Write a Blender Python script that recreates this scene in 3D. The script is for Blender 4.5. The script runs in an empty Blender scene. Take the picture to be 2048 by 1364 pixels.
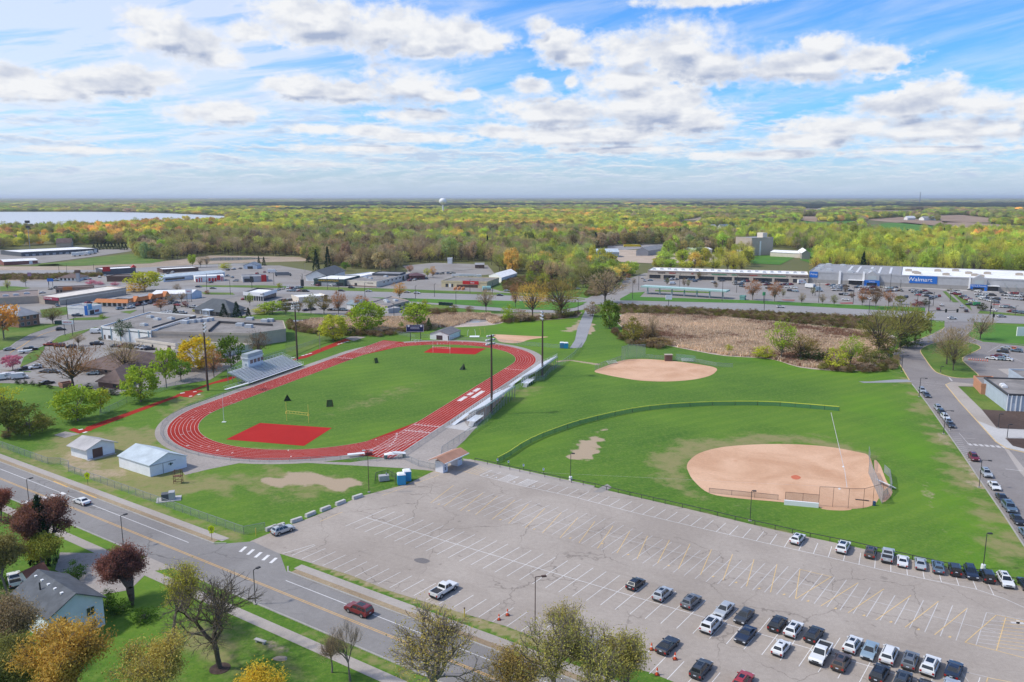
import bpy,bmesh,math,random
import numpy as np
from mathutils import Vector,Matrix,noise as mnoise
from mathutils.geometry import tessellate_polygon
random.seed(7);RNG=np.random.default_rng(11)
D=bpy.data;SC=bpy.context.scene;COL=SC.collection
R=math.radians
FPX,HC,VH=1587.0,67.4,394.0
PITCH=math.atan((682-VH)/FPX)
cam=D.objects.new('camera',D.cameras.new('camera'));COL.objects.link(cam);SC.camera=cam
cam.data.sensor_width=36;cam.data.lens=FPX/2048*36
cam.data.clip_start=1;cam.data.clip_end=120000
cam.location=(0,0,HC);cam.rotation_euler=(math.pi/2-PITCH,0,0)
SC.view_settings.view_transform='Standard';SC.view_settings.look='None'
SC.view_settings.gamma=1;SC.view_settings.exposure=0.42
SC.view_settings.use_curve_mapping=False
SC.cycles.max_bounces=6;SC.cycles.transparent_max_bounces=16
SC.cycles.diffuse_bounces=3;SC.cycles.glossy_bounces=2;SC.cycles.volume_bounces=0
SC.cycles.use_adaptive_sampling=True
SUN_EL,SUN_AZ=R(50),R(-94)
sv=Vector((math.sin(SUN_AZ)*math.cos(SUN_EL),math.cos(SUN_AZ)*math.cos(SUN_EL),math.sin(SUN_EL)))
sl=D.lights.new('sun','SUN');sl.energy=2.5;sl.angle=R(4.0);sl.color=(1,.95,.87)
so=D.objects.new('sun',sl);COL.objects.link(so);so.location=(0,0,300)
so.rotation_euler=sv.to_track_quat('Z','Y').to_euler()
class NT:
 def __init__(s,nt):s.nt=nt;s.N=nt.nodes;s.L=nt.links
 def n(s,t,ins=None,**kw):
  nd=s.N.new(t)
  for k,v in kw.items():setattr(nd,k,v)
  if ins:
   for k,v in ins.items():s.put(nd.inputs[k],v)
  return nd
 def put(s,sock,v):
  if hasattr(v,'is_output'):s.L.new(v,sock)
  elif hasattr(v,'outputs'):s.L.new(v.outputs[0],sock)
  else:
   if isinstance(v,(tuple,list))and sock.type=='RGBA' and len(v)==3:v=(*v,1)
   sock.default_value=v
 def m(s,op,a,b=0.0,c=None,clamp=False):
  nd=s.N.new('ShaderNodeMath');nd.operation=op;nd.use_clamp=clamp
  s.put(nd.inputs[0],a);s.put(nd.inputs[1],b)
  if c is not None:s.put(nd.inputs[2],c)
  return nd.outputs[0]
 def v(s,op,a,b=(0,0,0),out=0):
  nd=s.N.new('ShaderNodeVectorMath');nd.operation=op
  s.put(nd.inputs[0],a)
  if op=='SCALE':s.put(nd.inputs[3],b)
  elif op!='LENGTH':s.put(nd.inputs[1],b)
  return nd.outputs['Value']if op in('LENGTH','DOT_PRODUCT')else nd.outputs[0]
 def mix(s,f,a,b,blend='MIX'):
  nd=s.N.new('ShaderNodeMix');nd.data_type='RGBA';nd.blend_type=blend;nd.clamp_factor=True
  s.put(nd.inputs[0],f);s.put(nd.inputs[6],a);s.put(nd.inputs[7],b)
  return nd.outputs[2]
 def noise(s,vec,scale,detail=2,rough=.5,dist=0,color=False,dim='3D'):
  nd=s.n('ShaderNodeTexNoise',{'Scale':scale,'Detail':detail,'Roughness':rough,'Distortion':dist},noise_dimensions=dim)
  s.put(nd.inputs['Vector'],vec)
  return nd.outputs['Color' if color else 'Fac']
 def ss(s,x,lo,hi):
  nd=s.n('ShaderNodeMapRange',{'From Min':lo,'From Max':hi},interpolation_type='SMOOTHSTEP');s.put(nd.inputs[0],x)
  return nd.outputs[0]
 def ramp(s,x,lo,hi,a=0.,b=1.):
  nd=s.n('ShaderNodeMapRange',{'From Min':lo,'From Max':hi,'To Min':a,'To Max':b});s.put(nd.inputs[0],x)
  return nd.outputs[0]
def azel(u,v):
 a=(u-1024)/FPX;b=(v-682)/FPX
 x,y,z=a,math.cos(PITCH)-b*math.sin(PITCH),-math.sin(PITCH)-b*math.cos(PITCH)
 l=math.sqrt(x*x+y*y+z*z)
 return math.degrees(math.atan2(x,y)),math.degrees(math.asin(z/l))
CL=[(330,72,75,50),(400,88,62,42),(300,40,50,30),(440,118,50,22),(640,45,120,50),(760,60,130,48),(900,75,100,40),(970,85,52,28),(600,20,90,30),(830,95,60,22),(500,62,50,20),(620,178,80,27),(700,182,90,24),(810,172,90,40),(870,190,60,16),(938,187,24,14),(560,172,50,16),(435,226,95,24),(830,232,80,17),(640,258,60,10),(730,262,70,12),(850,275,110,12),(720,298,130,9),(1120,85,55,32),(1150,110,60,30),(1360,95,90,60),(1260,110,90,50),(1440,130,130,42),(1600,130,190,38),(1650,90,60,24),(1740,120,80,28),(1063,172,38,17),(1080,50,26,18),(1142,165,16,14),(1250,165,90,30),(1110,225,120,34),(1280,215,150,50),(1400,240,80,30),(1180,270,200,24),(1000,262,60,16),(1880,195,70,42),(1800,215,110,28),(1950,215,110,34),(1900,255,190,34),(1700,255,130,26),(1620,280,120,16),(2060,220,50,36),(60,180,150,28),(220,165,140,34),(30,150,70,22),(290,155,80,25),(1420,0,130,14),(150,300,120,7),(640,330,130,6),(1500,310,160,10),(1250,300,140,9),(1850,300,160,9)]
w=D.worlds.new('World');SC.world=w;w.use_nodes=True
W=NT(w.node_tree);W.N.clear()
tc=W.n('ShaderNodeTexCoord').outputs['Generated']
nrm=W.v('NORMALIZE',tc)
sx=W.n('ShaderNodeSeparateXYZ',{0:nrm})
az=W.m('MULTIPLY',W.m('ARCTAN2',sx.outputs[0],sx.outputs[1]),57.2958)
el=W.m('MULTIPLY',W.m('ARCSINE',sx.outputs[2]),57.2958)
P=W.n('ShaderNodeCombineXYZ',{0:az,1:el,2:0.0}).outputs[0]
sky=W.n('ShaderNodeTexSky',sky_type='NISHITA',sun_disc=False,sun_elevation=SUN_EL,sun_rotation=SUN_AZ,altitude=200,air_density=1.0,dust_density=.6,ozone_density=1.6)
skyc=W.mix(1.0,sky.outputs[0],W.mix(W.ss(el,0,7),(.74,.93,1.35),(.50,1.02,1.62)),'MULTIPLY')
def cloud_field(Pv):
 F=None
 for(u,v,ru,rv)in CL:
  a0,e0=azel(u,v);ra=abs(azel(u+ru,v)[0]-a0);re=abs(azel(u,v-rv)[1]-e0)
  q=W.v('MULTIPLY',W.v('SUBTRACT',Pv,(a0,e0,0)),(1/ra,1/re,0))
  l=W.v('LENGTH',q)
  F=l if F is None else W.n('ShaderNodeMath',{0:F,1:l,2:.35},operation='SMOOTH_MIN').outputs[0]
 return W.m('SUBTRACT',1.0,F)
Pn=W.n('ShaderNodeCombineXYZ',{0:az,1:W.m('MULTIPLY',W.m('LOGARITHM',W.m('ADD',1.0,W.m('DIVIDE',W.m('MAXIMUM',el,0),8.67)),2.71828),26.0),2:0.0}).outputs[0]
fb=W.noise(Pn,.45,8,.57)
fine=W.noise(Pn,1.5,5,.6)
nz=W.m('ADD',W.m('MULTIPLY',W.m('SUBTRACT',fb,.5),2.1),W.m('MULTIPLY',W.m('SUBTRACT',fine,.5),.85))
F0=W.m('ADD',cloud_field(P),.30)
Fn=W.m('ADD',F0,nz)
edge=W.noise(Pn,.22,2,.5)
alpha=W.ss(Fn,-.12,W.ramp(edge,.35,.65,.35,1.1))
fb2=W.noise(W.v('ADD',Pn,(-.35,.8,0)),.45,6,.56)
rel=W.m('SUBTRACT',fb,fb2)
puff=W.noise(W.v('ADD',Pn,(4,7,0)),1.1,4,.55)
thick=W.ss(Fn,.1,1.0)
under=W.ss(W.noise(W.v('MULTIPLY',Pn,(.5,1.0,1)),.42,3,.5,.1),.42,.64)
Fup=W.m('ADD',cloud_field(W.v('ADD',P,(-.35,.85,0))),.30)
below=W.ss(W.m('SUBTRACT',Fup,F0),-.12,.42)
grey=W.m('MULTIPLY',thick,W.m('ADD',W.m('ADD',W.m('MULTIPLY',under,.45),W.m('MULTIPLY',below,.78)),W.m('MULTIPLY',W.m('SUBTRACT',puff,.5),.5)))
grey=W.m('ADD',grey,W.m('MULTIPLY',rel,-1.3),clamp=True)
CW,CG=(7.4,7.5,7.7),(3.3,3.9,5.3)
ccol=W.mix(grey,CW,CG)
ci=W.noise(W.v('MULTIPLY',W.n('ShaderNodeVectorRotate',{'Vector':Pn,'Angle':R(-16)},rotation_type='Z_AXIS').outputs[0],(.10,.55,1)),1.0,6,.62,.4)
leftv=W.ss(az,6,-34)
veil=W.m('MULTIPLY',W.ss(ci,.36,.74),W.ramp(leftv,0,1,.45,1.25),clamp=True)
veil=W.m('ADD',veil,W.m('MULTIPLY',W.m('MULTIPLY',leftv,1.2),W.m('MULTIPLY',W.ss(el,1,9),W.ramp(ci,.35,.65,.45,1.1))),clamp=True)
sky2=W.mix(W.m('MULTIPLY',veil,.72),skyc,(7.0,7.3,8.0))
lowP=W.n('ShaderNodeCombineXYZ',{0:W.m('MULTIPLY',az,.30),1:W.m('MULTIPLY',el,1.5),2:3.0}).outputs[0]
low=W.noise(lowP,1.5,8,.66)
lowm=W.m('MULTIPLY',W.ss(low,.42,.62),W.m('MULTIPLY',W.ss(el,.1,1.6),W.ss(el,8.0,3.5)))
lowg=W.ss(W.noise(W.v('ADD',lowP,(0,.14,0)),1.5,6,.62),.46,.66)
lowc=W.mix(lowg,(7.0,7.3,7.7),(4.4,5.2,6.6))
sky3=W.mix(W.m('MULTIPLY',lowm,.8),sky2,lowc)
sky4=W.mix(W.m('MULTIPLY',alpha,W.ss(el,1.0,3.0)),sky3,ccol)
hz=W.mix(W.m('MULTIPLY',W.ss(el,2.6,-.5),.8),sky4,(4.3,5.4,6.9))
bg=W.n('ShaderNodeBackground',{0:hz,1:.092})
W.L.new(bg.outputs[0],W.n('ShaderNodeOutputWorld').inputs[0])
w.cycles.sampling_method='MANUAL';w.cycles.sample_map_resolution=256
w.name='sky'
def G(u,v,z=0.0):
 a=(u-1024)/FPX;b=(v-682)/FPX
 dd=math.sin(PITCH)+b*math.cos(PITCH);df=math.cos(PITCH)-b*math.sin(PITCH)
 t=(HC-z)/dd
 return Vector((t*a,t*df,z))
def GN(U,V):
 a=(U-1024)/FPX;b=(V-682)/FPX
 dd=math.sin(PITCH)+b*math.cos(PITCH);df=math.cos(PITCH)-b*math.sin(PITCH)
 return HC*a/dd,HC*df/dd
def PX(X,Y,Z=0.0):
 dz=Z-HC
 f=Y*math.cos(PITCH)-dz*math.sin(PITCH)
 up=Y*math.sin(PITCH)+dz*math.cos(PITCH)
 return 1024+FPX*X/f,682-FPX*up/f
def inpoly(U,V,poly):
 ins=np.zeros(np.shape(U),bool);n=len(poly)
 for i in range(n):
  x1,y1=poly[i];x2,y2=poly[(i+1)%n]
  if y1==y2:continue
  c=((y1>V)!=(y2>V))&(U<(x2-x1)*(V-y1)/(y2-y1)+x1)
  ins^=c
 return ins
class MB:
 def __init__(s):s.v=[];s.f=[];s.mi=[]
 def add(s,vs,fs,mi=0):
  o=len(s.v);s.v+=[tuple(p)for p in vs]
  s.f+=[tuple(i+o for i in f)for f in fs];s.mi+=[mi]*len(fs);return s
 def box(s,x0,x1,y0,y1,z0,z1,mi=0,M=None):
  vs=[Vector((x,y,z))for z in(z0,z1)for y in(y0,y1)for x in(x0,x1)]
  if M is not None:vs=[M@p for p in vs]
  return s.add(vs,[(0,2,3,1),(4,5,7,6),(0,1,5,4),(1,3,7,5),(3,2,6,7),(2,0,4,6)],mi)
 def bar(s,a,b,w,h,mi=0):
  a=Vector(a);b=Vector(b);d=b-a;L=d.length
  if L<1e-6:return s
  q=d.to_track_quat('X','Z').to_matrix().to_4x4();q.translation=a
  return s.box(0,L,-w/2,w/2,-h/2,h/2,mi,q)
 def tube(s,a,b,r0,r1=None,n=6,mi=0,cap=True):
  a=Vector(a);b=Vector(b);r1=r0 if r1 is None else r1
  d=b-a
  if d.length<1e-6:return s
  q=d.to_track_quat('Z','Y').to_matrix()
  vs=[]
  for c,r in((a,r0),(b,r1)):
   for i in range(n):
    t=2*math.pi*i/n;vs.append(c+q@Vector((r*math.cos(t),r*math.sin(t),0)))
  fs=[(i,(i+1)%n,n+(i+1)%n,n+i)for i in range(n)]
  if cap:fs+=[tuple(range(n-1,-1,-1)),tuple(range(n,2*n))]
  return s.add(vs,fs,mi)
 def poly(s,pts,mi=0):
  pts=[Vector(p)for p in pts]
  t=tessellate_polygon([pts])
  out=[]
  for a,b,c in t:
   nz=(pts[b]-pts[a]).cross(pts[c]-pts[a]).z
   out.append((a,b,c)if nz>=0 else(a,c,b))
  return s.add(pts,out,mi)
 def prism(s,pts,z0,z1,mi=0,top=None):
  n=len(pts);area=sum(pts[i][0]*pts[(i+1)%n][1]-pts[(i+1)%n][0]*pts[i][1]for i in range(n))
  if area<0:pts=pts[::-1]
  vs=[(p[0],p[1],z0)for p in pts]+[(p[0],p[1],z1)for p in pts]
  s.add(vs,[(i,(i+1)%n,n+(i+1)%n,n+i)for i in range(n)],mi)
  s.poly([(p[0],p[1],z1)for p in pts],mi if top is None else top)
  return s
 def strip(s,line,w,z=0,mi=0,closed=False):
  P2=[Vector((p[0],p[1],0))for p in line];n=len(P2);L=[];Rr=[]
  for i in range(n):
   if closed:d=(P2[(i+1)%n]-P2[i-1])
   else:d=P2[min(i+1,n-1)]-P2[max(i-1,0)]
   d.normalize();nn=Vector((-d.y,d.x,0))*w/2
   L.append(P2[i]+nn);Rr.append(P2[i]-nn)
  vs=[(p.x,p.y,z)for p in L]+[(p.x,p.y,z)for p in Rr]
  m=n if closed else n-1
  return s.add(vs,[(n+i,n+(i+1)%n,(i+1)%n,i)for i in range(m)],mi)
 def kerb(s,line,w,h,mi=0,closed=False,z0=0):
  P2=[Vector((p[0],p[1],0))for p in line];n=len(P2);L=[];Rr=[]
  for i in range(n):
   d=(P2[(i+1)%n]-P2[i-1])if closed else P2[min(i+1,n-1)]-P2[max(i-1,0)]
   d.normalize();nn=Vector((-d.y,d.x,0))*w/2
   L.append(P2[i]+nn);Rr.append(P2[i]-nn)
  vs=[(p.x,p.y,h)for p in L]+[(p.x,p.y,h)for p in Rr]+[(p.x,p.y,z0)for p in L]+[(p.x,p.y,z0)for p in Rr]
  m=n if closed else n-1;fs=[]
  for i in range(m):
   j=(i+1)%n;fs+=[(n+i,n+j,j,i),(i,j,2*n+j,2*n+i),(n+j,n+i,3*n+i,3*n+j)]
  return s.add(vs,fs,mi)
 def build(s,name,mats,parent=None,smooth=False,loc=None):
  me=D.meshes.new(name);me.from_pydata(s.v,[],s.f)
  if not isinstance(mats,(list,tuple)):mats=[mats]
  for m in mats:me.materials.append(m)
  if len(mats)>1:me.polygons.foreach_set('material_index',s.mi)
  if smooth:me.polygons.foreach_set('use_smooth',[True]*len(me.polygons))
  me.update()
  o=D.objects.new(name,me);COL.objects.link(o)
  if parent is not None:o.parent=parent
  if loc is not None:o.location=loc
  return o
def nmesh(name,V,F,mats,parent=None,smooth=False):
 me=D.meshes.new(name);V=np.asarray(V,np.float32);F=np.asarray(F,np.int32);k=F.shape[1]
 me.vertices.add(len(V));me.vertices.foreach_set('co',V.ravel())
 me.loops.add(F.size);me.loops.foreach_set('vertex_index',F.ravel())
 me.polygons.add(len(F));me.polygons.foreach_set('loop_start',np.arange(0,F.size,k,dtype=np.int32))
 me.update(calc_edges=True)
 for m in(mats if isinstance(mats,(list,tuple))else[mats]):me.materials.append(m)
 if smooth:me.polygons.foreach_set('use_smooth',[True]*len(F))
 o=D.objects.new(name,me);COL.objects.link(o)
 if parent is not None:o.parent=parent
 return o
def tag(o,label=None,cat=None,group=None,kind=None):
 if label:o['label']=label
 if cat:o['category']=cat
 if group:o['group']=group
 if kind:o['kind']=kind
 return o
def thing(name,label,cat,loc=(0,0,0),rz=0.0,group=None):
 o=D.objects.new(name,None);COL.objects.link(o);o.empty_display_size=.5
 o.location=loc;o.rotation_euler=(0,0,rz)
 return tag(o,label,cat,group)
def dup(root,loc,rz=0.0,label=None,group=None,scale=None):
 r=root.copy();COL.objects.link(r);r.location=loc;r.rotation_euler=(0,0,rz)
 if label:r['label']=label
 if group:r['group']=group
 if scale is not None:r.scale=scale if hasattr(scale,'__len__')else(scale,)*3
 for ch in root.children:
  c=ch.copy();COL.objects.link(c);c.parent=r
  for g in ch.children:
   d=g.copy();COL.objects.link(d);d.parent=c
 return r
def struct(o):o['kind']='structure';return o
def ordn(i):return['first','second','third','fourth','fifth','sixth','seventh','eighth','ninth','tenth','11th','12th','13th','14th','15th','16th','17th','18th','19th','20th'][i]if i<20 else '%d%s'%(i+1,{1:'st',2:'nd',3:'rd'}.get((i+1)%10 if(i+1)%100 not in(11,12,13)else 0,'th'))
_M={}
def mat(name,col,rough=.7,var=0.,vscale=3.,metal=0.,spec=.4,alpha=None,bump=0.,var2=0.,v2scale=.05,col2=None,coat=0.):
 if name in _M:return _M[name]
 m=D.materials.new(name);m.use_nodes=True;T=NT(m.node_tree);T.N.clear()
 b=T.n('ShaderNodeBsdfPrincipled',{'Roughness':rough,'Metallic':metal,'Specular IOR Level':spec,'Coat Weight':coat})
 c=col
 if var or var2 or col2:
  pos=T.n('ShaderNodeNewGeometry').outputs['Position']if(var2 or v2scale<1)else T.n('ShaderNodeTexCoord').outputs['Object']
  n1=T.noise(pos,vscale,3,.6)
  c=T.mix(1.0,(*col,1),T.n('ShaderNodeCombineColor',{0:T.ramp(n1,.3,.7,1-var,1+var),1:T.ramp(n1,.3,.7,1-var,1+var),2:T.ramp(n1,.3,.7,1-var,1+var)}).outputs[0],'MULTIPLY')
  if var2 or col2:
   n2=T.noise(pos,v2scale,4,.6)
   c=T.mix(T.ss(n2,.38,.66),c,T.mix(1.,c,(*(col2 or(1-var2,)*3),1),'MULTIPLY'))
 T.put(b.inputs['Base Color'],c)
 if bump:
  pos=T.n('ShaderNodeNewGeometry').outputs['Position']
  T.put(b.inputs['Normal'],T.n('ShaderNodeBump',{'Strength':bump,'Distance':.05,'Height':T.noise(pos,vscale,3)}).outputs[0])
 out=T.n('ShaderNodeOutputMaterial')
 if alpha is not None:
  mx=T.n('ShaderNodeMixShader',{0:alpha,1:T.n('ShaderNodeBsdfTransparent'),2:b});T.L.new(mx.outputs[0],out.inputs[0])
 else:T.L.new(b.outputs[0],out.inputs[0])
 _M[name]=m;return m
def newmat(name):
 m=D.materials.new(name);m.use_nodes=True;T=NT(m.node_tree);T.N.clear()
 b=T.n('ShaderNodeBsdfPrincipled',{'Roughness':.9,'Specular IOR Level':.2})
 T.L.new(b.outputs[0],T.n('ShaderNodeOutputMaterial').inputs[0]);_M[name]=m
 return m,T,b
def wpoly(px):return[G(u,v)for u,v in px]
def polydist(X,Y,P):
 d=np.full(X.shape,1e9);n=len(P);A=[(p[0],p[1])for p in P]
 for i in range(n):
  x1,y1=A[i];x2,y2=A[(i+1)%n];dx,dy=x2-x1,y2-y1
  t=np.clip(((X-x1)*dx+(Y-y1)*dy)/(dx*dx+dy*dy+1e-9),0,1)
  d=np.minimum(d,np.hypot(X-x1-t*dx,Y-y1-t*dy))
 return np.where(inpoly(X,Y,A),d,-d)
TC=Vector((-47.07,284.2,0));TTH=1.245;TL,TR,TW=93.4,33.64,8.6
TE=Vector((math.cos(TTH),math.sin(TTH),0));TN=Vector((-math.sin(TTH),math.cos(TTH),0))
def TT(s,t,z=0.0):p=TC+TE*s+TN*t;return Vector((p.x,p.y,z))
def oval(r,n=40,ext=0):
 pts=[]
 for i in range(n+1):
  a=-math.pi/2+math.pi*i/n;pts.append(TT(TL/2+r*math.cos(a),r*math.sin(a)))
 for i in range(n+1):
  a=math.pi/2+math.pi*i/n;pts.append(TT(-TL/2+r*math.cos(a),r*math.sin(a)))
 return pts
SO=G(512,1164);SD=(G(0,957)-SO)*-1;SD.z=0;SD.normalize();SN=Vector((-SD.y,SD.x,0))
def SS(s,t,z=0.0):p=SO+SD*s+SN*t;return Vector((p.x,p.y,z))
gx=np.concatenate([-np.geomspace(60000,320,34),np.arange(-300,301,1.0),np.geomspace(320,60000,34)])
gy=np.concatenate([[-3000,-800,-200,0,30],np.arange(60,521,1.0),np.geomspace(540,90000,44)])
X,Y=np.meshgrid(gx,gy);nx,ny=len(gx),len(gy)
wear=np.zeros(X.shape);dry=np.zeros(X.shape);lush=np.zeros(X.shape)
nzf=np.array([0.0])
def warp(X,Y,s,a,o=0):
 return a*(np.sin(X/s+1.3*np.sin(Y/s*.7+o))*np.cos(Y/s*1.1+.9*np.sin(X/s*.8+2*o))+.5*np.sin(X/s*2.7+Y/s*2.1+o*3))
def paint(arr,px,amt,soft,wob=2.0,ws=4.0):
 P=wpoly(px);xs=[p.x for p in P];ys=[p.y for p in P];m=soft+wob+4
 sel=(X>min(xs)-m)&(X<max(xs)+m)&(Y>min(ys)-m)&(Y<max(ys)+m)
 d=polydist(X[sel],Y[sel],P)+warp(X[sel],Y[sel],ws,wob,len(px))
 arr[sel]=np.maximum(arr[sel],amt*np.clip(.5+d/(2*soft),0,1))
paint(wear,[(1138,915),(1160,880),(1190,872),(1215,878),(1192,890),(1203,903),(1175,920),(1150,918)],1,1.0,1.2,2.2)
paint(wear,[(1188,863),(1213,855),(1218,860),(1195,866)],.8,.8,.6,2)
paint(wear,[(1300,915),(1322,902),(1330,905),(1308,918)],.6,.8)
paint(wear,[(530,960),(600,945),(680,950),(715,968),(690,985),(640,978),(560,973)],.85,2.0,2.5,3)
paint(dry,[(420,950),(540,935),(720,950),(740,990),(600,1000),(480,985)],.6,4,3)
paint(dry,[(60,920),(110,870),(230,860),(300,850),(330,880),(380,930),(480,960),(460,990),(330,1000),(180,975)],.75,4,3)
paint(wear,[(150,900),(230,935),(250,930),(240,955),(165,955),(100,925)],.6,2.5,2.5)
paint(wear,[(60,905),(110,880),(150,890),(135,915),(70,925)],.35,3,2)
paint(dry,[(310,850),(340,800),(430,770),(420,790),(350,840),(330,870)],.6,3,2)
paint(dry,[(640,825),(700,800),(780,775),(850,765),(840,785),(740,815),(660,832)],.45,5,3)
paint(dry,[(450,892),(560,895),(690,893),(640,903),(470,900)],.5,2,1)
paint(dry,[(1290,915),(1340,885),(1480,868),(1640,870),(1760,905),(1745,920),(1590,885),(1430,905),(1375,930),(1390,1000),(1340,980)],.75,4,2)
paint(dry,[(1785,745),(1815,750),(1900,870),(1960,950),(2048,1090),(2060,1180),(1990,1150),(1930,1040),(1880,930),(1830,830)],.7,5,4)
paint(wear,[(1860,850),(1890,860),(1950,950),(1930,950),(1880,890)],.5,2.5,2)
paint(wear,[(1935,930),(1955,950),(1975,1010),(1960,1010),(1940,960)],.6,2,2)
paint(wear,[(1838,965),(1852,960),(1868,1000),(1872,1030),(1862,1020)],.5,1.2,1)
paint(wear,[(1872,1040),(1890,1055),(1903,1080),(1890,1085)],.5,1.5,1.2)
paint(wear,[(1825,985),(1850,990),(1835,1000)],.35,2,1)
paint(dry,[(1000,780),(1080,768),(1100,775),(1060,800),(1020,815)],.5,4,2)
paint(dry,[(1075,725),(1140,720),(1130,740),(1090,735)],.4,3,2)
paint(wear,[(1160,640),(1165,652),(1150,665),(1125,662)],.7,2,1.5)
paint(wear,[(1173,645),(1187,648),(1190,660),(1180,668),(1168,665)],.95,1.2,1)
paint(wear,[(1110,722),(1140,719),(1200,728),(1198,731),(1140,722),(1110,725)],.8,.8,.3)
paint(wear,[(1490,965),(1520,1010),(1500,1022),(1440,1005)],.35,3,2)
paint(dry,[(960,940),(1000,935),(1190,978),(1430,1028),(1700,1092),(1900,1135),(1900,1150),(1620,1085),(1190,985)],.8,1.5,.5)
paint(dry,[(0,890),(160,960),(330,1020),(500,1078),(480,1082),(300,1022),(100,950),(0,905)],.8,2,1)
paint(wear,[(0,908),(160,968),(330,1032),(470,1083),(440,1085),(300,1035),(100,965),(0,925)],.45,1.5,1)
for(t0,t1,s0,s1,ww,dd)in((9.6,12.5,3,60,.45,.8),(-7.4,-5.0,20,50,.1,.5)):
 sel=(Y<260)&(X<60);s_=(X-SO.x)*SD.x+(Y-SO.y)*SD.y;t_=(X-SO.x)*SN.x+(Y-SO.y)*SN.y
 m=sel&(t_>t0)&(t_<t1)&(s_>s0)&(s_<s1)
 wear[m]=np.maximum(wear[m],ww);dry[m]=np.maximum(dry[m],dd)
paint(dry,[(300,1280),(420,1240),(520,1270),(560,1364),(480,1400),(380,1340)],.7,5,4)
paint(wear,[(540,1285),(590,1300),(600,1312),(560,1305)],.6,1,1)
paint(lush,[(1700,800),(1760,790),(1850,880),(1980,1100),(1960,1130),(1850,960)],1,6,3)
paint(lush,[(1480,690),(1780,745),(1770,760),(1450,720)],.7,5,3)
paint(lush,[(1000,640),(1160,650),(1140,700),(960,680)],.9,5,3)
me=D.meshes.new('ground')
V=np.stack([X.ravel(),Y.ravel(),np.zeros(X.size)],1)
ii=(np.arange(ny-1)[:,None]*nx+np.arange(nx-1)[None]).ravel()
F=np.stack([ii,ii+1,ii+nx+1,ii+nx],1)
ground_mat,T,b=newmat('grass_turf')
att=T.n('ShaderNodeVertexColor',layer_name='turf');sep=T.n('ShaderNodeSeparateColor',{0:att.outputs[0]})
pos=T.n('ShaderNodeNewGeometry').outputs['Position']
sxy=T.n('ShaderNodeSeparateXYZ',{0:pos})
n1=T.noise(pos,.9,4,.7);n2=T.noise(pos,.06,4,.6);n3=T.noise(pos,.018,3,.5);n4=T.noise(pos,5,2,.7)
rotp=T.n('ShaderNodeVectorRotate',{'Vector':pos,'Angle':R(-32)},rotation_type='Z_AXIS').outputs[0]
mow=T.noise(T.v('MULTIPLY',rotp,(.03,.75,0)),1,4,.65)
stripe=T.m('SINE',T.m('ADD',T.m('MULTIPLY',T.n('ShaderNodeSeparateXYZ',{0:rotp}).outputs[1],1.15),T.m('MULTIPLY',n2,5.0)))
g=T.mix(T.ss(n2,.3,.7),(.057,.140,.013),(.096,.190,.020))
g=T.mix(T.m('MULTIPLY',T.ss(mow,.4,.65),.55),g,(.095,.20,.016))
g=T.mix(T.m('MULTIPLY',T.ss(n1,.42,.66),.62),g,(.165,.235,.042))
g=T.mix(T.m('MULTIPLY',T.ss(T.noise(T.v('ADD',pos,(9,3,0)),1.7,5,.75),.44,.62),.6),g,(.045,.115,.014))
g=T.mix(T.m('MULTIPLY',T.ss(n3,.42,.66),.7),g,(.13,.235,.022))
g=T.mix(T.m('MULTIPLY',sep.outputs[2],T.ramp(n2,.2,.8,.2,.9)),g,(.11,.25,.010))
g=T.mix(T.m('MULTIPLY',T.ss(stripe,-.3,.8),T.ramp(n3,.3,.7,.05,.32)),g,T.mix(1.,g,(1.5,1.25,1.3),'MULTIPLY'))
dn=T.m('ADD',sep.outputs[1],T.m('MULTIPLY',T.m('SUBTRACT',T.noise(pos,.35,5,.7),.5),1.3))
g=T.mix(T.m('MULTIPLY',T.ss(dn,.25,.85),T.ss(sep.outputs[1],0,.25)),g,T.mix(n1,(.20,.21,.065),(.30,.25,.12)))
wn=T.m('ADD',sep.outputs[0],T.m('MULTIPLY',T.m('SUBTRACT',T.noise(pos,.5,6,.75),.5),1.2))
g=T.mix(T.m('MULTIPLY',T.ss(wn,.35,.75),T.ss(sep.outputs[0],0,.2)),g,T.mix(n4,(.34,.25,.165),(.46,.36,.25)))
far=T.ss(sxy.outputs[1],520,700)
nf=T.noise(pos,.0016,5,.6);nf2=T.noise(pos,.012,4,.65)
wood=T.mix(nf2,(.09,.105,.03),(.17,.16,.065))
wood=T.mix(T.ss(nf,.58,.66),wood,T.mix(T.ss(T.noise(pos,.0007,2),.45,.55),(.21,.155,.105),(.10,.16,.03)))
T.put(b.inputs['Base Color'],T.mix(far,g,wood))
T.put(b.inputs['Normal'],T.n('ShaderNodeBump',{'Strength':.5,'Distance':.12,'Height':n1}).outputs[0])
go=nmesh('ground',V,F,ground_mat);struct(go)
ca=go.data.color_attributes.new('turf','FLOAT_COLOR','POINT')
ca.data.foreach_set('color',np.stack([wear.ravel(),dry.ravel(),lush.ravel(),np.ones(X.size)],1).astype(np.float32).ravel())
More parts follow.
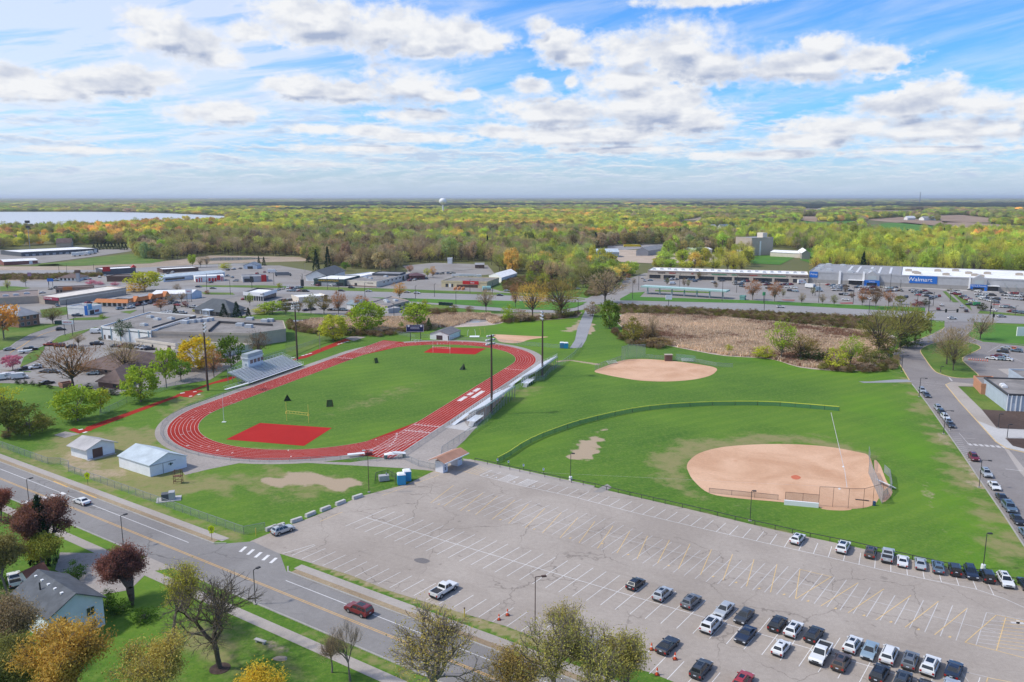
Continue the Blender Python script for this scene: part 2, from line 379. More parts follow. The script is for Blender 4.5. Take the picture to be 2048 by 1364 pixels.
def groundmat(name,c1,c2,s1=1.2,s2=.05,dark=(.75,.75,.75),crack=0,rough=.9,speck=.12,stain=.35,spots=0):
 m,T,b=newmat(name);pos=T.n('ShaderNodeNewGeometry').outputs['Position']
 a=T.noise(pos,s1,5,.75);c=T.noise(pos,s2,4,.6,.5);sp=T.noise(pos,9,2,.8)
 col=T.mix(T.ss(c,.3,.7),c1,c2)
 k=T.ramp(a,.25,.75,1-speck,1+speck);k=T.m('MULTIPLY',k,T.ramp(sp,.3,.7,1-speck,1+speck))
 col=T.mix(1.,col,T.n('ShaderNodeCombineColor',{0:k,1:k,2:k}).outputs[0],'MULTIPLY')
 st=T.noise(T.v('ADD',pos,(31,7,0)),.22,5,.7,1.2)
 col=T.mix(T.m('MULTIPLY',T.ss(st,.58,.78),stain),col,T.mix(1.,col,dark,'MULTIPLY'))
 if spots:
  so_=T.noise(T.v('ADD',pos,(5,50,0)),.55,2,.4);col=T.mix(T.m('MULTIPLY',T.ss(so_,.70,.76),.45),col,T.mix(1.,col,(.5,.5,.5),'MULTIPLY'))
  tw_=T.noise(T.v('MULTIPLY',T.n('ShaderNodeVectorRotate',{'Vector':pos,'Angle':math.radians(34)},rotation_type='Z_AXIS').outputs[0],(.03,.6,0)),1,3,.6);col=T.mix(T.m('MULTIPLY',T.ss(tw_,.55,.7),.3),col,T.mix(1.,col,(.78,.77,.76),'MULTIPLY'))
 if crack:
  wp=T.v('ADD',pos,T.v('SCALE',T.noise(pos,.35,3,.6,color=True),3.0))
  vo=T.n('ShaderNodeTexVoronoi',{'Vector':wp,'Scale':crack},feature='DISTANCE_TO_EDGE').outputs[0]
  msk=T.m('MULTIPLY',T.m('SUBTRACT',1.,T.ss(vo,0.0,.015)),T.ss(T.noise(pos,.06,2),.42,.6))
  col=T.mix(T.m('MULTIPLY',msk,.65),col,T.mix(1.,col,(.45,.44,.44),'MULTIPLY'))
 T.put(b.inputs['Base Color'],col);b.inputs['Roughness'].default_value=rough
 T.put(b.inputs['Normal'],T.n('ShaderNodeBump',{'Strength':.25,'Distance':.03,'Height':sp}).outputs[0])
 return m
M_LOT=groundmat('worn_lot_asphalt',(.33,.282,.240),(.41,.355,.305),crack=.09,spots=1)
M_ROAD=groundmat('street_asphalt',(.22,.205,.195),(.27,.255,.242),crack=.06)
M_ROAD2=groundmat('school_drive_asphalt',(.225,.20,.188),(.275,.25,.235),crack=.14)
M_HWY=groundmat('highway_asphalt',(.27,.258,.25),(.32,.305,.30),s2=.02)
M_COM=groundmat('commercial_lot_asphalt',(.25,.225,.205),(.31,.29,.27),s2=.03,stain=.6)
M_CON=groundmat('pavement_concrete',(.36,.315,.275),(.42,.375,.335),crack=0)
M_CONW=groundmat('pale_concrete',(.46,.44,.42),(.52,.50,.48))
M_GRAV=groundmat('gravel',(.30,.265,.24),(.38,.335,.30),speck=.22,stain=.4)
M_PATH=groundmat('path_asphalt',(.27,.27,.28),(.33,.33,.34))
M_DIRT=groundmat('infield_dirt',(.54,.31,.185),(.68,.43,.28),s1=1.4,s2=.07,dark=(.88,.72,.62),speck=.10,stain=.7)
M_SAND=groundmat('lane_dirt',(.42,.33,.25),(.50,.40,.31))
M_SOIL=groundmat('mulch',(.075,.05,.04),(.11,.075,.06),speck=.3)
M_FIELD=groundmat('ploughed_soil',(.27,.18,.125),(.37,.27,.19),s1=.02,s2=.004)
M_TAN=groundmat('scrub_soil',(.30,.235,.17),(.42,.33,.25),s1=.15,s2=.012,speck=.25)
M_MEAD=groundmat('meadow',(.06,.17,.02),(.10,.22,.025),s1=.3,s2=.02)
M_VERGE=groundmat('verge_grass',(.07,.15,.018),(.15,.20,.04),s1=.6,s2=.05,speck=.25)
M_MARSH=groundmat('marsh_floor',(.40,.32,.27),(.52,.44,.38),s1=.7,s2=.03,speck=.35,dark=(.6,.45,.4),stain=.8)
M_RED=groundmat('track_rubber',(.31,.020,.011),(.37,.028,.016),speck=.06,stain=.5,dark=(.8,.8,.8))
M_RED2=groundmat('apron_rubber',(.36,.012,.010),(.42,.018,.014),speck=.06,stain=.3)
M_LINE=groundmat('white_paint',(.62,.60,.58),(.78,.76,.74),speck=.1,stain=.5,dark=(.6,.58,.56))
M_YEL=groundmat('yellow_paint',(.62,.36,.11),(.68,.42,.16),speck=.1,stain=.5,dark=(.7,.7,.7))
M_YELF=groundmat('faded_yellow_paint',(.60,.42,.20),(.70,.50,.26),speck=.1,stain=.6,dark=(.75,.8,.85))
M_LINEF=groundmat('faded_white_paint',(.50,.47,.45),(.60,.57,.55),speck=.1,stain=.6,dark=(.7,.7,.7))
def sheet(name,m,px,z,world=False):
 o=MB().poly([(p[0],p[1],z)for p in(px if world else wpoly(px))]).build(name,m);return struct(o)
sheet('parking_lot',M_LOT,[(500,1083),(560,1058),(640,1028),(720,993),(815,968),(868,942),(905,925),(940,918),(1010,940),(1190,975),(1380,1019),(1550,1060),(1700,1092),(1870,1130),(2048,1174),(2300,1245),(2500,1500),(2400,1900),(1500,1425),(1300,1345),(1100,1287),(1010,1252),(860,1207),(780,1182),(700,1150),(575,1112),(548,1104)],.020)
gr=oval(TR+TW+3.2);gi=oval(TR+TW-1);n=len(gr);struct(MB().add([(p.x,p.y,.012)for p in gr]+[(p.x,p.y,.012)for p in gi],[(i,(i+1)%n,n+(i+1)%n,n+i)for i in range(n)]).build('gravel_apron',M_GRAV))
sheet('gravel_walk',M_GRAV,[(330,880),(372,893),(520,920),(700,925),(770,915),(905,830),(1000,775),(1010,790),(930,880),(880,925),(905,925),(868,942),(800,936),(600,925),(480,926),(420,938),(370,950),(355,930),(372,905)],.016)
sheet('bleacher_pad',M_CONW,[(900,850),(925,838),(935,852),(955,855),(935,862),(890,855)],.022)
o=oval(TR+TW);inn=oval(TR)
n=len(o);struct(MB().add([(p.x,p.y,.030)for p in o]+[(p.x,p.y,.030)for p in inn],[(i,(i+1)%n,n+(i+1)%n,n+i)for i in range(n)]).build('running_track',M_RED))
sheet('track_chute',M_RED,[TT(-TL/2+5,-TR),TT(-TL/2+5,-TR-TW),TT(-76,-TR-TW),TT(-76,-TR+6.5),TT(-68,-TR+6)],.026,True)
sheet('track_chute',M_RED,[TT(TL/2-2,TR),TT(TL/2-2,TR+TW),TT(80,TR+TW),TT(78.5,TR-3),TT(70,TR-7)],.026,True)
sheet('jump_apron',M_RED2,[(452,879),(520,846),(664,856),(608,892)],.034)
sheet('jump_apron',M_RED2,[(847,705),(866,694),(972,697),(950,709)],.034)
sheet('runway',M_RED,[(180,861),(425,768),(455,762),(480,752),(462,753),(415,768),(360,788),(170,855)],.03)
sheet('runway',M_RED,[(137,860),(148,856),(160,860),(182,854),(184,861),(158,867)],.034)
sheet('runway',M_RED,[(352,790),(372,782),(405,780),(384,795),(366,794)],.034)
sheet('runway',M_RED,[(372,785),(398,780),(408,783),(380,790)],.038)
sheet('runway',M_RED,[(578,722),(690,677),(703,680),(612,716)],.03)
sheet('sand_pit',M_GRAV,[(690,677),(700,672),(732,674),(708,682)],.034)
sheet('sand_pit',M_GRAV,[(108,870),(130,863),(160,868),(130,876)],.034)
L=MB()
for k in range(9):
 r=TR+TW*k/8+(0.06 if k==0 else-.06 if k==8 else 0)
 L.strip(oval(r,48),.065,.042,closed=True)
for k in range(9):
 t=-TR-TW*k/8;L.strip([TT(-TL/2+4,t),TT(-75.5,t)],.11,.040)
 t=TR+TW*k/8;L.strip([TT(TL/2,t),TT(79,t)],.11,.040)
for k in range(4):L.strip([TT(-60-1.5*k,-TR-TW+.5+2*k),TT(-75.5,-TR-4+2.4*k)],.1,.044)
rr=random.Random(3)
for s0 in(-45.1,38.0,-51.5,-62):
 for k in range(8):
  tt=-TR-TW*(k+.5)/8;L.strip([TT(s0,tt-.36),TT(s0,tt+.36)],.45,.046)if s0!=-62 else L.strip([TT(s0+k*.9,tt-.5),TT(s0+k*.9,tt+.5)],.1,.046)
for s0 in(36.4,):
 for k in range(8):tt=TR+TW*(k+.5)/8;L.strip([TT(s0,tt-.36),TT(s0,tt+.36)],.45,.046)
for k in range(46):
 lane=rr.randrange(8);a=rr.uniform(-1.5,1.5);sd=rr.choice((-1,1));r=TR+TW*(lane+.5)/8
 ca_,sa_=math.cos(a),math.sin(a);c0=sd*TL/2
 L.strip([TT(c0+sd*(r-.4)*ca_,(r-.4)*sa_),TT(c0+sd*(r+.4)*ca_,(r+.4)*sa_)],.22,.048)
for k in range(8):
 a=-1.32+k*.035;r=TR+TW*(k+.5)/8
 L.strip([TT(-TL/2-(r-.3)*math.cos(a),(r-.3)*math.sin(a)),TT(-TL/2-(r+.3)*math.cos(a),(r+.3)*math.sin(a))],.4,.048)
for k in range(16):
 lane=rr.randrange(8);s=rr.uniform(-44,44);t=TR+TW*(lane+.5)/8;L.strip([TT(s,t-.4),TT(s,t+.4)],.2,.047)
def bars(px0,px1,n,w,z,frac=.5):
 a,c=G(*px0),G(*px1)
 for k in range(n):L.strip([a.lerp(c,(k+.02)/n),a.lerp(c,(k+frac)/n)],w,z)
for(a,c,n_)in(((157,860),(168,858),1),((166,866),(176,863),1),((360,787),(372,785),1),((378,793),(386,792),1),((386,784),(395,783),1),((395,790),(402,788),1),((582,716),(592,714),1),((603,712),(625,706),3),((675,689),(698,682),4)):bars(a,c,n_,.9,.050,.8)
struct(L.build('track_lines',M_LINE))
def textmesh(txt,size,name,m,parent=None,thick=0.0,align='CENTER',xs=1.0):
 cu=D.curves.new(name,'FONT');cu.body=txt;cu.size=size;cu.extrude=thick;cu.align_x=align;cu.align_y='CENTER'
 ob=D.objects.new(name,cu);COL.objects.link(ob);bpy.context.view_layer.update()
 me=D.meshes.new_from_object(ob.evaluated_get(bpy.context.evaluated_depsgraph_get()))
 D.objects.remove(ob);D.curves.remove(cu);me.materials.clear();me.materials.append(m);me.name=name
 o=D.objects.new(name,me);COL.objects.link(o);o.parent=parent
 if xs!=1.0:o.scale=(xs,1,1)
 return o
def arcpoly(cx,cy,r,a0,a1,n=30):return[(cx+r*math.cos(a0+(a1-a0)*i/n),cy+r*math.sin(a0+(a1-a0)*i/n))for i in range(n+1)]
F1=[(1374,930),(1382,918),(1402,905),(1440,895),(1490,890),(1545,888),(1600,889),(1660,894),(1715,904),(1738,912),(1748,940),(1760,975),(1758,996),(1742,1012),(1700,1018),(1640,1014),(1560,1004),(1480,997),(1420,987),(1388,962),(1376,942)]
F2=[(1189,742),(1215,731),(1248,720),(1290,718),(1345,722),(1400,729),(1432,736),(1430,745),(1415,753),(1380,760),(1330,763),(1280,761),(1240,755),(1205,748)]
def smoothpoly(P,k=4):
 W_=wpoly(P);n=len(W_);out=[]
 for i in range(n):
  p0,p1,p2,p3=W_[i-1],W_[i],W_[(i+1)%n],W_[(i+2)%n]
  for j in range(k):
   t=j/k;out.append(.5*((2*p1)+(p2-p0)*t+(2*p0-5*p1+4*p2-p3)*t*t+(3*p1-p0-3*p2+p3)*t**3))
 return out
sheet('infield',M_DIRT,smoothpoly(F1),.018,True)
sheet('infield',M_DIRT,smoothpoly(F2),.018,True)
sheet('infield',M_DIRT,smoothpoly([(986,669),(1040,671),(1080,673),(1096,674),(1060,679),(1035,686),(1002,684),(992,676)]),.018,True)
sheet('dugout_dirt',M_DIRT,smoothpoly([(1636,1004),(1700,1016),(1690,1021),(1645,1018)]),.014,True)
sheet('dugout_dirt',M_DIRT,smoothpoly([(1748,922),(1760,930),(1772,960),(1785,985),(1765,1005),(1755,980)]),.014,True)
sheet('pitching_mound',mat('mound_clay',(.55,.15,.075),.95,.15,2),smoothpoly([(1582,953),(1592,950),(1602,955),(1596,959),(1586,958)]),.026,True)
L=MB();L.strip([G(1662,825),G(1690,945),G(1694,975)],.14,.030);L.strip([G(1694,975),G(1000,941)],.05,.024)
struct(L.build('foul_line',M_LINEF))
L=MB();L.poly([(p.x,p.y,.031)for p in wpoly([(1676,977),(1679,975),(1682,978),(1678,980)])]);L.poly([(p.x,p.y,.031)for p in wpoly([(1684,932),(1688,932),(1689,934),(1685,935)])]);struct(L.build('base_plate',M_LINE))
sheet('street',M_ROAD,[SS(-260,5.75),SS(160,5.75),SS(160,-4.9),SS(-260,-4.9)],.024,True)
def ribbon(name,m,s0,s1,t0,t1,z):return struct(MB().add([SS(s0,t0,z),SS(s1,t0,z),SS(s1,t1,z),SS(s0,t1,z)],[(0,1,2,3)]).build(name,m))
M_BV=groundmat('dry_verge',(.27,.20,.13),(.36,.28,.18),s1=1.5,speck=.3)
ribbon('verge',M_BV,-260,-20.5,6.0,7.3,.026);ribbon('verge',M_BV,2.2,160,6.0,7.3,.026)
ribbon('sidewalk',M_CON,-260,-19.5,7.3,9.1,.030);ribbon('sidewalk',M_CON,1.5,160,7.3,9.2,.030)
ribbon('sidewalk',M_CON,-260,160,-9.6,-7.5,.030)
sheet('driveway',M_ROAD,[SS(-19.5,5.6),SS(1.5,5.6),G(560,1108),G(505,1083)],.028,True)
sheet('driveway',M_CON,[SS(-26,-4.9),SS(-17,-4.9),SS(-19,-7.6),SS(-24,-7.6)],.032,True)
sheet('driveway',M_GRAV,[(120,1105),(215,1107),(240,1115),(290,1150),(260,1180),(200,1190),(110,1140)],.028)
sheet('driveway',M_CON,[SS(-67,-4.9),SS(-63.5,-4.9),SS(-63.5,-9.5),SS(-67,-9.5)],.033,True)
KM=mat('kerb_concrete',(.36,.34,.31),.9,.12,.8)
def kerb(name,line,w=.3,h=.12,m=KM,closed=False):return struct(MB().kerb(line,w,h,closed=closed).build(name,m))
kerb('kerb',[SS(-260,5.85),SS(-20,5.85),SS(-18,7.2)]);kerb('kerb',[SS(0,7.2),SS(1.6,5.85),SS(160,5.85)])
kerb('kerb',[SS(-260,-5.0),SS(-26,-5.0)]);kerb('kerb',[SS(-17,-5.0),SS(160,-5.0)])
L=MB()
L.strip([SS(-260,.17),SS(160,.17)],.13,.031);L.strip([SS(-260,-.17),SS(160,-.17)],.13,.031)
struct(L.build('road_centre_line',M_YEL))
L=MB();L.strip([SS(-260,3.3),SS(-24.5,3.3)],.13,.031);L.strip([SS(4,3.3),SS(160,3.3)],.13,.031)
for k in range(5):a=G(480+15.2*k,1104-0+5.6*k);c=G(492+15.2*k,1093.5+5.6*k);L.strip([a,c],.62,.034)
for k,(u,v)in enumerate([(57,1003.5),(74,999),(92,994.5),(109,990),(127,986)]):
 a=G(u-6,v-1);L.strip([a,a+SD*1.9],.8,.034)
struct(L.build('road_marking',M_LINE))
L=MB()
for(a,c)in(((107,963),(135,975)),((160,983),(193,997))):L.kerb([G(*a),G(*c)],.35,.135)
struct(L.build('kerb_paint',M_YEL))
sheet('school_drive',M_ROAD2,[(1889,640),(1889,655),(1860,670),(1817,686),(1784,705),(1801,731),(1820,762),(1855,808),(1891,860),(1926,910),(1956,955),(2011,1035),(2048,1092),(2240,1340),(2600,1340),(2600,700),(2048,692),(1962,683),(1931,670),(1944,659),(1950,640)],.0235)
isl=[(1841,703),(1847,695),(1870,686),(1905,681),(1945,687),(1961,697),(1925,716),(1940,735),(1957,754),(1914,756),(1881,748),(1866,739),(1849,716)]
sheet('verge',M_VERGE,smoothpoly(isl,3),.10,True)
KY=mat('kerb_yellow_paint',(.62,.45,.22),.8,.15,.8)
kerb('kerb',smoothpoly(isl,3),.3,.13,KY,True)
kerb('kerb',[G(*p)for p in[(1889,655),(1880,664),(1860,670.5),(1817,686),(1784,705),(1801,731),(1819,761)]],m=KY)
kerb('kerb',[G(*p)for p in[(1824,768),(1855,808),(1891,860),(1926,910),(1956,955),(2011,1035),(2048,1092),(2120,1190)]])
kerb('kerb',[G(*p)for p in[(1900,766),(1891,769.5),(1919,804),(1952,840),(1992,884),(2013,897),(2048,905),(2120,915)]],m=KY)
sheet('pavement',M_CON,[(1891,769.5),(1903,764),(1945,768),(1948,772),(1916,773),(1963,819),(1994,857),(1955,842),(1919,804)],.09)
sheet('pavement',M_CONW,[(1955,843),(1963,828),(1994,857),(2048,860),(2120,862),(2120,880),(2048,877),(2010,877),(2025,892),(2048,898),(2120,900),(2120,912),(2048,904),(2013,896),(1992,883)],.085)
sheet('verge',M_VERGE,[(1916,773),(1948,774),(2012,822),(1963,819)],.07)
sheet('planting_bed',M_SOIL,[(1963,819),(2012,822),(2120,827),(2120,860),(1994,857)],.08)
sheet('planting_bed',M_SOIL,[(2012,877),(2120,880),(2120,900),(2048,898),(2026,892)],.08)
sheet('pavement',M_CON,[(1995,738),(2048,737),(2120,738),(2120,752),(2015,750)],.06)
sheet('verge',M_VERGE,[(2030,744),(2060,743),(2120,744),(2120,748),(2040,748)],.08)
sheet('verge',M_MEAD,[(1931,671),(1950,655),(1975,649),(2048,652),(2300,660),(2300,700),(2048,688),(1965,684)],.05)
kerb('kerb',[G(*p)for p in[(1975,649),(1950,655),(1931,671),(1965,684),(2048,689),(2300,700)]])
sheet('footpath',M_PATH,[(1717,763),(1740,763),(1790,759),(1816,759),(1824,764),(1790,765),(1728,766)],.03)
sheet('footpath',M_PATH,[(1176,612),(1192,612),(1185,640),(1172,680),(1163,695),(1139,697),(1150,680),(1155,655),(1165,632)],.03)
L=MB()
for k in range(16):a=G(1900+k*2.4,866+k*3.9);L.strip([a,G(1918+k*1.7,866.5+k*3.7)],.12,.034)
L.strip([G(1918,866),G(1938,889)],.12,.036)
for k in range(7):a=G(1937+11.3*k,887+.9*k);L.strip([a,G(1943+11.3*k,891+.9*k)],.9,.036)
L.strip([G(1927,876),G(1951,878)],.15,.036);L.strip([G(2011,938),G(2046,942)],.25,.036);L.strip([G(1926,902),G(1946,903)],.12,.036)
L.strip([G(1826,765),G(1888,774)],.1,.036);L.strip([G(1822,761),G(1890,769)],.1,.036);L.strip([G(1898,755),G(1904,762)],.5,.036)
for(a,c)in(((1990,700),(2070,735)),((2005,690),(2090,727)),((1975,705),(2000,690))):L.strip([G(*a),G(*c)],.15,.036)
struct(L.build('drive_marking',M_LINEF))
sheet('gutter',M_CON,[(2008,896),(2018,900),(2060,950),(2120,1010),(2110,1018),(2040,945)],.03)
L=MB();LF=MB();LYv=MB()
def line2(B,a,c,w=.11,z=.030):B.strip([G(*a),G(*c)],w,z)
u0=G(732,1035);e0=G(1500,1262);dv=(e0-u0);rowd=dv.normalized()
step=2.69;nrm_=Vector((-rowd.y,rowd.x,0))
stall=(G(1088,1111)-G(1014,1157)).normalized()
L.strip([u0,u0+rowd*150],.12,.030)
for k in range(56):
 q=u0+rowd*(step*k);L.strip([q-stall*5.7,q+stall*5.7],.11,.032)
q0=G(566,1107);dA=(G(1345,1364)-G(590,1114)).normalized()
for k in range(50):
 b0=G(584,1111)+dA*(step*k);L.strip([b0,b0+stall*5.6],.11,.030)
line2(L,(566,1107),(629,1089))
fr=[(905,922),(960,951),(1040,971),(1140,992),(1260,1023),(1400,1056),(1530,1086),(1620,1106),(1760,1139),(1850,1158),(1950,1178),(2010,1198),(2048,1215)]
FRW=[G(*p)for p in fr[1:]];L.strip(FRW,.12,.030)
acc=0;P_=FRW[0];pts=[]
for a,c in zip(FRW[:-1],FRW[1:]):
 ln=(c-a).length;d_=(c-a)/ln;s=(-acc)%2.72
 while s<ln:pts.append(a+d_*s);s+=2.72
 acc+=ln
for k,p in enumerate(pts[:-1]):
 sd_=stall.lerp(Vector((.25,.97,0)),min(1,max(0,(k-20)/26))).normalized()
 L.strip([p,p+sd_*(4.9 if k<14 else 5.4)],.11,.032)
for k in(2,4):
 for j in range(8):a=pts[k].lerp(pts[k+1],j/8);L.strip([a+stall*.3,a+stall*4.7+(pts[k+1]-pts[k])*.1],.09,.033)
for k in(0,1,3,5):
 c=pts[k].lerp(pts[k+1],.5)+stall*1.0;L.strip([c-rowd*.35,c+rowd*.35],.3,.034);L.strip([c-rowd*.1-stall*.3,c-rowd*.1+stall*.5],.25,.034)
struct(L.build('stall_lines',M_LINE))
m0=G(902,992);m1=G(1536+1700/4,1080+705/4);md=(m1-m0);mlen=md.length;md.normalize()
LF.strip([m0,m0+md*(mlen+2)],.10,.030)
ms=[(870,1004,908,985)]
wst=[((866,1006),(935,977)),((1213,1096),(1274,1060)),((1587,1201),(1628,1145)),((1787,1251),(1828,1191)),((1912,1281),(1935,1216))]
keys=[(-1.0,0)]
meas=[(0,(866,1006),(935,977)),(7,(985,1037),(1063,1002)),(14,(1125,1075),(1193,1031)),(21,(1265,1121),(1325,1079)),(28,(1412,1164),(1461,1118)),(34,(1553,1189),(1600,1136)),(38,(1654,1214),(1693,1160)),(42,(1760,1241),(1790,1191)),(47,(1912,1281),(1935,1216))]
for(k0,a0,b0_),(k1,a1,b1_)in zip(meas[:-1],meas[1:]):
 A0,B0,A1,B1=G(*a0),G(*b0_),G(*a1),G(*b1_)
 for k in range(k0,k1):
  t=(k-k0)/(k1-k0);LF.strip([A0 .lerp(A1,t),B0 .lerp(B1,t)],.13,.032)
LF.strip([G(1912,1281),G(1935,1216)],.1,.032);LF.strip([G(1952,1290),G(1973,1225)],.12,.032);LF.strip([G(1973,1225),G(2048,1240)],.12,.032)
for k in range(7):LF.strip([G(1970-2.5*k,1241+7.3*k),G(2010-2.5*k,1244+7.8*k)],.1,.033)
LF.strip([G(2022,1245),G(2048,1247)],.6,.034);LF.strip([G(2036,1240),G(2036,1248)],.5,.034)
LF.strip([G(1923,1344),G(1937,1364+0)],.1,.03);LF.strip([G(1931,1344),G(2048,1372)],.1,.03)
struct(LF.build('faded_stall_lines',M_LINEF))
yl=[((861,1006),(907,971)),((888,1013),(932,979)),((921,1022),(966,986)),((951,1030),(995,992)),((984,1039),(1030,1000)),((1017,1047),(1057,1008)),((1050,1056),(1090,1017)),((1085,1066),(1123,1025)),((1120,1076),(1156,1035)),((1158,1086),(1190,1043)),((1195,1097),(1226,1052)),((1234,1106),(1260,1062)),((1274,1118),(1295,1072)),((1315,1127),(1339,1080)),((1357,1138),(1380,1088)),((1401,1150),(1423,1099)),((1446,1161),(1465,1109)),((1493,1173),(1508,1119)),((1541,1185),(1554,1129)),((1591,1198),(1600,1139)),((1592,1198),(1664,1153)),((1642,1212),(1716,1166)),((1696,1226),(1768,1178)),((1752,1240),(1822,1191)),((1810,1255),(1877,1203)),((1869,1270),(1934,1217)),((1930,1285),(1993,1230)),((1993,1301),(2012,1234)),((1600,1139),(1664,1154)),((1930,1285),(2048,1316)),((1992,1230),(2048,1243)),((1976,1355),(1973,1364)),((1976,1356),(2030,1366))]
for a,c in yl:line2(LYv,a,c,.145,.036)
for k in range(9):line2(LYv,(2004-1.6*k,1241+6.6*k),(2048,1244+7.2*k),.12,.037)
for k,(u,v)in enumerate([(877,1009),(937,1022),(1000,1040),(1068,1059),(1140,1077),(1204,1088),(1256,1110),(1337,1132),(1426,1154),(1472,1166),(1518,1178),(1568,1190),(1616,1203),(1671,1218),(1728,1232),(1782,1245),(1837,1260),(1900,1275)]):
 p=G(u,v);LYv.strip([p,p+stall*.45],.28,.037);LYv.strip([p-rowd*.25,p+rowd*.1],.22,.038)
line2(LYv,(765,991),(878,950),.14);line2(LYv,(640,1043),(685,1024),.14)
for k in range(5):line2(LYv,(757+26*k,984-10*k),(775+26*k,985-10*k),.1)
for k in range(7):line2(LYv,(918+6*k,942+1.1*k),(945+6*k,930+1.1*k),.1)
line2(LYv,(915,940),(960,951),.12,.037)
struct(LYv.build('yellow_layout_lines',M_YELF))
struct(MB().poly([(p.x,p.y,.027)for p in smoothpoly([(828,1119),(845,1116),(860,1122),(850,1127),(835,1125)])]).build('asphalt_patch',mat('fresh_patch',(.17,.155,.15),.9,.1)))
struct(MB().poly([(p.x,p.y,.027)for p in wpoly([(1186,985),(1200,975),(1215,968),(1224,975),(1205,985)])]).build('asphalt_patch',M_COM))
sheet('pavement',M_CON,[(925,917),(960,922),(1190,972),(1178,983),(1060,962),(980,945),(935,930)],.026)
sheet('commercial_lot',M_COM,[(-80,552),(60,556),(210,549),(330,535),(430,530),(560,531),(640,545),(760,552),(815,545),(812,531),(900,527),(975,530),(990,548),(905,556),(1000,582),(1060,590),(1060,600),(840,598),(816,612),(800,636),(720,634),(640,628),(560,622),(490,632),(400,640),(200,655),(140,668),(115,690),(95,745),(-80,735),(-80,700),(0,640),(0,612),(-80,612)],.05)
sheet('car_park',M_COM,[(100,690),(120,672),(200,655),(300,690),(420,690),(490,715),(420,760),(230,790),(160,778),(70,768),(-60,765),(-60,735),(60,745),(82,735)],.06)
sheet('highway',M_HWY,[(-200,556),(0,561),(200,568),(310,572),(470,575),(600,579),(730,583),(920,588),(1060,592),(1240,600),(1500,606),(1748,619),(1850,624),(2048,632),(2400,648),(2400,668),(2048,648),(1960,645),(1890,642),(1850,640),(1748,635),(1500,623),(1240,611),(1060,603),(920,600),(730,595),(600,589),(470,585),(310,580),(200,578),(0,572),(-200,568)],.12)
sheet('frontage_road',M_HWY,[(560,567),(640,574),(760,577),(920,582),(1040,586),(1180,597),(1180,601),(1040,591),(920,586),(760,581),(640,578),(560,572)],.11)
sheet('frontage_road',M_HWY,[(816,603),(880,607),(960,613),(1041,619),(1115,621),(1150,616),(1180,604),(1190,610),(1165,620),(1120,626),(1040,625),(960,620),(880,613),(816,610)],.11)
sheet('highway',M_HWY,[(-200,541),(0,541),(200,540),(330,533),(470,527),(520,527),(470,531),(330,540),(210,548),(0,551),(-200,552)],.15)
sheet('scrub_ground',M_TAN,[(-200,531),(0,533),(150,533),(300,526),(420,511),(600,514),(625,522),(440,527),(330,533),(200,540),(0,541),(-200,541)],.10)
sheet('scrub_ground',M_TAN,[(-200,552),(0,551),(205,548),(212,553),(100,560),(0,562),(-200,562)],.10)
sheet('pond',mat('pond_water',(.25,.28,.31),.08,spec=.6),[(400,519),(440,515),(500,515),(540,517),(470,521),(410,522)],.16)
for P_ in([(600,573),(760,577),(1040,587),(1170,598),(1170,600),(1040,592),(920,588),(730,583),(600,579)],[(395,571),(530,571),(600,574),(600,577),(470,575),(390,574)],[(400,585),(465,586),(470,590),(410,589)],[(740,595),(920,600),(1060,603),(1150,605),(1175,604),(1150,615),(1115,621),(1040,619),(960,613),(880,607),(816,603)],[(0,573),(30,573),(62,576),(30,582),(0,583)],[(80,620),(200,606),(205,611),(130,630),(85,636)],[(150,636),(222,634),(205,640),(135,641)],[(240,624),(275,620),(260,628)],[(820,612),(850,608),(900,612),(890,622),(830,625)],[(1195,560),(1250,552),(1240,575),(1200,590)],[(62,705),(90,690),(88,700),(75,720),(40,735),(48,715)],[(-60,660),(0,655),(70,648),(128,648),(100,655),(62,668),(32,684),(10,700),(-60,705)],[(100,686),(120,672),(200,653),(180,660),(140,680),(105,690)],[(545,628),(600,632),(640,636),(600,640),(500,640),(480,633)],[(1240,598),(1262,586),(1290,584),(1280,594),(1500,601),(1748,612),(1850,616),(1850,624),(1748,620),(1500,607),(1240,601)],[(1960,622),(2048,629),(2400,645),(2400,650),(2048,633),(1955,627)],[(1310,580),(1420,584),(1420,587),(1310,583)],[(-100,497),(-20,500),(20,503),(30,510),(-100,512)],[(130,524),(190,515),(262,508),(330,522),(300,527),(150,532),(60,532),(80,527)],[(75,530),(110,528),(130,531),(80,533)],[(980,560),(1010,552),(1030,562),(1010,580),(985,575)],[(570,690),(600,660),(640,662),(720,668),(640,690),(575,718)]):
 sheet('verge',M_VERGE if P_[0][0]not in(1240,740)else M_MEAD,P_,.18)
sheet('supercentre_lot',M_COM,[(1165,601),(1215,577),(1250,560),(1290,546),(1620,562),(2048,588),(2400,605),(2400,652),(2048,633),(1850,626),(1748,620),(1500,607),(1240,601)],.10)
sheet('pavement',M_CONW,[(1620,562),(1800,571),(2048,583),(2300,598),(2300,601),(2048,588),(1800,575),(1620,567)],.14)
L=MB()
for(a,c)in(((-200,562),(600,584)),((600,584),(920,594)),((920,594),(1240,605.5)),((1240,605.5),(1748,627)),((1748,627),(1850,632)),((1960,636),(2300,652))):
 for dv_ in(-.35,.35):L.strip([G(a[0],a[1]+dv_),G(c[0],c[1]+dv_)],.25,.20)
for(a,c)in(((1240,603),(1748,622.5)),((1240,608),(1748,631)),((1960,633.5),(2300,649)),((600,581),(920,590.5)),((600,587),(920,597.5))):L.strip([G(*a),G(*c)],.22,.20)
for k in range(5):L.strip([G(1872+9*k,644),G(1877+9*k,644.3)],.9,.21)
struct(L.build('highway_lines',M_LINEF))
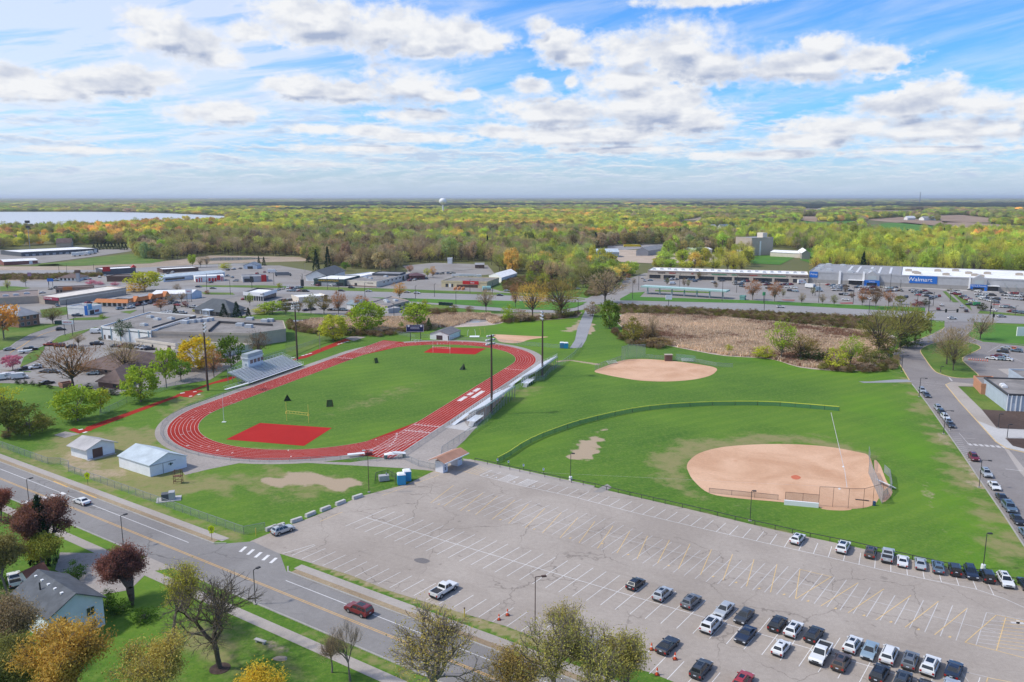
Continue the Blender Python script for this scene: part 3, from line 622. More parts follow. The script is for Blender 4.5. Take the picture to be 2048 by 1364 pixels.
for P_ in([(1885,583),(1892,583),(1918,605),(1906,605)],[(1930,592),(1940,612),(1944,622),(1925,607),(1900,584),(1905,584)]):
 sheet('verge',M_VERGE,P_,.18)
for P_ in([(1563,599.5),(1590,600),(1588,602),(1566,601)],[(1678,606),(1705,605),(1706,608),(1682,608)],[(1985,608),(2020,610),(2020,612),(1985,610)]):
 sheet('planting_bed',mat('red_mulch',(.30,.08,.06),.95,.2),P_,.2)
sheet('street',M_ROAD,[(-60,715),(0,704),(12,701),(32,685),(62,669),(100,656),(135,648),(222,632),(320,612),(400,600),(480,584),(505,588),(420,604),(320,624),(202,650),(140,664),(105,678),(87,692),(50,706),(0,722),(-60,735)],.13)
L=MB();L.strip([G(*p)for p in[(20,706),(45,692),(62,680),(85,669),(120,658)]],.35,.17);struct(L.build('road_centre_line',M_YEL))
L=MB();L.kerb([G(*p)for p in[(50,706),(87,692),(105,678),(140,664),(202,650)]],.5,.2);L.kerb([G(*p)for p in[(12,701),(32,685),(62,669),(100,656),(135,648)]],.5,.2);struct(L.build('kerb',KM))
for P_ in([(1232,640),(1250,628),(1400,632),(1640,655),(1780,668),(1790,690),(1770,700),(1780,715),(1740,738),(1680,742),(1600,735),(1540,718),(1450,712),(1380,700),(1330,690),(1280,680),(1250,660)],[(575,645),(640,636),(740,636),(820,634),(900,625),(980,628),(1012,640),(985,650),(900,655),(860,655),(760,668),(700,668),(640,665),(590,660)]):
 sheet('marsh',M_MARSH,smoothpoly(P_,3),.025,True)
sheet('scrub_ground',M_TAN,[(1240,612),(1500,625),(1750,637),(1840,642),(1850,655),(1750,660),(1640,650),(1400,633),(1250,628),(1205,620)],.03)
sheet('scrub_ground',M_TAN,[(950,628),(1120,626),(1165,625),(1155,635),(1100,640),(1010,643)],.03)
for P_ in([(573,644),(600,638),(622,637),(600,645),(575,650)],[(932,643),(950,639),(972,639),(978,642),(955,645),(935,645)]):
 sheet('pond',mat('pond_water',(.25,.28,.31),.08,spec=.6),smoothpoly(P_),.04,True)
lk,T,b=newmat('lake_water');b.inputs['Roughness'].default_value=.3;b.inputs['Base Color'].default_value=(.48,.50,.52,1);b.inputs['Specular IOR Level'].default_value=.5
sheet('lake',lk,[(-1500,424),(-400,423),(0,424),(150,424),(240,424),(330,427),(380,429),(460,433),(440,441),(330,443),(200,448),(100,455),(-400,462),(-1500,462)],.6)
for P_,mm in(([(1873,431),(1925,430),(1986,437),(1976,445),(1886,445)],M_FIELD),([(1726,439),(1801,434),(1848,440),(2011,450),(2100,453),(2100,458),(1911,456),(1776,444)],M_FIELD),([(1776,446),(1811,445),(1878,452),(1860,460),(1811,465),(1726,452)],M_MEAD),([(1600,433),(1640,433),(1632,444),(1600,442)],M_FIELD),([(1736,421),(1856,421),(1856,425),(1736,424)],M_FIELD),([(1601,417.5),(1648,417.5),(1648,421),(1605,421)],M_FIELD),([(1355,441),(1392,436),(1410,432),(1405,440),(1380,450),(1395,440)],M_TAN),([(1215,490),(1330,487),(1330,494),(1250,500),(1215,498)],M_HWY),([(1215,500),(1290,500),(1480,512),(1480,526),(1300,527),(1200,522)],M_SAND),([(1600,498),(1640,495),(1632,530),(1600,520)],M_MEAD),([(1820,470),(1940,466),(1940,469),(1830,473)],M_CONW),([(1560,500),(1610,505),(1560,530),(1500,527),(1480,515)],M_MEAD),([(0,500),(80,505),(260,497),(268,502),(200,512),(60,530),(-100,530),(-100,505)],M_COM),([(805,532),(870,526),(960,529),(970,537),(880,545),(820,545)],M_COM),([(1600,440),(1640,445),(1700,440),(1720,450),(1650,455),(1580,450)],M_MEAD)):
 sheet('field',mm,P_,.3)
def leafmat(name,trans=.35,wv=.28):
 m=D.materials.new(name);m.use_nodes=True;T=NT(m.node_tree);T.N.clear()
 at=T.n('ShaderNodeAttribute',attribute_type='INSTANCER',attribute_name='tint')
 lv=T.n('ShaderNodeVertexColor',layer_name='lv');s=T.n('ShaderNodeSeparateColor',{0:lv.outputs[0]})
 k=T.ramp(s.outputs[0],0,1,1-wv,1+wv)
 c=T.mix(1.,at.outputs['Color'],T.n('ShaderNodeCombineColor',{0:k,1:k,2:k}).outputs[0],'MULTIPLY')
 c=T.mix(T.m('MULTIPLY',s.outputs[1],.35),c,T.mix(1.,c,(1.35,.92,.6),'MULTIPLY'))
 d=T.n('ShaderNodeBsdfDiffuse',{0:c});t=T.n('ShaderNodeBsdfTranslucent',{0:T.mix(1.,c,(1.25,1.15,.6),'MULTIPLY')})
 T.L.new(T.n('ShaderNodeMixShader',{0:trans,1:d,2:t}).outputs[0],T.n('ShaderNodeOutputMaterial').inputs[0]);return m
LEAF=leafmat('leaf');NEEDLE=leafmat('needle',.08,.35)
BARK=mat('bark',(.19,.16,.13),.95,.3,6.);BARKD=mat('dark_bark',(.10,.08,.065),.95,.3,6.)
REED=leafmat('reed',.25,.35)
def quads(C,S,lv,elong=1.0,up=None,rng=RNG):
 """leaf quads: centres C (n,3), half sizes S (n), random orientation (or biased along 'up' vectors)"""
 n=len(C);a=rng.normal(size=(n,3));a/=np.linalg.norm(a,axis=1)[:,None]
 if up is not None:a=up+.45*a;a/=np.linalg.norm(a,axis=1)[:,None]
 b=rng.normal(size=(n,3));b-=(b*a).sum(1)[:,None]*a;b/=np.linalg.norm(b,axis=1)[:,None]
 A=a*(S*elong)[:,None];B=b*(S/elong)[:,None]
 V=np.stack([C-A,C+B,C+A,C-B],1).reshape(-1,3)
 F=np.arange(4*n).reshape(n,4);return V,F,np.repeat(lv,4,0)
def leafobj(name,V,F,lv,m,parent=None):
 o=nmesh(name,V,F,m,parent);ca=o.data.color_attributes.new('lv','FLOAT_COLOR','POINT')
 c=np.ones((len(V),4),np.float32);c[:,0]=lv[:,0];c[:,1]=lv[:,1];ca.data.foreach_set('color',c.ravel());return o
def crown_pts(nc,per,zc,rx,rz,cr,shell=.45,rng=RNG,shape=None):
 """clump centres in an ellipsoid, leaves gaussian round them"""
 d=rng.normal(size=(nc,3));d/=np.linalg.norm(d,axis=1)[:,None]
 r=(shell+(1-shell)*rng.random(nc))**.6
 d=d*r[:,None]
 if shape=='vase':k=.55+.45*np.clip((d[:,2]+1)/1.4,0,1);d[:,0]*=k;d[:,1]*=k
 if shape=='cone':h=rng.random(nc)**1.2;a=rng.random(nc)*6.283;q=(1-h)**.9*(.75+.25*rng.random(nc));d=np.stack([q*np.cos(a),q*np.sin(a),h*2-1],1)
 if shape=='dome':d[:,2]=np.where(d[:,2]<-.35,-.35+(d[:,2]+.35)*.3,d[:,2])
 cc=d*[rx,rx,rz]+[0,0,zc]
 cr_=cr*(.6+.8*rng.random(nc))
 lvc=rng.random(nc);lvo=rng.random(nc)
 idx=np.repeat(np.arange(nc),per)
 P_=cc[idx]+rng.normal(size=(nc*per,3))*cr_[idx][:,None]*[1,1,.75]
 lv=np.stack([np.clip(lvc[idx]*.75+rng.random(nc*per)*.35,0,1),np.clip(lvo[idx]+rng.normal(size=nc*per)*.15,0,1)],1)
 return P_,lv,cc
def limbs(B,base,tips,r0,rng,fork=.45,wob=.06,n=5):
 """trunk with limbs reaching for the clump centres"""
 zs=base
 for t in tips:
  t=Vector(t);h=zs*(.55+.75*rng.random())
  a=Vector((0,0,min(h,t.z*.8)));mid=a.lerp(t,.5)+Vector((0,0,abs(t.z-a.z)*.12))+Vector(rng.normal(size=3)*wob)
  B.tube(a,mid,r0*.42,r0*.26,n,cap=False);B.tube(mid,t,r0*.26,r0*.06,n,cap=False)
PROTO={}
def proto_tree(kind,seed):
 """one tree of unit height and unit crown width"""
 rng=np.random.default_rng(seed);root=thing('tree','tree','tree')
 if kind=='round':
  P_,lv,cc=crown_pts(85,34,.53,.45,.46,.055,.55,rng);V,F,l=quads(P_,.018+.014*rng.random(len(P_)),lv,1.3,rng=rng)
  lo,tr=.3,cc[:14]
 elif kind=='broad':
  P_,lv,cc=crown_pts(60,26,.62,.43,.36,.055,.4,rng);V,F,l=quads(P_,.018+.017*rng.random(len(P_)),lv,1.2,rng=rng)
  lo,tr=.38,cc[:22]
 elif kind=='vase':
  P_,lv,cc=crown_pts(70,20,.64,.46,.36,.06,.35,rng,'vase');V,F,l=quads(P_,.011+.012*rng.random(len(P_)),lv,1.7,rng=rng)
  lo,tr=.28,cc[:34]
 elif kind=='bare':
  P_,lv,cc=crown_pts(75,20,.63,.46,.36,.07,.25,rng)
  up=P_-[0,0,.25];up/=np.linalg.norm(up,axis=1)[:,None]
  V,F,l=quads(P_,.008+.012*rng.random(len(P_)),lv,3.0,up=up,rng=rng);lo,tr=.3,cc[:40]
 elif kind=='conifer':
  P_,lv,cc=crown_pts(120,22,.52,.42,.5,.035,0,rng,'cone');V,F,l=quads(P_,.014+.012*rng.random(len(P_)),lv,1.6,rng=rng);lo,tr=.9,[]
 elif kind=='bush':
  P_,lv,cc=crown_pts(45,30,.45,.46,.5,.07,.3,rng,'dome');V,F,l=quads(P_,.016+.016*rng.random(len(P_)),lv,1.3,rng=rng);lo,tr=.2,cc[:16]
 leafobj('crown',V,F,l,NEEDLE if kind=='conifer' else LEAF,root)
 B=MB();B.tube((0,0,-.01),(.004,0,lo),.020,.014,7,cap=False)
 if kind=='conifer':B.tube((0,0,lo),(0,0,1),.014,.002,5)
 else:B.tube((.004,0,lo),tuple(rng.normal(size=2)*.03)+(min(.8,lo+.4),),.014,.005,6,cap=False)
 limbs(B,lo,tr,.022,rng)
 B.build('trunk',BARK if kind!='bare' else BARKD,root,True)
 return root
for kd,ns in(('round',2),('broad',3),('vase',2),('bare',3),('conifer',2),('bush',2)):
 PROTO[kd]=[proto_tree(kd,100+17*i+len(kd))for i in range(ns)]
USED=set()
def settint(r,c):
 for ch in r.children:
  if ch.name.split('.')[0]in('crown','leaves'):ch['tint']=[float(x)for x in c]
NM={'round':'round_tree','broad':'leafy_tree','vase':'spreading_tree','bare':'budding_tree','conifer':'conifer','bush':'shrub'}
def plant(p,H,Wd,kind,tint,label,group=None,cat='tree',v=None,rz=None,name=None):
 v=random.randrange(len(PROTO[kind]))if v is None else v%len(PROTO[kind]);pr=PROTO[kind][v]
 rz=random.uniform(0,6.28)if rz is None else rz
 if(kind,v)not in USED:
  USED.add((kind,v));r=pr;r.location=p;r.rotation_euler=(0,0,rz);r.scale=(Wd,Wd,H);tag(r,label,cat,group)
 else:r=dup(pr,p,rz,label,group,(Wd,Wd,H));r['category']=cat
 if group is None and 'group' in r:del r['group']
 r.name=name or NM[kind];settint(r,tint);return r
def hpx(u,vb,vt):
 g=G(u,vb);b=(vt-682)/FPX;cy,sy=math.cos(PITCH),math.sin(PITCH)
 dz=-(g.y*sy+b*g.y*cy)/(cy-b*sy)
 return dz+HC
def wpx(u,vb,w):g=G(u,vb);return w/FPX*math.hypot(g.y,HC)
C_LIME=(.145,.21,.022);C_YEL=(.30,.25,.02);C_YG=(.21,.235,.028);C_GRN=(.075,.14,.02);C_OL=(.115,.12,.035);C_BR=(.15,.115,.075);C_OR=(.27,.155,.045)
C_RU=(.19,.095,.05);C_DK=(.018,.045,.022);C_MAR=(.11,.035,.035);C_MAG=(.26,.09,.16);C_GOLD=(.29,.21,.05);C_TW=(.17,.14,.10)
def _t(c,k=1.75):return tuple(min(.75,x*k)for x in c)
C_LIME,C_YEL,C_YG,C_GRN,C_OL,C_BR,C_OR,C_RU,C_MAR,C_MAG,C_GOLD,C_TW=[_t(c)for c in(C_LIME,C_YEL,C_YG,C_GRN,C_OL,C_BR,C_OR,C_RU,C_MAR,C_MAG,C_GOLD,C_TW)]
TR_=[(735,664,606,64,'round',C_LIME,'large round bright green willow beyond the track, left of the scoreboard'),(667,681,633,54,'round',C_YG,'round yellow-green willow by the end of the jump runway'),(835,657,607,64,'broad',C_LIME,'open crowned green willow behind the scoreboard'),(1219,657,604,40,'round',(.12,.19,.02),'upright dense green tree beside the grey footpath'),(802,657,643,11,'bush',C_GRN,'small dark green bush left of the scoreboard'),(858,656,637,14,'conifer',C_GRN,'narrow green evergreen right of the scoreboard'),(701,671,651,20,'bush',(.04,.09,.03),'dark green bush between the two round willows'),(1562,719,646,62,'vase',C_LIME,'leaning lime green willow at the edge of the marsh'),(1600,721,672,70,'bare',(.2,.17,.05),'sprawling half bare willow limbs right of the leaning willow'),(1620,722,695,60,'bush',(.06,.10,.03),'dark green thicket under the sprawling willow'),(1528,716,690,40,'bush',C_YG,'yellow-green bush left of the leaning willow'),(1700,737,675,46,'vase',C_LIME,'ragged lime green tree at the corner of the marsh'),(1672,738,694,44,'bush',C_YG,'yellow-green shrub under the ragged lime tree'),(1732,730,690,40,'bush',C_OL,'olive bush right of the ragged lime tree'),(1757,712,620,84,'bare',C_OL,'tall bare budding tree left in the clump by the school drive'),(1800,696,610,92,'bare',C_OL,'broad budding tree with olive crown at the bend of the school drive'),(1830,688,620,60,'broad',C_OL,'olive tree right in the clump by the school drive'),(1776,712,672,50,'bush',C_OL,'low olive thicket under the budding trees'),(1815,695,665,50,'bush',(.07,.11,.03),'dark green thicket beside the bend of the school drive'),(1757,722,700,40,'bush',(.09,.13,.03),'green bush beside the kerb corner of the school drive'),(1893,729,660,66,'bare',C_TW,'bare twiggy tree on the grass island, left one'),(1906,741,678,50,'bare',C_OL,'bare twiggy tree on the grass island, front one'),(1913,712,655,60,'bare',C_TW,'bare twiggy tree on the grass island, back one'),(1960,679,630,48,'bare',C_TW,'bare tree on the lawn right of the junction'),(1065,634,566,66,'bare',C_GOLD,'golden budding tree beside the frontage road, left of a pair'),(1122,633,558,80,'bare',(.24,.2,.06),'golden budding tree beside the frontage road, right of a pair'),(1128,634,612,36,'bush',C_OL,'bushy undergrowth below the golden budding trees'),(1210,606,545,84,'bare',C_TW,'wide bare brown tree at the junction near the filling station'),(972,624,578,34,'bare',C_TW,'slim bare tree by the marsh pond, one of two stems'),(1031,617,566,22,'bare',C_RU,'thin leaning bare tree left of the golden pair'),(1016,643,608,26,'bush',C_LIME,'lime green shrub right of the marsh pond'),(1038,642,618,40,'bush',C_TW,'grey brown brush right of the marsh pond'),(1185,632,605,34,'bush',C_TW,'bare grey brush beside the grey footpath'),(799,598,566,30,'vase',C_OR,'orange budding tree on the grass between the highway lanes'),(677,628,585,32,'vase',C_RU,'rust coloured tree in the row behind the marsh'),(722,618,592,32,'vase',C_RU,'rust coloured tree beside the low clinic'),(622,628,590,30,'vase',C_OL,'olive budding tree left in the row behind the marsh'),(648,628,592,34,'vase',(.19,.15,.05),'tan budding tree in the row behind the marsh'),(290,582,543,62,'broad',C_YG,'large yellow-green tree beside the orange roofed shops'),(268,584,566,44,'bush',C_GOLD,'low golden bush left of the large yellow-green tree'),(8,678,608,62,'broad',C_OR,'big orange tree at the left edge beside the brick flats'),(106,648,616,44,'bare',(.12,.10,.04),'dark twiggy tree on the verge of the curving street'),(182,569,559,20,'bush',C_MAG,'pink blossom tree by the highway, larger of three'),(200,570,562,16,'bush',C_MAG,'pink blossom tree by the highway, middle of three'),(230,571,564,16,'bush',C_MAG,'pink blossom tree by the highway, right of three'),(351,631,612,14,'conifer',C_DK,'small spruce left of the grey hip roofed restaurant'),(448,637,609,20,'conifer',C_DK,'dark spruce in front of the restaurant, left one'),(474,637,606,21,'conifer',(.025,.06,.035),'blue green spruce in front of the restaurant, middle one'),(497,636,617,14,'conifer',C_DK,'small spruce in front of the restaurant, right one'),(246,683,642,38,'vase',(.035,.10,.03),'green pine against the white wall of the flat roofed plant'),(157,692,667,26,'bare',C_TW,'small bare pinkish tree in the car park'),(26,740,710,38,'broad',C_MAG,'magenta blossom tree beside the curving street'),(146,776,692,106,'bare',(.22,.125,.065),'wide rusty budding tree in front of the brown roofed offices'),(252,750,684,66,'bare',C_TW,'leafless forked tree behind the brown roofed offices'),(282,803,736,66,'round',C_LIME,'rounded green tree along the left fence, right of the offices'),(333,776,697,46,'broad',C_LIME,'tall green tree along the left fence'),(362,762,722,46,'broad',C_GRN,'green tree half hidden behind the tall green tree'),(396,738,678,70,'round',C_YEL,'bright yellow tree beside the flat roofed plant'),(428,754,700,40,'bare',C_RU,'bare brownish tree left of the grandstand'),(463,744,675,48,'broad',(.10,.18,.02),'fresh green tree behind the grandstand steps'),(518,716,664,46,'bare',(.15,.11,.09),'bare brown tree behind the press box'),(155,842,776,76,'round',C_LIME,'yellow-green shrubby tree beside the long jump runway'),(202,826,776,38,'broad',C_YG,'slim yellow-green tree beside the long jump runway'),(18,873,800,60,'broad',(.10,.13,.03),'green scrubby tree at the left edge above the street fence'),(60,872,806,62,'bush',(.12,.15,.03),'green scrub beside the end of the runway'),(10,820,770,66,'bush',C_YG,'pale yellow-green scrub at the left edge'),(85,862,830,40,'bush',C_OL,'olive scrub near the runway end'),(1505,600,562,36,'vase',C_RU,'rust coloured tree at the front of the supercentre car park, first of a pair'),(1549,604,565,30,'vase',C_RU,'rust coloured tree at the front of the supercentre car park, second of a pair'),(1724,612,576,26,'vase',C_RU,'rust tree in the left of three before the supercentre'),(1751,617,575,30,'vase',(.17,.10,.05),'rust tree in the middle of three before the supercentre'),(1777,613,582,24,'vase',C_RU,'rust tree in the right of three before the supercentre'),(1603,608,586,15,'bare',C_TW,'small bare tree in the car park, left of three'),(1645,609,588,14,'bare',C_TW,'small bare tree in the car park, middle of three'),(1668,612,590,15,'bare',C_OL,'small bare tree in the car park, right of three'),(1800,609,592,20,'broad',C_OL,'small pale olive tree beside the red bush'),(1833,614,600,22,'bush',C_MAR,'dark red bush near the traffic lights'),(1850,612,598,18,'bush',(.05,.07,.03),'dark evergreen bush near the traffic lights'),(1964,621,606,20,'bush',(.06,.08,.03),'dark bush right of the supercentre entrance road'),(633,548,503,17,'conifer',C_DK,'tall dark spruce behind the antique shop, left one'),(656,541,497,17,'conifer',C_DK,'tall dark spruce behind the antique shop, right one'),(691,542,524,16,'broad',C_GRN,'small green tree behind the antique shop'),(518,531,514,8,'conifer',C_DK,'small dark spruce by the blue gabled house, left one'),(528,531,515,9,'conifer',C_DK,'small dark spruce by the blue gabled house, right one'),(385,535,508,16,'broad',C_LIME,'slim lime tree beyond the long blue roofed store'),(401,535,513,14,'bare',C_TW,'bare tree beyond the long blue roofed store, left'),(414,534,512,14,'bare',C_TW,'bare tree beyond the long blue roofed store, right'),(450,538,525,22,'bush',C_YG,'yellow-green bush left of the blue gabled house'),(820,547,531,16,'vase',C_RU,'rust tree behind the maroon roofed store'),(866,556,533,14,'vase',C_OR,'rust orange tree by the equipment yard'),(855,555,537,17,'vase',C_YG,'yellow-green tree by the equipment yard'),(797,562,552,5,'conifer',(.03,.06,.03),'narrow evergreen against the cream store wall, left'),(807,561,552,5,'conifer',(.03,.06,.03),'narrow evergreen against the cream store wall, right'),(545,628,602,46,'broad',C_LIME,'lime tree beside the blue glass showroom'),(528,628,612,40,'bush',C_YG,'yellow-green bush beside the restaurant car park'),(388,624,617,7,'bush',C_YG,'small yellow-green bush at the restaurant corner'),(371,616,603,14,'vase',C_MAR,'small dark red tree beside the restaurant'),(343,606,588,26,'bare',C_TW,'bare twiggy tree in front of the orange roofed shops'),(322,622,598,26,'bare',C_RU,'bare rusty tree in the shops car park'),(363,603,585,22,'bare',C_TW,'bare grey tree beside the white hall'),(1265,684,636,40,'bush',(.2,.19,.04),'golden green bush at the near edge of the marsh'),(1305,680,632,22,'bare',C_TW,'thin bare tree at the near edge of the marsh'),(1312,690,676,66,'bush',(.19,.145,.06),'low russet shrub at the marsh edge'),(1268,676,656,14,'bush',C_YG,'small lime shrub at the marsh edge'),(1290,676,655,60,'bush',(.16,.125,.06),'brown brush behind the russet shrub'),(1458,706,688,16,'bush',C_YG,'small yellow-green shrub on the marsh edge'),(1275,668,650,40,'bush',(.2,.18,.05),'golden brush in the marsh corner'),(1722,655,640,16,'bush',(.04,.10,.03),'dark green bush beside the highway'),]
for t in TR_:
 u,vb,vt,w_,kd,tint,lab=t
 plant(G(u,vb),hpx(u,vb,vt)*1.04,wpx(u,vb,w_)*1.2,kd,[min(.8,x*1.18+.012)for x in tint]if tint[0]>.06 else tint,lab,cat='shrub' if kd=='bush' else 'tree')
i=0
for u,vb,vt in[(188,500,489),(196,500,487),(203,499,488),(210,499,486),(217,499,487),(224,499,486),(231,499,487),(238,499,485),(245,500,486),(252,500,488)]:
 plant(G(u,vb),hpx(u,vb,vt),wpx(u,vb,11),'conifer',C_DK,'dark conifer in the shelter belt right of the long warehouse, %s from the left'%ordn(i),'conifers in the shelter belt');i+=1
i=0
for u,v in[(1268,570),(1334,572),(1368,575),(1432,579),(1376,576),(1398,560),(1548,588),(1566,596),(1690,590),(1704,600),(1625,592)]:
 plant(G(u,v),5.5+(i%3),4.0,'bare',[C_TW,C_OL,C_BR][i%3],'thin young tree on a car park island, %s from the left'%ordn(i),'young trees on car park islands');i+=1
i=0
for u,v,w_,h_ in[(163,703,12,2),(205,787,16,2),(36,768,14,1.5),(50,770,12,1.5),(66,772,12,1.5),(78,774,12,1.5),(100,777,14,1.4),(178,782,20,2.2),(228,790,26,1.8),(262,700,12,2.5),(202,681,10,1.6)]:
 plant(G(u,v),h_*1.3,wpx(u,v,w_),'bush',(.035,.07,.02),'dark clipped bush by the brown roofed offices, %s from the left'%ordn(i),'clipped bushes round the offices','shrub');i+=1
i=0
for u,v,w_,kd in[(15,580,16,'bare'),(48,565,14,'bush'),(88,601,16,'bush'),(130,559,12,'bush'),(205,637,14,'bush'),(236,610,16,'bush'),(300,571,14,'bare'),(355,590,18,'bare'),(415,588,12,'bush'),(500,612,20,'bare'),(560,575,14,'bush'),(572,632,26,'vase'),(598,630,22,'vase'),(700,634,20,'bush'),(728,630,16,'bush'),(850,608,14,'bush'),(905,628,28,'bush'),(940,626,22,'bush'),(1005,560,20,'bush'),(1060,575,26,'vase'),(1085,580,28,'bare'),(1150,586,26,'bare'),(1240,563,16,'vase'),(1255,556,14,'bush')]:
 plant(G(u,v),wpx(u,v,w_)*(1.3 if kd!='bush' else.7),wpx(u,v,w_),kd,[C_YG,C_OL,C_BR,C_RU,C_LIME][i%5],'%s on the roadside verges, %s from the left'%('low bush' if kd=='bush' else 'small budding tree',ordn(i)),'small trees and bushes on the roadside verges','shrub' if kd=='bush' else 'tree');i+=1
def branches(B,leaves,p,d,L,r,lvl,rng,spread=.62,maxl=5,up=.10,nch=3):
 segs=3;q=p.copy();dd=d.copy()
 for i in range(segs):
  dd=(dd+Vector(rng.normal(size=3))*.13+Vector((0,0,up))).normalized()
  q2=q+dd*(L/segs);ra=r*(1-.38*i/segs);rb=r*(1-.38*(i+1)/segs)
  B.tube(q,q2,ra,rb,6 if lvl<2 else 3,cap=False);q=q2
  if lvl>=maxl-2:leaves.append((q.copy(),dd.copy(),lvl))
  if lvl>0 and lvl<maxl and i<segs-1 and rng.random()<.75:
   ax=Vector(rng.normal(size=3)).normalized();nd=(dd+ax*spread*1.1).normalized()
   branches(B,leaves,q,nd,L*.62,rb*.55,lvl+1,rng,spread,maxl,up,nch)
 if lvl<maxl:
  k=nch if lvl else nch+1
  for j in range(k):
   ax=Vector(rng.normal(size=3));ax-=dd*ax.dot(dd);ax.normalize()
   nd=(dd+ax*spread*(.7+.5*rng.random())).normalized()
   branches(B,leaves,q,nd,L*(.68+.14*rng.random()),r*.56,lvl+1,rng,spread,maxl,up,nch)
def near_tree(u,vb,vt,wp,label,tint,seed,dens=5,ls=.12,maxl=5,name='budding_tree',bark=None,trunk=.28,lsd=.5,cat='tree',spread=.62,r0=None,loc=None,up=.1):
 rng=np.random.default_rng(seed);g=G(u,vb)if loc is None else loc;H=hpx(u,vb,vt);Wd=wpx(u,vb,wp)
 root=thing(name,label,cat,g);B=MB();lv=[]
 branches(B,lv,Vector((0,0,0)),Vector((0,0,1)),H*trunk,r0 or H*.022,0,rng,spread,maxl,up)
 A=np.array(B.v);rad=np.percentile(np.hypot(A[:,0],A[:,1]),98);top=A[:,2].max();kx=Wd/2/rad;kz=H/top
 fade=np.clip(A[:,2]/(H*trunk),0,1);sc=1+(kx-1)*fade
 B.v=[(a[0]*s,a[1]*s,a[2]*kz)for a,s in zip(A,sc)]
 B.build('branches',bark or BARK,root,True)
 C0=np.array([q[0]for q in lv]);f=np.clip(C0[:,2]/(H*trunk),0,1);C0[:,:2]*=(1+(kx-1)*f)[:,None];C0[:,2]*=kz
 if dens>0:
  idx=np.repeat(np.arange(len(C0)),dens);P_=C0[idx]+rng.normal(size=(len(idx),3))*lsd
  c=rng.random(len(C0));l_=np.stack([np.clip(.6*c[idx]+.4*rng.random(len(idx)),0,1),rng.random(len(idx))],1)
  V,F,l=quads(P_,ls*(.5+.8*rng.random(len(P_))),l_,1.4,rng=rng)
  o=leafobj('leaves',V,F,l,LEAF,root);o['tint']=[float(x)for x in tint]
 return root
near_tree(440,1336,1152,215,'big bare spreading tree on the lawn, its trunk ringed by a mulch bed',(.3,.28,.1),5,1,.045,5,'bare_tree',BARKD,.2,.3,spread=.72,r0=.34,up=.05)
near_tree(345,1275,1128,135,'many-stemmed half bare tree with yellow-green leaves left of the big bare tree',(.46,.46,.10),6,1,.10,5,trunk=.2,spread=.72)
near_tree(265,1212,1102,128,'dark maroon flowering tree beside the grey roofed house',(.27,.13,.12),7,5,.10,5,'maroon_tree',BARKD,.07,.4,spread=.74)
near_tree(185,1450,1242,195,'large golden leaved tree in front of the house',(.52,.37,.10),8,6,.12,5,'golden_tree',trunk=.2,lsd=.5)
near_tree(325,1450,1278,125,'yellow-green sparse tree right of the golden tree',(.48,.43,.13),9,3,.10,5,trunk=.2)
near_tree(535,1440,1330,88,'small bright yellow bush at the bottom edge',(.68,.55,.08),10,9,.11,4,'yellow_shrub',trunk=.15,cat='shrub')
near_tree(80,1132,1012,120,'copper leaved tree wrapped round a dark spruce',(.25,.13,.11),11,6,.12,5,'copper_tree',BARKD,.07,.45)
near_tree(2,1042,986,46,'maroon tree at the left edge beside the street',(.28,.12,.10),12,7,.12,4,'maroon_tree',BARKD,.15)
near_tree(12,1330,1190,120,'grey brown leafless tree at the left edge beside the house',(.34,.28,.19),13,4,.085,5,'bare_tree',BARK,.15)
near_tree(50,1420,1285,120,'mixed green and brown shrubs in the bottom left corner',(.22,.24,.09),14,8,.12,5,'shrub',BARK,.15,cat='shrub')
near_tree(14,1185,1080,90,'olive brown tree behind the small red roofed shed',(.26,.24,.10),15,6,.12,5,'leafy_tree',BARK,.18)
near_tree(82,1155,1084,86,'yellow-green shrub tree behind the small red roofed shed',(.28,.32,.07),16,10,.13,4,'leafy_tree',BARK,.15)
near_tree(664,1345,1252,62,'small bare twiggy tree beside the sidewalk',(.4,.3,.2),17,1,.03,5,'bare_tree',BARK,.2)
near_tree(700,1362,1240,66,'slender bare tree beside the sidewalk, the taller of the pair',(.4,.33,.2),18,1,.03,5,'bare_tree',BARK,.2)
near_tree(872,1430,1230,190,'airy budding tree with tan and green leaves over the street',(.46,.40,.12),19,1,.10,5,trunk=.2,spread=.72)
near_tree(1110,1420,1222,150,'budding green-brown tree over the verge, left of three',(.40,.40,.12),20,1,.10,5,trunk=.2,spread=.72)
near_tree(1195,1440,1270,180,'broad budding yellow-green tree over the verge, middle of three',(.44,.45,.13),21,1,.10,5,trunk=.18,spread=.72)
near_tree(1262,1430,1262,115,'budding tree over the verge, right of three',(.42,.40,.12),22,1,.10,5,trunk=.2,spread=.72)
near_tree(1138,1300,1215,96,'rounded budding tree beside the tall lot lamp',(.42,.38,.15),23,2,.09,4,trunk=.2,spread=.72)
near_tree(1020,1420,1292,110,'low budding tree left of the verge trees',(.42,.34,.12),24,1,.10,5,trunk=.2,spread=.72)
plant(G(88,1128),hpx(88,1128,998),wpx(88,1128,62),'conifer',(.02,.05,.022),'dark green spruce rising through the copper leaved tree')
MB().prism(arcpoly(0,0,1.5,0,6.28,18)[:-1],0,.05).build('mulch_ring',M_SOIL,loc=G(440,1337));D.objects['mulch_ring']['kind']='structure'
for k,(x,y,z,w_)in enumerate([(215,1215,1175,40),(240,1225,1195,50),(290,1240,1215,60),(150,1160,1120,50),(10,1170,1150,60)]):
 plant(G(x,y),hpx(x,y,z)*.9,wpx(x,y,w_),'bush',(.05,.12,.02),'green shrub round the grey roofed house, %s of five'%ordn(k),'green shrubs round the house','shrub')
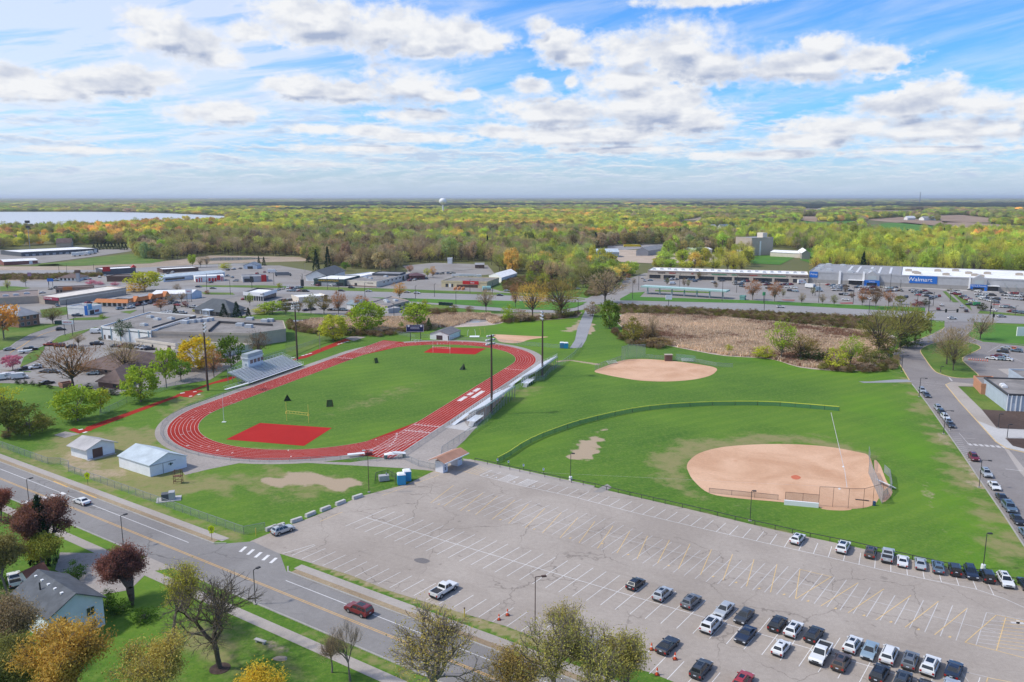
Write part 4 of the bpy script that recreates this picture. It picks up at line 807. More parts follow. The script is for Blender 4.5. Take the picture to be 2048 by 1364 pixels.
FOREST=[[(-300,515),(0,500),(170,489),(255,488),(262,523),(330,522),(420,510),(600,513),(615,525),(690,538),(790,545),(810,528),(960,525),(1000,545),(1060,553),(1095,560),(1150,578),(1215,574),(1262,550),(1290,543),(1480,545),(1620,545),(1800,550),(2048,556),(2500,570),(2500,397.5),(-600,397.5)]]
HOLES=[[(-1500,424),(150,423),(330,426),(462,432),(440,440),(330,443),(200,448),(100,455),(-1500,462)],[(-100,497),(0,500),(170,491),(262,495),(268,515),(330,522),(60,535),(-100,535)],[(20,478),(110,474),(115,480),(20,484)],[(1225,492),(1330,489),(1340,500),(1300,524),(1225,524),(1190,512),(1180,500)],[(1342,508),(1480,506),(1480,514),(1342,518)],[(1500,495),(1545,495),(1620,505),(1640,498),(1625,522),(1500,522)],[(1355,443),(1392,436),(1412,430),(1405,441),(1385,451),(1345,447)],[(1873,431),(1925,430),(1986,437),(1976,445),(1886,445)],[(1726,440),(1801,434),(1848,440),(2011,450),(2100,453),(2100,458),(1911,456),(1878,452),(1860,460),(1811,466),(1726,454)],[(1600,433),(1640,433),(1632,444),(1600,442)],[(1736,421),(1856,421),(1856,425),(1736,424)],[(1601,417),(1648,417),(1648,421),(1605,421)],[(1813,471),(1940,466),(1945,470),(1830,475)],[(1410,455),(1500,452),(1510,458),(1410,461)],[(810,526),(975,524),(1000,548),(810,548)],[(1600,440),(1660,444),(1720,441),(1720,448),(1640,452),(1580,450)]]
def inany(U,V,polys):
 r=np.zeros(U.shape,bool)
 for p in polys:r|=inpoly(U,V,p)
 return r
def scatter(y0,y1,sp,rng):
 xs=np.arange(-.72*y1,.72*y1,sp);ys=np.arange(y0,y1,sp);A,B=np.meshgrid(xs,ys)
 A=A+rng.uniform(-.45,.45,A.shape)*sp;B=B+rng.uniform(-.45,.45,B.shape)*sp
 A,B=A.ravel(),B.ravel();m=np.abs(A)<.70*B+30;A,B=A[m],B[m]
 U,V=PX(A,B);k=inany(U,V,FOREST)&~inany(U,V,HOLES)
 for z in(5,11):U2,V2=PX(A,B,z);k&=~(inany(U2,V2,HOLES)&(B>650))
 return A[k],B[k],U[k],V[k]
rng=np.random.default_rng(5)
parts_=[scatter(560,1500,10.5,rng),scatter(1500,3000,14,rng),scatter(3000,6000,30,rng),scatter(6000,12000,75,rng),scatter(12000,26000,200,rng)]
FX=np.concatenate([p[0]for p in parts_]);FY=np.concatenate([p[1]for p in parts_]);FU=np.concatenate([p[2]for p in parts_]);FV=np.concatenate([p[3]for p in parts_])
tier=np.concatenate([np.full(len(p[0]),i)for i,p in enumerate(parts_)])
def lownoise(X,Y,s,o):return.5+.25*(np.sin(X/s+1.7*np.sin(Y/s*.8+o)+o)+np.sin(Y/s*1.3+1.4*np.sin(X/s*.9+2*o)))
dist=np.hypot(FX,FY);N=len(FX)
a1=lownoise(FX,FY,120,1.)*.5+lownoise(FX,FY,41,2.)*.3+rng.random(N)*.35
pal=np.array([C_YG,(.26,.26,.045),C_LIME,(.13,.16,.03),C_OL,(.14,.115,.07),C_GOLD,(.24,.15,.06),(.07,.11,.03)])
warmL=(FU<330)&(FV<497)&(FV>448)
sunny=(FV<470)&(FV>425)&(FU>330)&(FU<1400)
dull=(FV>468)&(FU>330)&(FU<1180)
right=(FU>1420)&(FV>468)
idx=np.zeros(N,int);r_=rng.random(N)
def choose(mask,ws):
 c=np.cumsum(np.array(ws)/sum(ws));q=np.clip(a1[mask]*.75+r_[mask]*.25,0,.999);idx[mask]=np.searchsorted(c,np.clip((q-.2)/.6,0,.999))
order=[4,5,3,8,2,0,1,6,7]
def choose2(mask,ws):
 c=np.cumsum(np.array(ws)/sum(ws));q=np.clip((a1[mask]-.22)/.75,0,.9999);idx[mask]=np.array(order)[np.searchsorted(c,q,side='right').clip(0,8)]
choose2(np.ones(N,bool),[2,2,2,1,2,2,1,1,.5])
choose2(warmL,[1.0,1.2,.8,.8,1.6,2.4,2,2.2,2.2]);choose2(sunny,[.8,.8,1,.4,2,4,2.5,2,.5]);choose2(dull,[4,4.5,2.2,1.2,1.6,1.4,.5,.6,.5]);choose2(right,[1,1.6,.8,.5,3,5,1.5,1.2,.1])
pal=pal*.88+np.array([.055,.05,.045]);tints=pal[idx]*np.where(idx[:,None]==1,1.5,1)*np.where(idx[:,None]==3,1.6,1)*np.where(idx[:,None]==5,1.6,1)*np.where(idx[:,None]>=7,1.6,1)*1.42*(1+rng.normal(size=(N,1))*.22)*(1+rng.normal(size=(N,3))*.05)
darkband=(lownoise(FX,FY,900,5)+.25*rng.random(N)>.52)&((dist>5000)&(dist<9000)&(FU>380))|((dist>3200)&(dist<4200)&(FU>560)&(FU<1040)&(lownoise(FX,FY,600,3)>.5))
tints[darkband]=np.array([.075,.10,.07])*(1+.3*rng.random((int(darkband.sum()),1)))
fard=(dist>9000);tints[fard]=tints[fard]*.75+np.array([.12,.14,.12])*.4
evg=(rng.random(N)<.012)&(tier<2);tints[evg]=C_DK
Hh=np.array([16.5,15,14,15,17])[tier]*(1+rng.normal(size=N)*.2).clip(.55,1.6)*(.82+.36*lownoise(FX,FY,90,4.))
Ww=np.array([14.5,19,40,95,250])[tier]*(1+rng.normal(size=N)*.2).clip(.6,1.5)
rightb=right&(tier<2);Ww[rightb]*=.85;Hh[rightb]*=1.0
sparse=(dull|right)&(tier==0)
KINDS=['broad','broad','broad','round','round','vase','vase','bare','bare','bare','conifer']
PL=[PROTO['broad'][0],PROTO['broad'][1],PROTO['broad'][2],PROTO['round'][0],PROTO['round'][1],PROTO['vase'][0],PROTO['vase'][1],PROTO['bare'][0],PROTO['bare'][1],PROTO['bare'][2],PROTO['conifer'][0]]
pick=rng.integers(0,7,N);pick[sparse&(rng.random(N)<.45)]=7+rng.integers(0,3,int((sparse&(rng.random(N)<0)).sum())or 1)[0]
bm=sparse&(rng.random(N)<.35);pick[bm]=7+rng.integers(0,3,int(bm.sum()));pick[evg]=10;Ww[evg]*=.7;Hh[evg]*=.9
pick[tier>=2]=rng.integers(0,5,int((tier>=2).sum()))
fr_=tier==0;front=np.zeros(N,bool)
ang=(np.arctan2(FX,FY)/.0057).astype(int)
near={}
for i in np.argsort(dist):
 if not fr_[i]:continue
 k=ang[i];near.setdefault(k,0)
 if near[k]<2 and front.sum()<290 and abs(FX[i])<.66*FY[i]:near[k]+=1;front[i]=True
fi=[i for i in np.argsort(np.arctan2(FX,FY))if front[i]]
cname={0:'yellow-green',1:'pale yellow',2:'lime green',3:'mid green',4:'olive',5:'grey brown',6:'golden',7:'orange brown',8:'dark green'}
sect=lambda u:'behind the warehouses on the left' if u<330 else 'behind the roadside shops' if u<620 else 'behind the antique shop' if u<810 else 'behind the equipment yard' if u<1010 else 'left of the filling station road' if u<1290 else 'behind the strip mall' if u<1620 else 'behind the supercentre'
cnt={}
for i in fi:
 k=(sect(FU[i]),'dark evergreen' if evg[i]else cname[idx[i]]);cnt[k]=cnt.get(k,0)+1
 lab='%s tree at wood edge %s, %s such from left'%(k[1],k[0],ordn(cnt[k]-1))
 p=PL[pick[i]];kd=KINDS[pick[i]];plant(Vector((FX[i],FY[i],0)),Hh[i],Ww[i],kd,tints[i],lab,'trees at the near edge of the wood',v=PROTO[kd].index(p),rz=float(rng.uniform(0,6.28)))
def gn_scatter(name,X,Y,Z,S3,RZ,TI,PK,protos,label,cat):
 me=D.meshes.new(name);me.vertices.add(len(X));me.vertices.foreach_set('co',np.stack([X,Y,Z],1).astype(np.float32).ravel())
 a=me.attributes.new('tint','FLOAT_COLOR','POINT');a.data.foreach_set('color',np.concatenate([TI,np.ones((len(X),1))],1).astype(np.float32).ravel())
 a=me.attributes.new('sc','FLOAT_VECTOR','POINT');a.data.foreach_set('vector',np.asarray(S3,np.float32).ravel())
 a=me.attributes.new('rot','FLOAT_VECTOR','POINT');a.data.foreach_set('vector',np.stack([RZ*0,RZ*0,RZ],1).astype(np.float32).ravel())
 a=me.attributes.new('pk','INT','POINT');a.data.foreach_set('value',PK.astype(np.int32))
 o=D.objects.new(name,me);COL.objects.link(o)
 ng=D.node_groups.new(name+'_nodes','GeometryNodeTree');ng.interface.new_socket('Geometry',in_out='INPUT',socket_type='NodeSocketGeometry');ng.interface.new_socket('Geometry',in_out='OUTPUT',socket_type='NodeSocketGeometry')
 n=ng.nodes;l=ng.links;gi=n.new('NodeGroupInput');go_=n.new('NodeGroupOutput');ip=n.new('GeometryNodeInstanceOnPoints');jn=n.new('GeometryNodeJoinGeometry')
 l.new(gi.outputs[0],ip.inputs['Points'])
 for p in reversed(protos):
  oi=n.new('GeometryNodeObjectInfo');oi.transform_space='ORIGINAL';oi.inputs['Object'].default_value=p;oi.inputs['As Instance'].default_value=True;l.new(oi.outputs['Geometry'],jn.inputs[0])
 l.new(jn.outputs[0],ip.inputs['Instance']);ip.inputs['Pick Instance'].default_value=True
 def na(nm,ty):
  q=n.new('GeometryNodeInputNamedAttribute');q.data_type=ty;q.inputs[0].default_value=nm;return q.outputs[0]
 l.new(na('pk','INT'),ip.inputs['Instance Index']);l.new(na('sc','FLOAT_VECTOR'),ip.inputs['Scale']);l.new(na('rot','FLOAT_VECTOR'),ip.inputs['Rotation'])
 l.new(ip.outputs[0],go_.inputs[0])
 md=o.modifiers.new('scatter','NODES');md.node_group=ng
 return tag(o,label,cat,kind='stuff')
rest=~front
crowns=[[c for c in p.children if c.name.startswith('crown')][0]for p in PL]
trunks=[[c for c in p.children if c.name.startswith('trunk')][0]for p in PL]
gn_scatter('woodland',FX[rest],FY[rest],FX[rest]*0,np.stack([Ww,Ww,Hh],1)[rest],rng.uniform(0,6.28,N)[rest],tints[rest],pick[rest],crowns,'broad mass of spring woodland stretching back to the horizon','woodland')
tm=rest&(tier==0)&(dist<1100)
gn_scatter('woodland_stems',FX[tm],FY[tm],FX[tm]*0,np.stack([Ww,Ww,Hh],1)[tm],rng.uniform(0,6.28,N)[tm],tints[tm],pick[tm],trunks,'grey trunks standing inside the near part of the woodland','woodland')
print('forest',N,'front',front.sum(),'stems',tm.sum())
def fillpoly(px,sp,rng):
 P_=wpoly(px);x0,x1=min(p.x for p in P_),max(p.x for p in P_);y0,y1=min(p.y for p in P_),max(p.y for p in P_)
 A,B=np.meshgrid(np.arange(x0,x1,sp),np.arange(y0,y1,sp));A=(A+rng.uniform(-.5,.5,A.shape)*sp).ravel();B=(B+rng.uniform(-.5,.5,B.shape)*sp).ravel()
 k=inpoly(A,B,[(p.x,p.y)for p in P_]);return A[k],B[k]
MARSH=[[(1240,640),(1255,630),(1400,633),(1640,656),(1770,668),(1785,690),(1765,702),(1770,715),(1740,734),(1680,740),(1600,733),(1540,716),(1450,710),(1380,698),(1330,688),(1280,676),(1250,660)],[(580,650),(625,640),(740,637),(820,636),(900,627),(980,630),(1010,641),(985,648),(976,640),(945,638),(928,646),(900,654),(860,655),(760,666),(700,667),(640,664),(590,660)]]
rp=thing('reed_tuft','pale dry reed tuft standing alone at the near corner of the marsh','reeds',G(1300,694))
r3=np.random.default_rng(9);n_=46;C_=r3 .normal(size=(n_,3))*[.5,.5,0]+[0,0,.55];C_[:,2]*=.5+r3 .random(n_)*.9
V,F,l=quads(C_,.24+.2*r3 .random(n_),np.stack([r3 .random(n_),r3 .random(n_)],1),2.6,up=np.array([[0,0,1.]])+r3 .normal(size=(n_,3))*.18,rng=r3)
reedp=leafobj('blades',V,F,l,REED,rp);reedp['tint']=[.40,.28,.2]
XS,YS=[],[]
for P_ in MARSH:a,c=fillpoly(P_,1.25,r3);XS.append(a);YS.append(c)
XS=np.concatenate(XS);YS=np.concatenate(YS);n_=len(XS);q=lownoise(XS,YS,14,1)*.55+lownoise(XS,YS,5,2)*.25+r3 .random(n_)*.35
ti=np.array([.68,.57,.47])[None]*(.6+.6*q)[:,None];dk=q<.42;ti[dk]=ti[dk]*[.62,.47,.43]
keep=r3 .random(n_)<.93
s_=1.0+.5*r3 .random(n_)
gn_scatter('reed_bed',XS[keep],YS[keep],XS[keep]*0,np.stack([s_,s_,s_*.75],1)[keep],r3 .uniform(0,6.28,n_)[keep],ti[keep],np.zeros(int(keep.sum())),[reedp],'pinkish tan dry reeds covering the marsh','reeds')
BR=[[(1238,613),(1500,626),(1750,638),(1845,642),(1835,656),(1750,662),(1640,652),(1400,634),(1250,630),(1215,620)],[(575,645),(640,665),(760,668),(860,656),(870,660),(760,674),(640,672),(575,660)],[(1000,640),(1100,636),(1160,626),(1150,634),(1100,640),(1010,648)],[(1640,736),(1750,738),(1800,712),(1790,740),(1740,748),(1640,742)],[(1230,660),(1260,680),(1330,694),(1320,700),(1250,688),(1225,668)],[(820,622),(900,622),(900,630),(830,634)],[(100,850),(0,885),(0,870),(100,838)],[(-20,552),(205,549),(205,553),(100,559),(-20,561)],[(1000,556),(1100,556),(1150,580),(1060,586),(1010,582)],[(1190,565),(1230,560),(1250,555),(1200,592),(1170,594)]]
XS,YS=[],[]
for P_ in BR:a,c=fillpoly(P_,2.5,r3);XS.append(a);YS.append(c)
XS=np.concatenate(XS);YS=np.concatenate(YS);n_=len(XS);cs=np.array([C_TW,C_OL,(.2,.15,.1),(.12,.13,.04),(.16,.12,.075)])
ti=cs[r3 .integers(0,5,n_)]*(.8+.5*r3 .random((n_,1)));s_=2.2+1.6*r3 .random(n_)
gn_scatter('roadside_brush',XS,YS,XS*0,np.stack([s_*1.2,s_*1.2,s_*.8],1),r3 .uniform(0,6.28,n_),ti,r3 .integers(0,2,n_),[[c for c in p.children if c.name.startswith('crown')][0]for p in PROTO['bush']],'tangled brown and olive brush along the highway and marsh edges','brush')
GLASS=mat('car_glass',(.018,.022,.026),.06,spec=.8);TYRE=mat('tyre',(.018,.018,.019),.85);RIM=mat('rim',(.42,.42,.43),.35,metal=.8);TRIM=mat('black_trim',(.03,.03,.032),.6)
LAMPW=mat('headlamp_glass',(.72,.74,.76),.1,spec=.8);LAMPR=mat('tail_lamp_glass',(.35,.012,.01),.15,spec=.7);PLATE=mat('number_plate',(.55,.6,.68),.5);UNDER=mat('underbody',(.012,.012,.012),.9)
PAINTC={'white':(.72,.72,.71),'black':(.018,.019,.022),'silver':(.48,.50,.51),'grey':(.17,.18,.19),'dark grey':(.06,.065,.07),'blue':(.035,.06,.13),'dark blue':(.02,.03,.055),'red':(.38,.03,.03),'dark red':(.21,.014,.018),'light blue':(.30,.40,.46),'slate blue':(.13,.19,.25),'beige':(.42,.38,.30),'green':(.05,.12,.10),'teal':(.05,.33,.36),'orange':(.62,.17,.04),'brown':(.11,.07,.05),'yellow':(.75,.55,.03)}
def paint_(c):
 n=c.replace(' ','_')+'_car_paint'
 return mat(n,PAINTC[c],.32,metal=.0 if c in('white','black','red','yellow','orange')else.25,spec=.5,coat=.7)
def P3(pts,y,sh=0.0,zc=.55):
 return[(x,y,z)for x,z in pts]
def hull(B,prof,W,inset,mi=0,tuck=.05):
 """closed side profile extruded over the width, with a softened shoulder"""
 n=len(prof);cx=sum(p[0]for p in prof)/n;cz=sum(p[1]for p in prof)/n
 rings=[]
 for y,k in((-W/2,tuck),(-W/2+inset,0),(W/2-inset,0),(W/2,tuck)):
  rings.append([(x-(x-cx)*k*.35,y,z-(z-cz)*k)for x,z in prof])
 vs=[p for r in rings for p in r];fs=[]
 for r in range(3):
  for i in range(n):j=(i+1)%n;fs.append((r*n+i,r*n+j,(r+1)*n+j,(r+1)*n+i))
 fs.append(tuple(range(n)));fs.append(tuple(range(4*n-1,3*n-1,-1)))
 B.add(vs,fs,mi)
SPEC={'sedan':dict(L=4.75,W=1.84,bt=.93,rf=1.45,gh=(-1.75,1.15,-.95,.30),prof=[(-2.35,.32),(-2.37,.70),(-2.28,.96),(-1.6,1.0),(1.0,.95),(2.0,.82),(2.33,.66),(2.37,.32)],wr=.33,wb=1.38),'coupe':dict(L=4.85,W=1.9,bt=.95,rf=1.38,gh=(-2.0,.85,-.95,.05),prof=[(-2.38,.34),(-2.42,.80),(-2.25,1.02),(-1.7,1.03),(.8,.98),(2.1,.88),(2.38,.70),(2.42,.34)],wr=.35,wb=1.42),'suv':dict(L=4.7,W=1.88,bt=1.05,rf=1.68,gh=(-2.22,1.12,-1.85,.38),prof=[(-2.30,.38),(-2.35,.80),(-2.28,1.08),(1.0,1.07),(2.0,.98),(2.30,.80),(2.35,.38)],wr=.36,wb=1.36),'large suv':dict(L=5.05,W=2.0,bt=1.12,rf=1.80,gh=(-2.45,1.2,-2.2,.5),prof=[(-2.5,.42),(-2.53,.85),(-2.46,1.15),(1.1,1.14),(2.2,1.08),(2.48,.9),(2.53,.42)],wr=.39,wb=1.47),'hatchback':dict(L=4.3,W=1.78,bt=.95,rf=1.52,gh=(-1.98,1.1,-1.45,.3),prof=[(-2.1,.34),(-2.15,.74),(-2.05,1.0),(.95,.97),(1.8,.85),(2.1,.7),(2.15,.34)],wr=.32,wb=1.27),'pickup':dict(L=5.8,W=2.02,bt=1.15,rf=1.90,gh=(-.75,1.35,-.45,.72),prof=[(-2.88,.55),(-2.9,1.12),(-.8,1.14),(1.25,1.18),(2.6,1.12),(2.86,.9),(2.9,.5)],wr=.42,wb=1.82),'minivan':dict(L=5.1,W=1.98,bt=1.05,rf=1.75,gh=(-2.42,1.55,-2.15,.7),prof=[(-2.5,.36),(-2.55,.8),(-2.46,1.08),(1.4,1.06),(2.2,.92),(2.5,.7),(2.55,.36)],wr=.35,wb=1.5),'cargo van':dict(L=5.6,W=2.05,bt=1.25,rf=2.45,gh=(-2.75,2.05,-2.7,1.35),prof=[(-2.75,.42),(-2.8,1.2),(-2.75,1.27),(1.95,1.27),(2.55,1.05),(2.78,.8),(2.8,.42)],wr=.36,wb=1.7),'jeep':dict(L=4.3,W=1.88,bt=1.15,rf=1.85,gh=(-2.0,.75,-1.95,.5),prof=[(-2.05,.5),(-2.08,1.16),(.7,1.16),(1.85,1.12),(2.0,.9),(2.1,.55)],wr=.41,wb=1.3)}
def lerp(a,b,t):return a+(b-a)*t
def car_geo(kind):
 S=SPEC[kind];W=S['W'];g0,g1,r0,r1=S['gh'];bt,rf=S['bt'],S['rf'];wb,wr=S['wb'],S['wr'];hb,hr=W/2-.07,W/2-.30
 if kind in('cargo van','jeep','large suv','pickup'):hr=W/2-.2
 B=MB();hull(B,S['prof'],W,.12)
 lb=bt-.04
 c=[(g0,-hb,lb),(g1,-hb,lb),(g1,hb,lb),(g0,hb,lb),(r0,-hr,rf-.05),(r1,-hr,rf-.07),(r1,hr,rf-.07),(r0,hr,rf-.05),(r0+.22,-hr+.18,rf),(r1-.25,-hr+.18,rf),(r1-.25,hr-.18,rf),(r0+.22,hr-.18,rf)]
 B.add(c,[(0,1,5,4),(1,2,6,5),(2,3,7,6),(3,0,4,7),(4,5,9,8),(5,6,10,9),(6,7,11,10),(7,4,8,11),(8,9,10,11)])
 for s in(-1,1):
  B.box(-wb+.4,wb-.4,s*(W/2-.02)-.02,s*(W/2-.02)+.02,S['prof'][0][1]-.08,S['prof'][0][1]+.12,1)
  for x in(-wb,wb):
   n=12;vs=[(x+(wr+.08)*math.cos(math.pi*i/n),s*(W/2+.006),wr+.02+(wr+.07)*math.sin(math.pi*i/n))for i in range(n+1)]
   B.add(vs,[tuple(range(n+1))if s<0 else tuple(range(n,-1,-1))],1)
  mx=g1-.35;B.box(mx-.06,mx+.1,s*(W/2-.03),s*(W/2+.17),bt+.02,bt+.17,0)
 p0=S['prof'][0];B.box(-S['L']/2-.015,-S['L']/2+.3,-W/2+.1,W/2-.1,p0[1]-.04,p0[1]+.15,1);B.box(S['L']/2-.3,S['L']/2+.015,-W/2+.1,W/2-.1,p0[1]-.04,p0[1]+.13,1)
 fz=S['prof'][-2][1];B.box(S['L']/2-.1,S['L']/2+.02,-W*.24,W*.24,fz-.17,fz-.01,1)
 B.box(-S['L']/2+.15,S['L']/2-.15,-W/2+.12,W/2-.12,.2,p0[1]+.03,1)
 if kind in('suv','large suv','minivan'):
  for s in(-1,1):B.bar((r0+.2,s*(hr-.06),rf+.03),(r1-.2,s*(hr-.06),rf+.02),.05,.05,1)
 if kind=='pickup':
  B.box(-2.78,-.9,-W/2+.14,W/2-.14,bt-.012,bt+.002,1)
  for s in(-1,1):B.box(-2.88,-.78,s*(W/2-.07)-.06,s*(W/2-.07)+.06,bt-.02,bt+.16,0)
  B.box(-2.9,-2.8,-W/2+.13,W/2-.13,bt-.02,bt+.16,0)
 wins=[]
 def face(a,b_,c_,d,k0,k1,h0,h1,off=.008):
  a,b_,c_,d=map(Vector,(a,b_,c_,d))
  q=[a.lerp(b_,k0).lerp(d.lerp(c_,k0),h0),a.lerp(b_,k1).lerp(d.lerp(c_,k1),h0),a.lerp(b_,k1).lerp(d.lerp(c_,k1),h1),a.lerp(b_,k0).lerp(d.lerp(c_,k0),h1)]
  nn=(q[1]-q[0]).cross(q[3]-q[0]).normalized()*off;return[p+nn for p in q]
 wins.append(('windshield',[face(c[1],c[2],c[6],c[5],.06,.94,.12,.97)]))
 wins.append(('rear_window',[face(c[3],c[0],c[4],c[7],.08,.92,.28,.92)]))
 if kind=='cargo van':rng_=[(.80,.97)]
 elif kind=='pickup':rng_=[(.08,.47),(.51,.9)]
 elif kind in('suv','large suv','minivan'):rng_=[(.05,.27),(.30,.58),(.61,.93)]
 else:rng_=[(.12,.48),(.51,.92)]
 z0_=.45 if kind=='cargo van' else.14
 for(k0,k1)in rng_:
  wins.append(('side_window',[face(c[0],c[1],c[5],c[4],k0,k1,z0_-(.35 if kind=='cargo van' else 0),.45 if kind=='cargo van' else.9)]))
  wins.append(('side_window',[face(c[2],c[3],c[7],c[6],1-k1,1-k0,.1 if kind=='cargo van' else.14,.45 if kind=='cargo van' else.9)]))
 if kind in('suv','large suv','hatchback'):wins.append(('sunroof',[face((r0+.9,-hr+.3,rf),(r1-.4,-hr+.3,rf),(r1-.4,hr-.3,rf),(r0+.9,hr-.3,rf),0,1,0,1)]))
 lamps=[]
 rz=lb-.1
 for s in(-1,1):
  lamps.append(('headlight',(S['L']/2-.22,S['L']/2+.0,min(s*(W/2-.06),s*(W/2-.42)),max(s*(W/2-.06),s*(W/2-.42)),fz-.14,fz+.01),LAMPW))
  lamps.append(('tail_light',(-S['L']/2-.012,-S['L']/2+.12,min(s*(W/2-.05),s*(W/2-.33)),max(s*(W/2-.05),s*(W/2-.33)),rz-.28,rz+(-.02 if kind in('sedan','coupe')else.0)),LAMPR))
 return S,B,wins,lamps
def make_car(kind):
 S,B,wins,lamps=car_geo(kind);r=thing('parked_car','car','car')
 o=B.build('body',[paint_('white'),TRIM],r);o.material_slots[0].link='OBJECT'
 bv=None
 for nm,qs in wins:
  b=MB()
  for q in qs:b.add(q,[(0,1,2,3)])
  b.build(nm,GLASS,r)
 for nm,bx,mt in lamps:MB().box(*bx).build(nm,mt,r)
 MB().box(-S['L']/2-.022,-S['L']/2+.02,-.2,.2,S['prof'][1][1]-.12,S['prof'][1][1]+.02).build('number_plate',PLATE,r)
 for x in(-S['wb'],S['wb']):
  for s in(-1,1):
   w_=MB().tube((0,-.12,0),(0,.12,0),S['wr'],n=16).build('wheel',TYRE,r);w_.location=(x,s*(S['W']/2-.105),S['wr'])
   MB().tube((0,s*.1,0),(0,s*.128,0),S['wr']*.62,n=12).build('rim',RIM,w_)
 return r
def make_small(kind):
 S,B,wins,lamps=car_geo(kind)
 for nm,qs in wins:
  for q in qs:B.add(q,[(0,1,2,3)],2)
 for nm,bx,mt in lamps:B.box(*bx,mi=3 if nm=='headlight' else 4)
 for x in(-S['wb'],S['wb']):
  for s in(-1,1):B.tube((x,s*(S['W']/2-.2),S['wr']),(x,s*(S['W']/2+.015),S['wr']),S['wr'],n=10,mi=5)
 o=B.build('car',[paint_('white'),TRIM,GLASS,LAMPW,LAMPR,TYRE]);o.material_slots[0].link='OBJECT';return o
CARP,CARS={},{}
def setpaint(r,colr):
 for ch in([r]if r.type=='MESH' else r.children):
  if ch.name.split('.')[0]in('body','car','parked_car','moving_car')or ch is r:ch.material_slots[0].link='OBJECT';ch.material_slots[0].material=paint_(colr)
def car(kind,p,rz,colr,label,group=None,small=False,name='parked_car',cat=None):
 T_=CARS if small else CARP
 if kind not in T_:
  r=(make_small if small else make_car)(kind);T_[kind]=r;r.location=p;r.rotation_euler=(0,0,rz)
 else:r=dup(T_[kind],p,rz)
 for k in('group',):
  if k in r:del r[k]
 tag(r,label,cat or('pickup truck' if kind=='pickup' else 'van' if 'van' in kind else 'car'),group);setpaint(r,colr);r.name=name;return r
def ang(d):return math.atan2(d.y,d.x)
SA=ang(stall)
ROW1=[(1595,1083,'suv','white',1),(1686,1100,'large suv','white',1),(1741,1110,'suv','brown',1),(1775,1117,'pickup','silver',1),(1805,1127,'sedan','white',1),(1840,1132,'sedan','silver',1),(1875,1140,'suv','slate blue',1),(1909,1146,'jeep','black',1),(1941,1151,'suv','dark blue',-1),(1974,1159,'jeep','black',1),(2010,1167,'suv','white',-1),(2052,1175,'suv','dark blue',1)]
lab1=['white suv parked alone by the stall lines left of the big white one','big white square backed suv at the grass edge','small brownish black suv beside a silver pickup','silver pickup at the grass edge next to a white sedan','white sedan between the silver pickup and a silver sedan','silver sedan at the grass edge, between white sedan and blue-grey suv','blue-grey suv left of the black boxy off-roader with the spare wheel','black boxy off-roader with a spare wheel on its tailgate','dark suv facing out between the two black off-roaders','black boxy off-roader beside the white suv facing out','white suv facing out near the right end of the grass edge row','dark blue suv cut by the right edge of the picture']
for k,(u,v,kd,cc,dr)in enumerate(ROW1):
 t=min(1,max(0,(u-1600)/450));d=stall.lerp(Vector((.25,.97,0)),t*.95)
 car(kd,G(u,v),ang(d)+(0 if dr>0 else math.pi),cc,lab1[k],'cars parked along the ball field')
DR=[(1271,1173,'hatchback','black',1,'black hatchback alone at the upper left end of the double row'),(1325,1194,'suv','silver',1,'silver small suv second from the left in the double row'),(1382,1209,'suv','grey',1,'grey hatchback suv third from the left in the double row'),(1448,1225,'sedan','silver',-1,'pale silver sedan facing out behind a white suv'),(1488,1238,'sedan','dark grey',-1,'dark grey sedan with a glass roof facing out'),(1422,1256,'large suv','white',1,'large white suv with roof rails and green plate, left in the lower row'),(1491,1276,'coupe','dark blue',-1,'dark blue fastback facing out below the dark grey sedan'),(1555,1254,'suv','black',1,'black suv left of the white hatch in the upper row'),(1587,1265,'suv','white',1,'white suv between two black cars in the upper row'),(1628,1276,'suv','black',1,'black suv just above the white pickup'),(1562,1302,'hatchback','white',1,'white hatchback with dark glass roof in the lower row'),(1641,1315,'pickup','white',-1,'white pickup with dark bed cover facing out'),(1682,1331,'suv','brown',1,'dark brown suv with tall tail lamps beside the white pickup'),(1705,1296,'suv','white',1,'white suv left of the pale blue sedan'),(1739,1308,'sedan','light blue',-1,'pale blue-grey sedan facing out'),(1778,1316,'minivan','white',1,'white minivan with red tail lamps'),(1820,1328,'suv','grey',1,'blue-grey suv between two long white cars'),(1860,1339,'large suv','white',1,'long white suv with roof rails right of the blue-grey suv'),(1907,1346,'sedan','dark blue',1,'dark blue sedan at the right end of the upper row'),(1759,1354,'suv','black',1,'black suv cut by the bottom edge below the pale blue sedan'),(1805,1368,'suv','dark grey',1,'dark grey suv at the bottom edge, right of the black one'),(1848,1384,'sedan','black',1,'black sedan mostly below the bottom edge'),(1900,1382,'sedan','silver',1,'silver car roof just showing at the bottom edge'),(1335,1297,'coupe','black',1,'black coupe with bright window trim between traffic cones'),(1402,1345,'suv','dark grey',1,'dark grey suv near the bottom edge below the black coupe'),(1485,1370,'suv','red',1,'red car whose roof just shows at the bottom edge')]
for(u,v,kd,cc,dr,lab)in DR:car(kd,G(u,v),SA+(0 if dr>0 else math.pi)+random.uniform(-.03,.03),cc,lab,'cars in the lower rows of the big lot')
car('pickup',G(888,1186),SA+.03,'white','white crew cab pickup parked alone by the grass verge')
car('suv',G(566,1065),ang(G(592,1056)-G(545,1072)),'silver','silver suv parked beside the concrete blocks at the lot entrance')
dS=ang(SD)
car('large suv',SS(13.5,0,0).lerp(G(718,1226),1),dS+math.pi,'dark red','dark red suv driving along the street',name='moving_car')
car('sedan',G(164,1007),dS+math.pi,'white','white sedan driving on the street near the crosswalk',name='moving_car')
DV=ang(G(1903,851)-G(1874,817));k=0
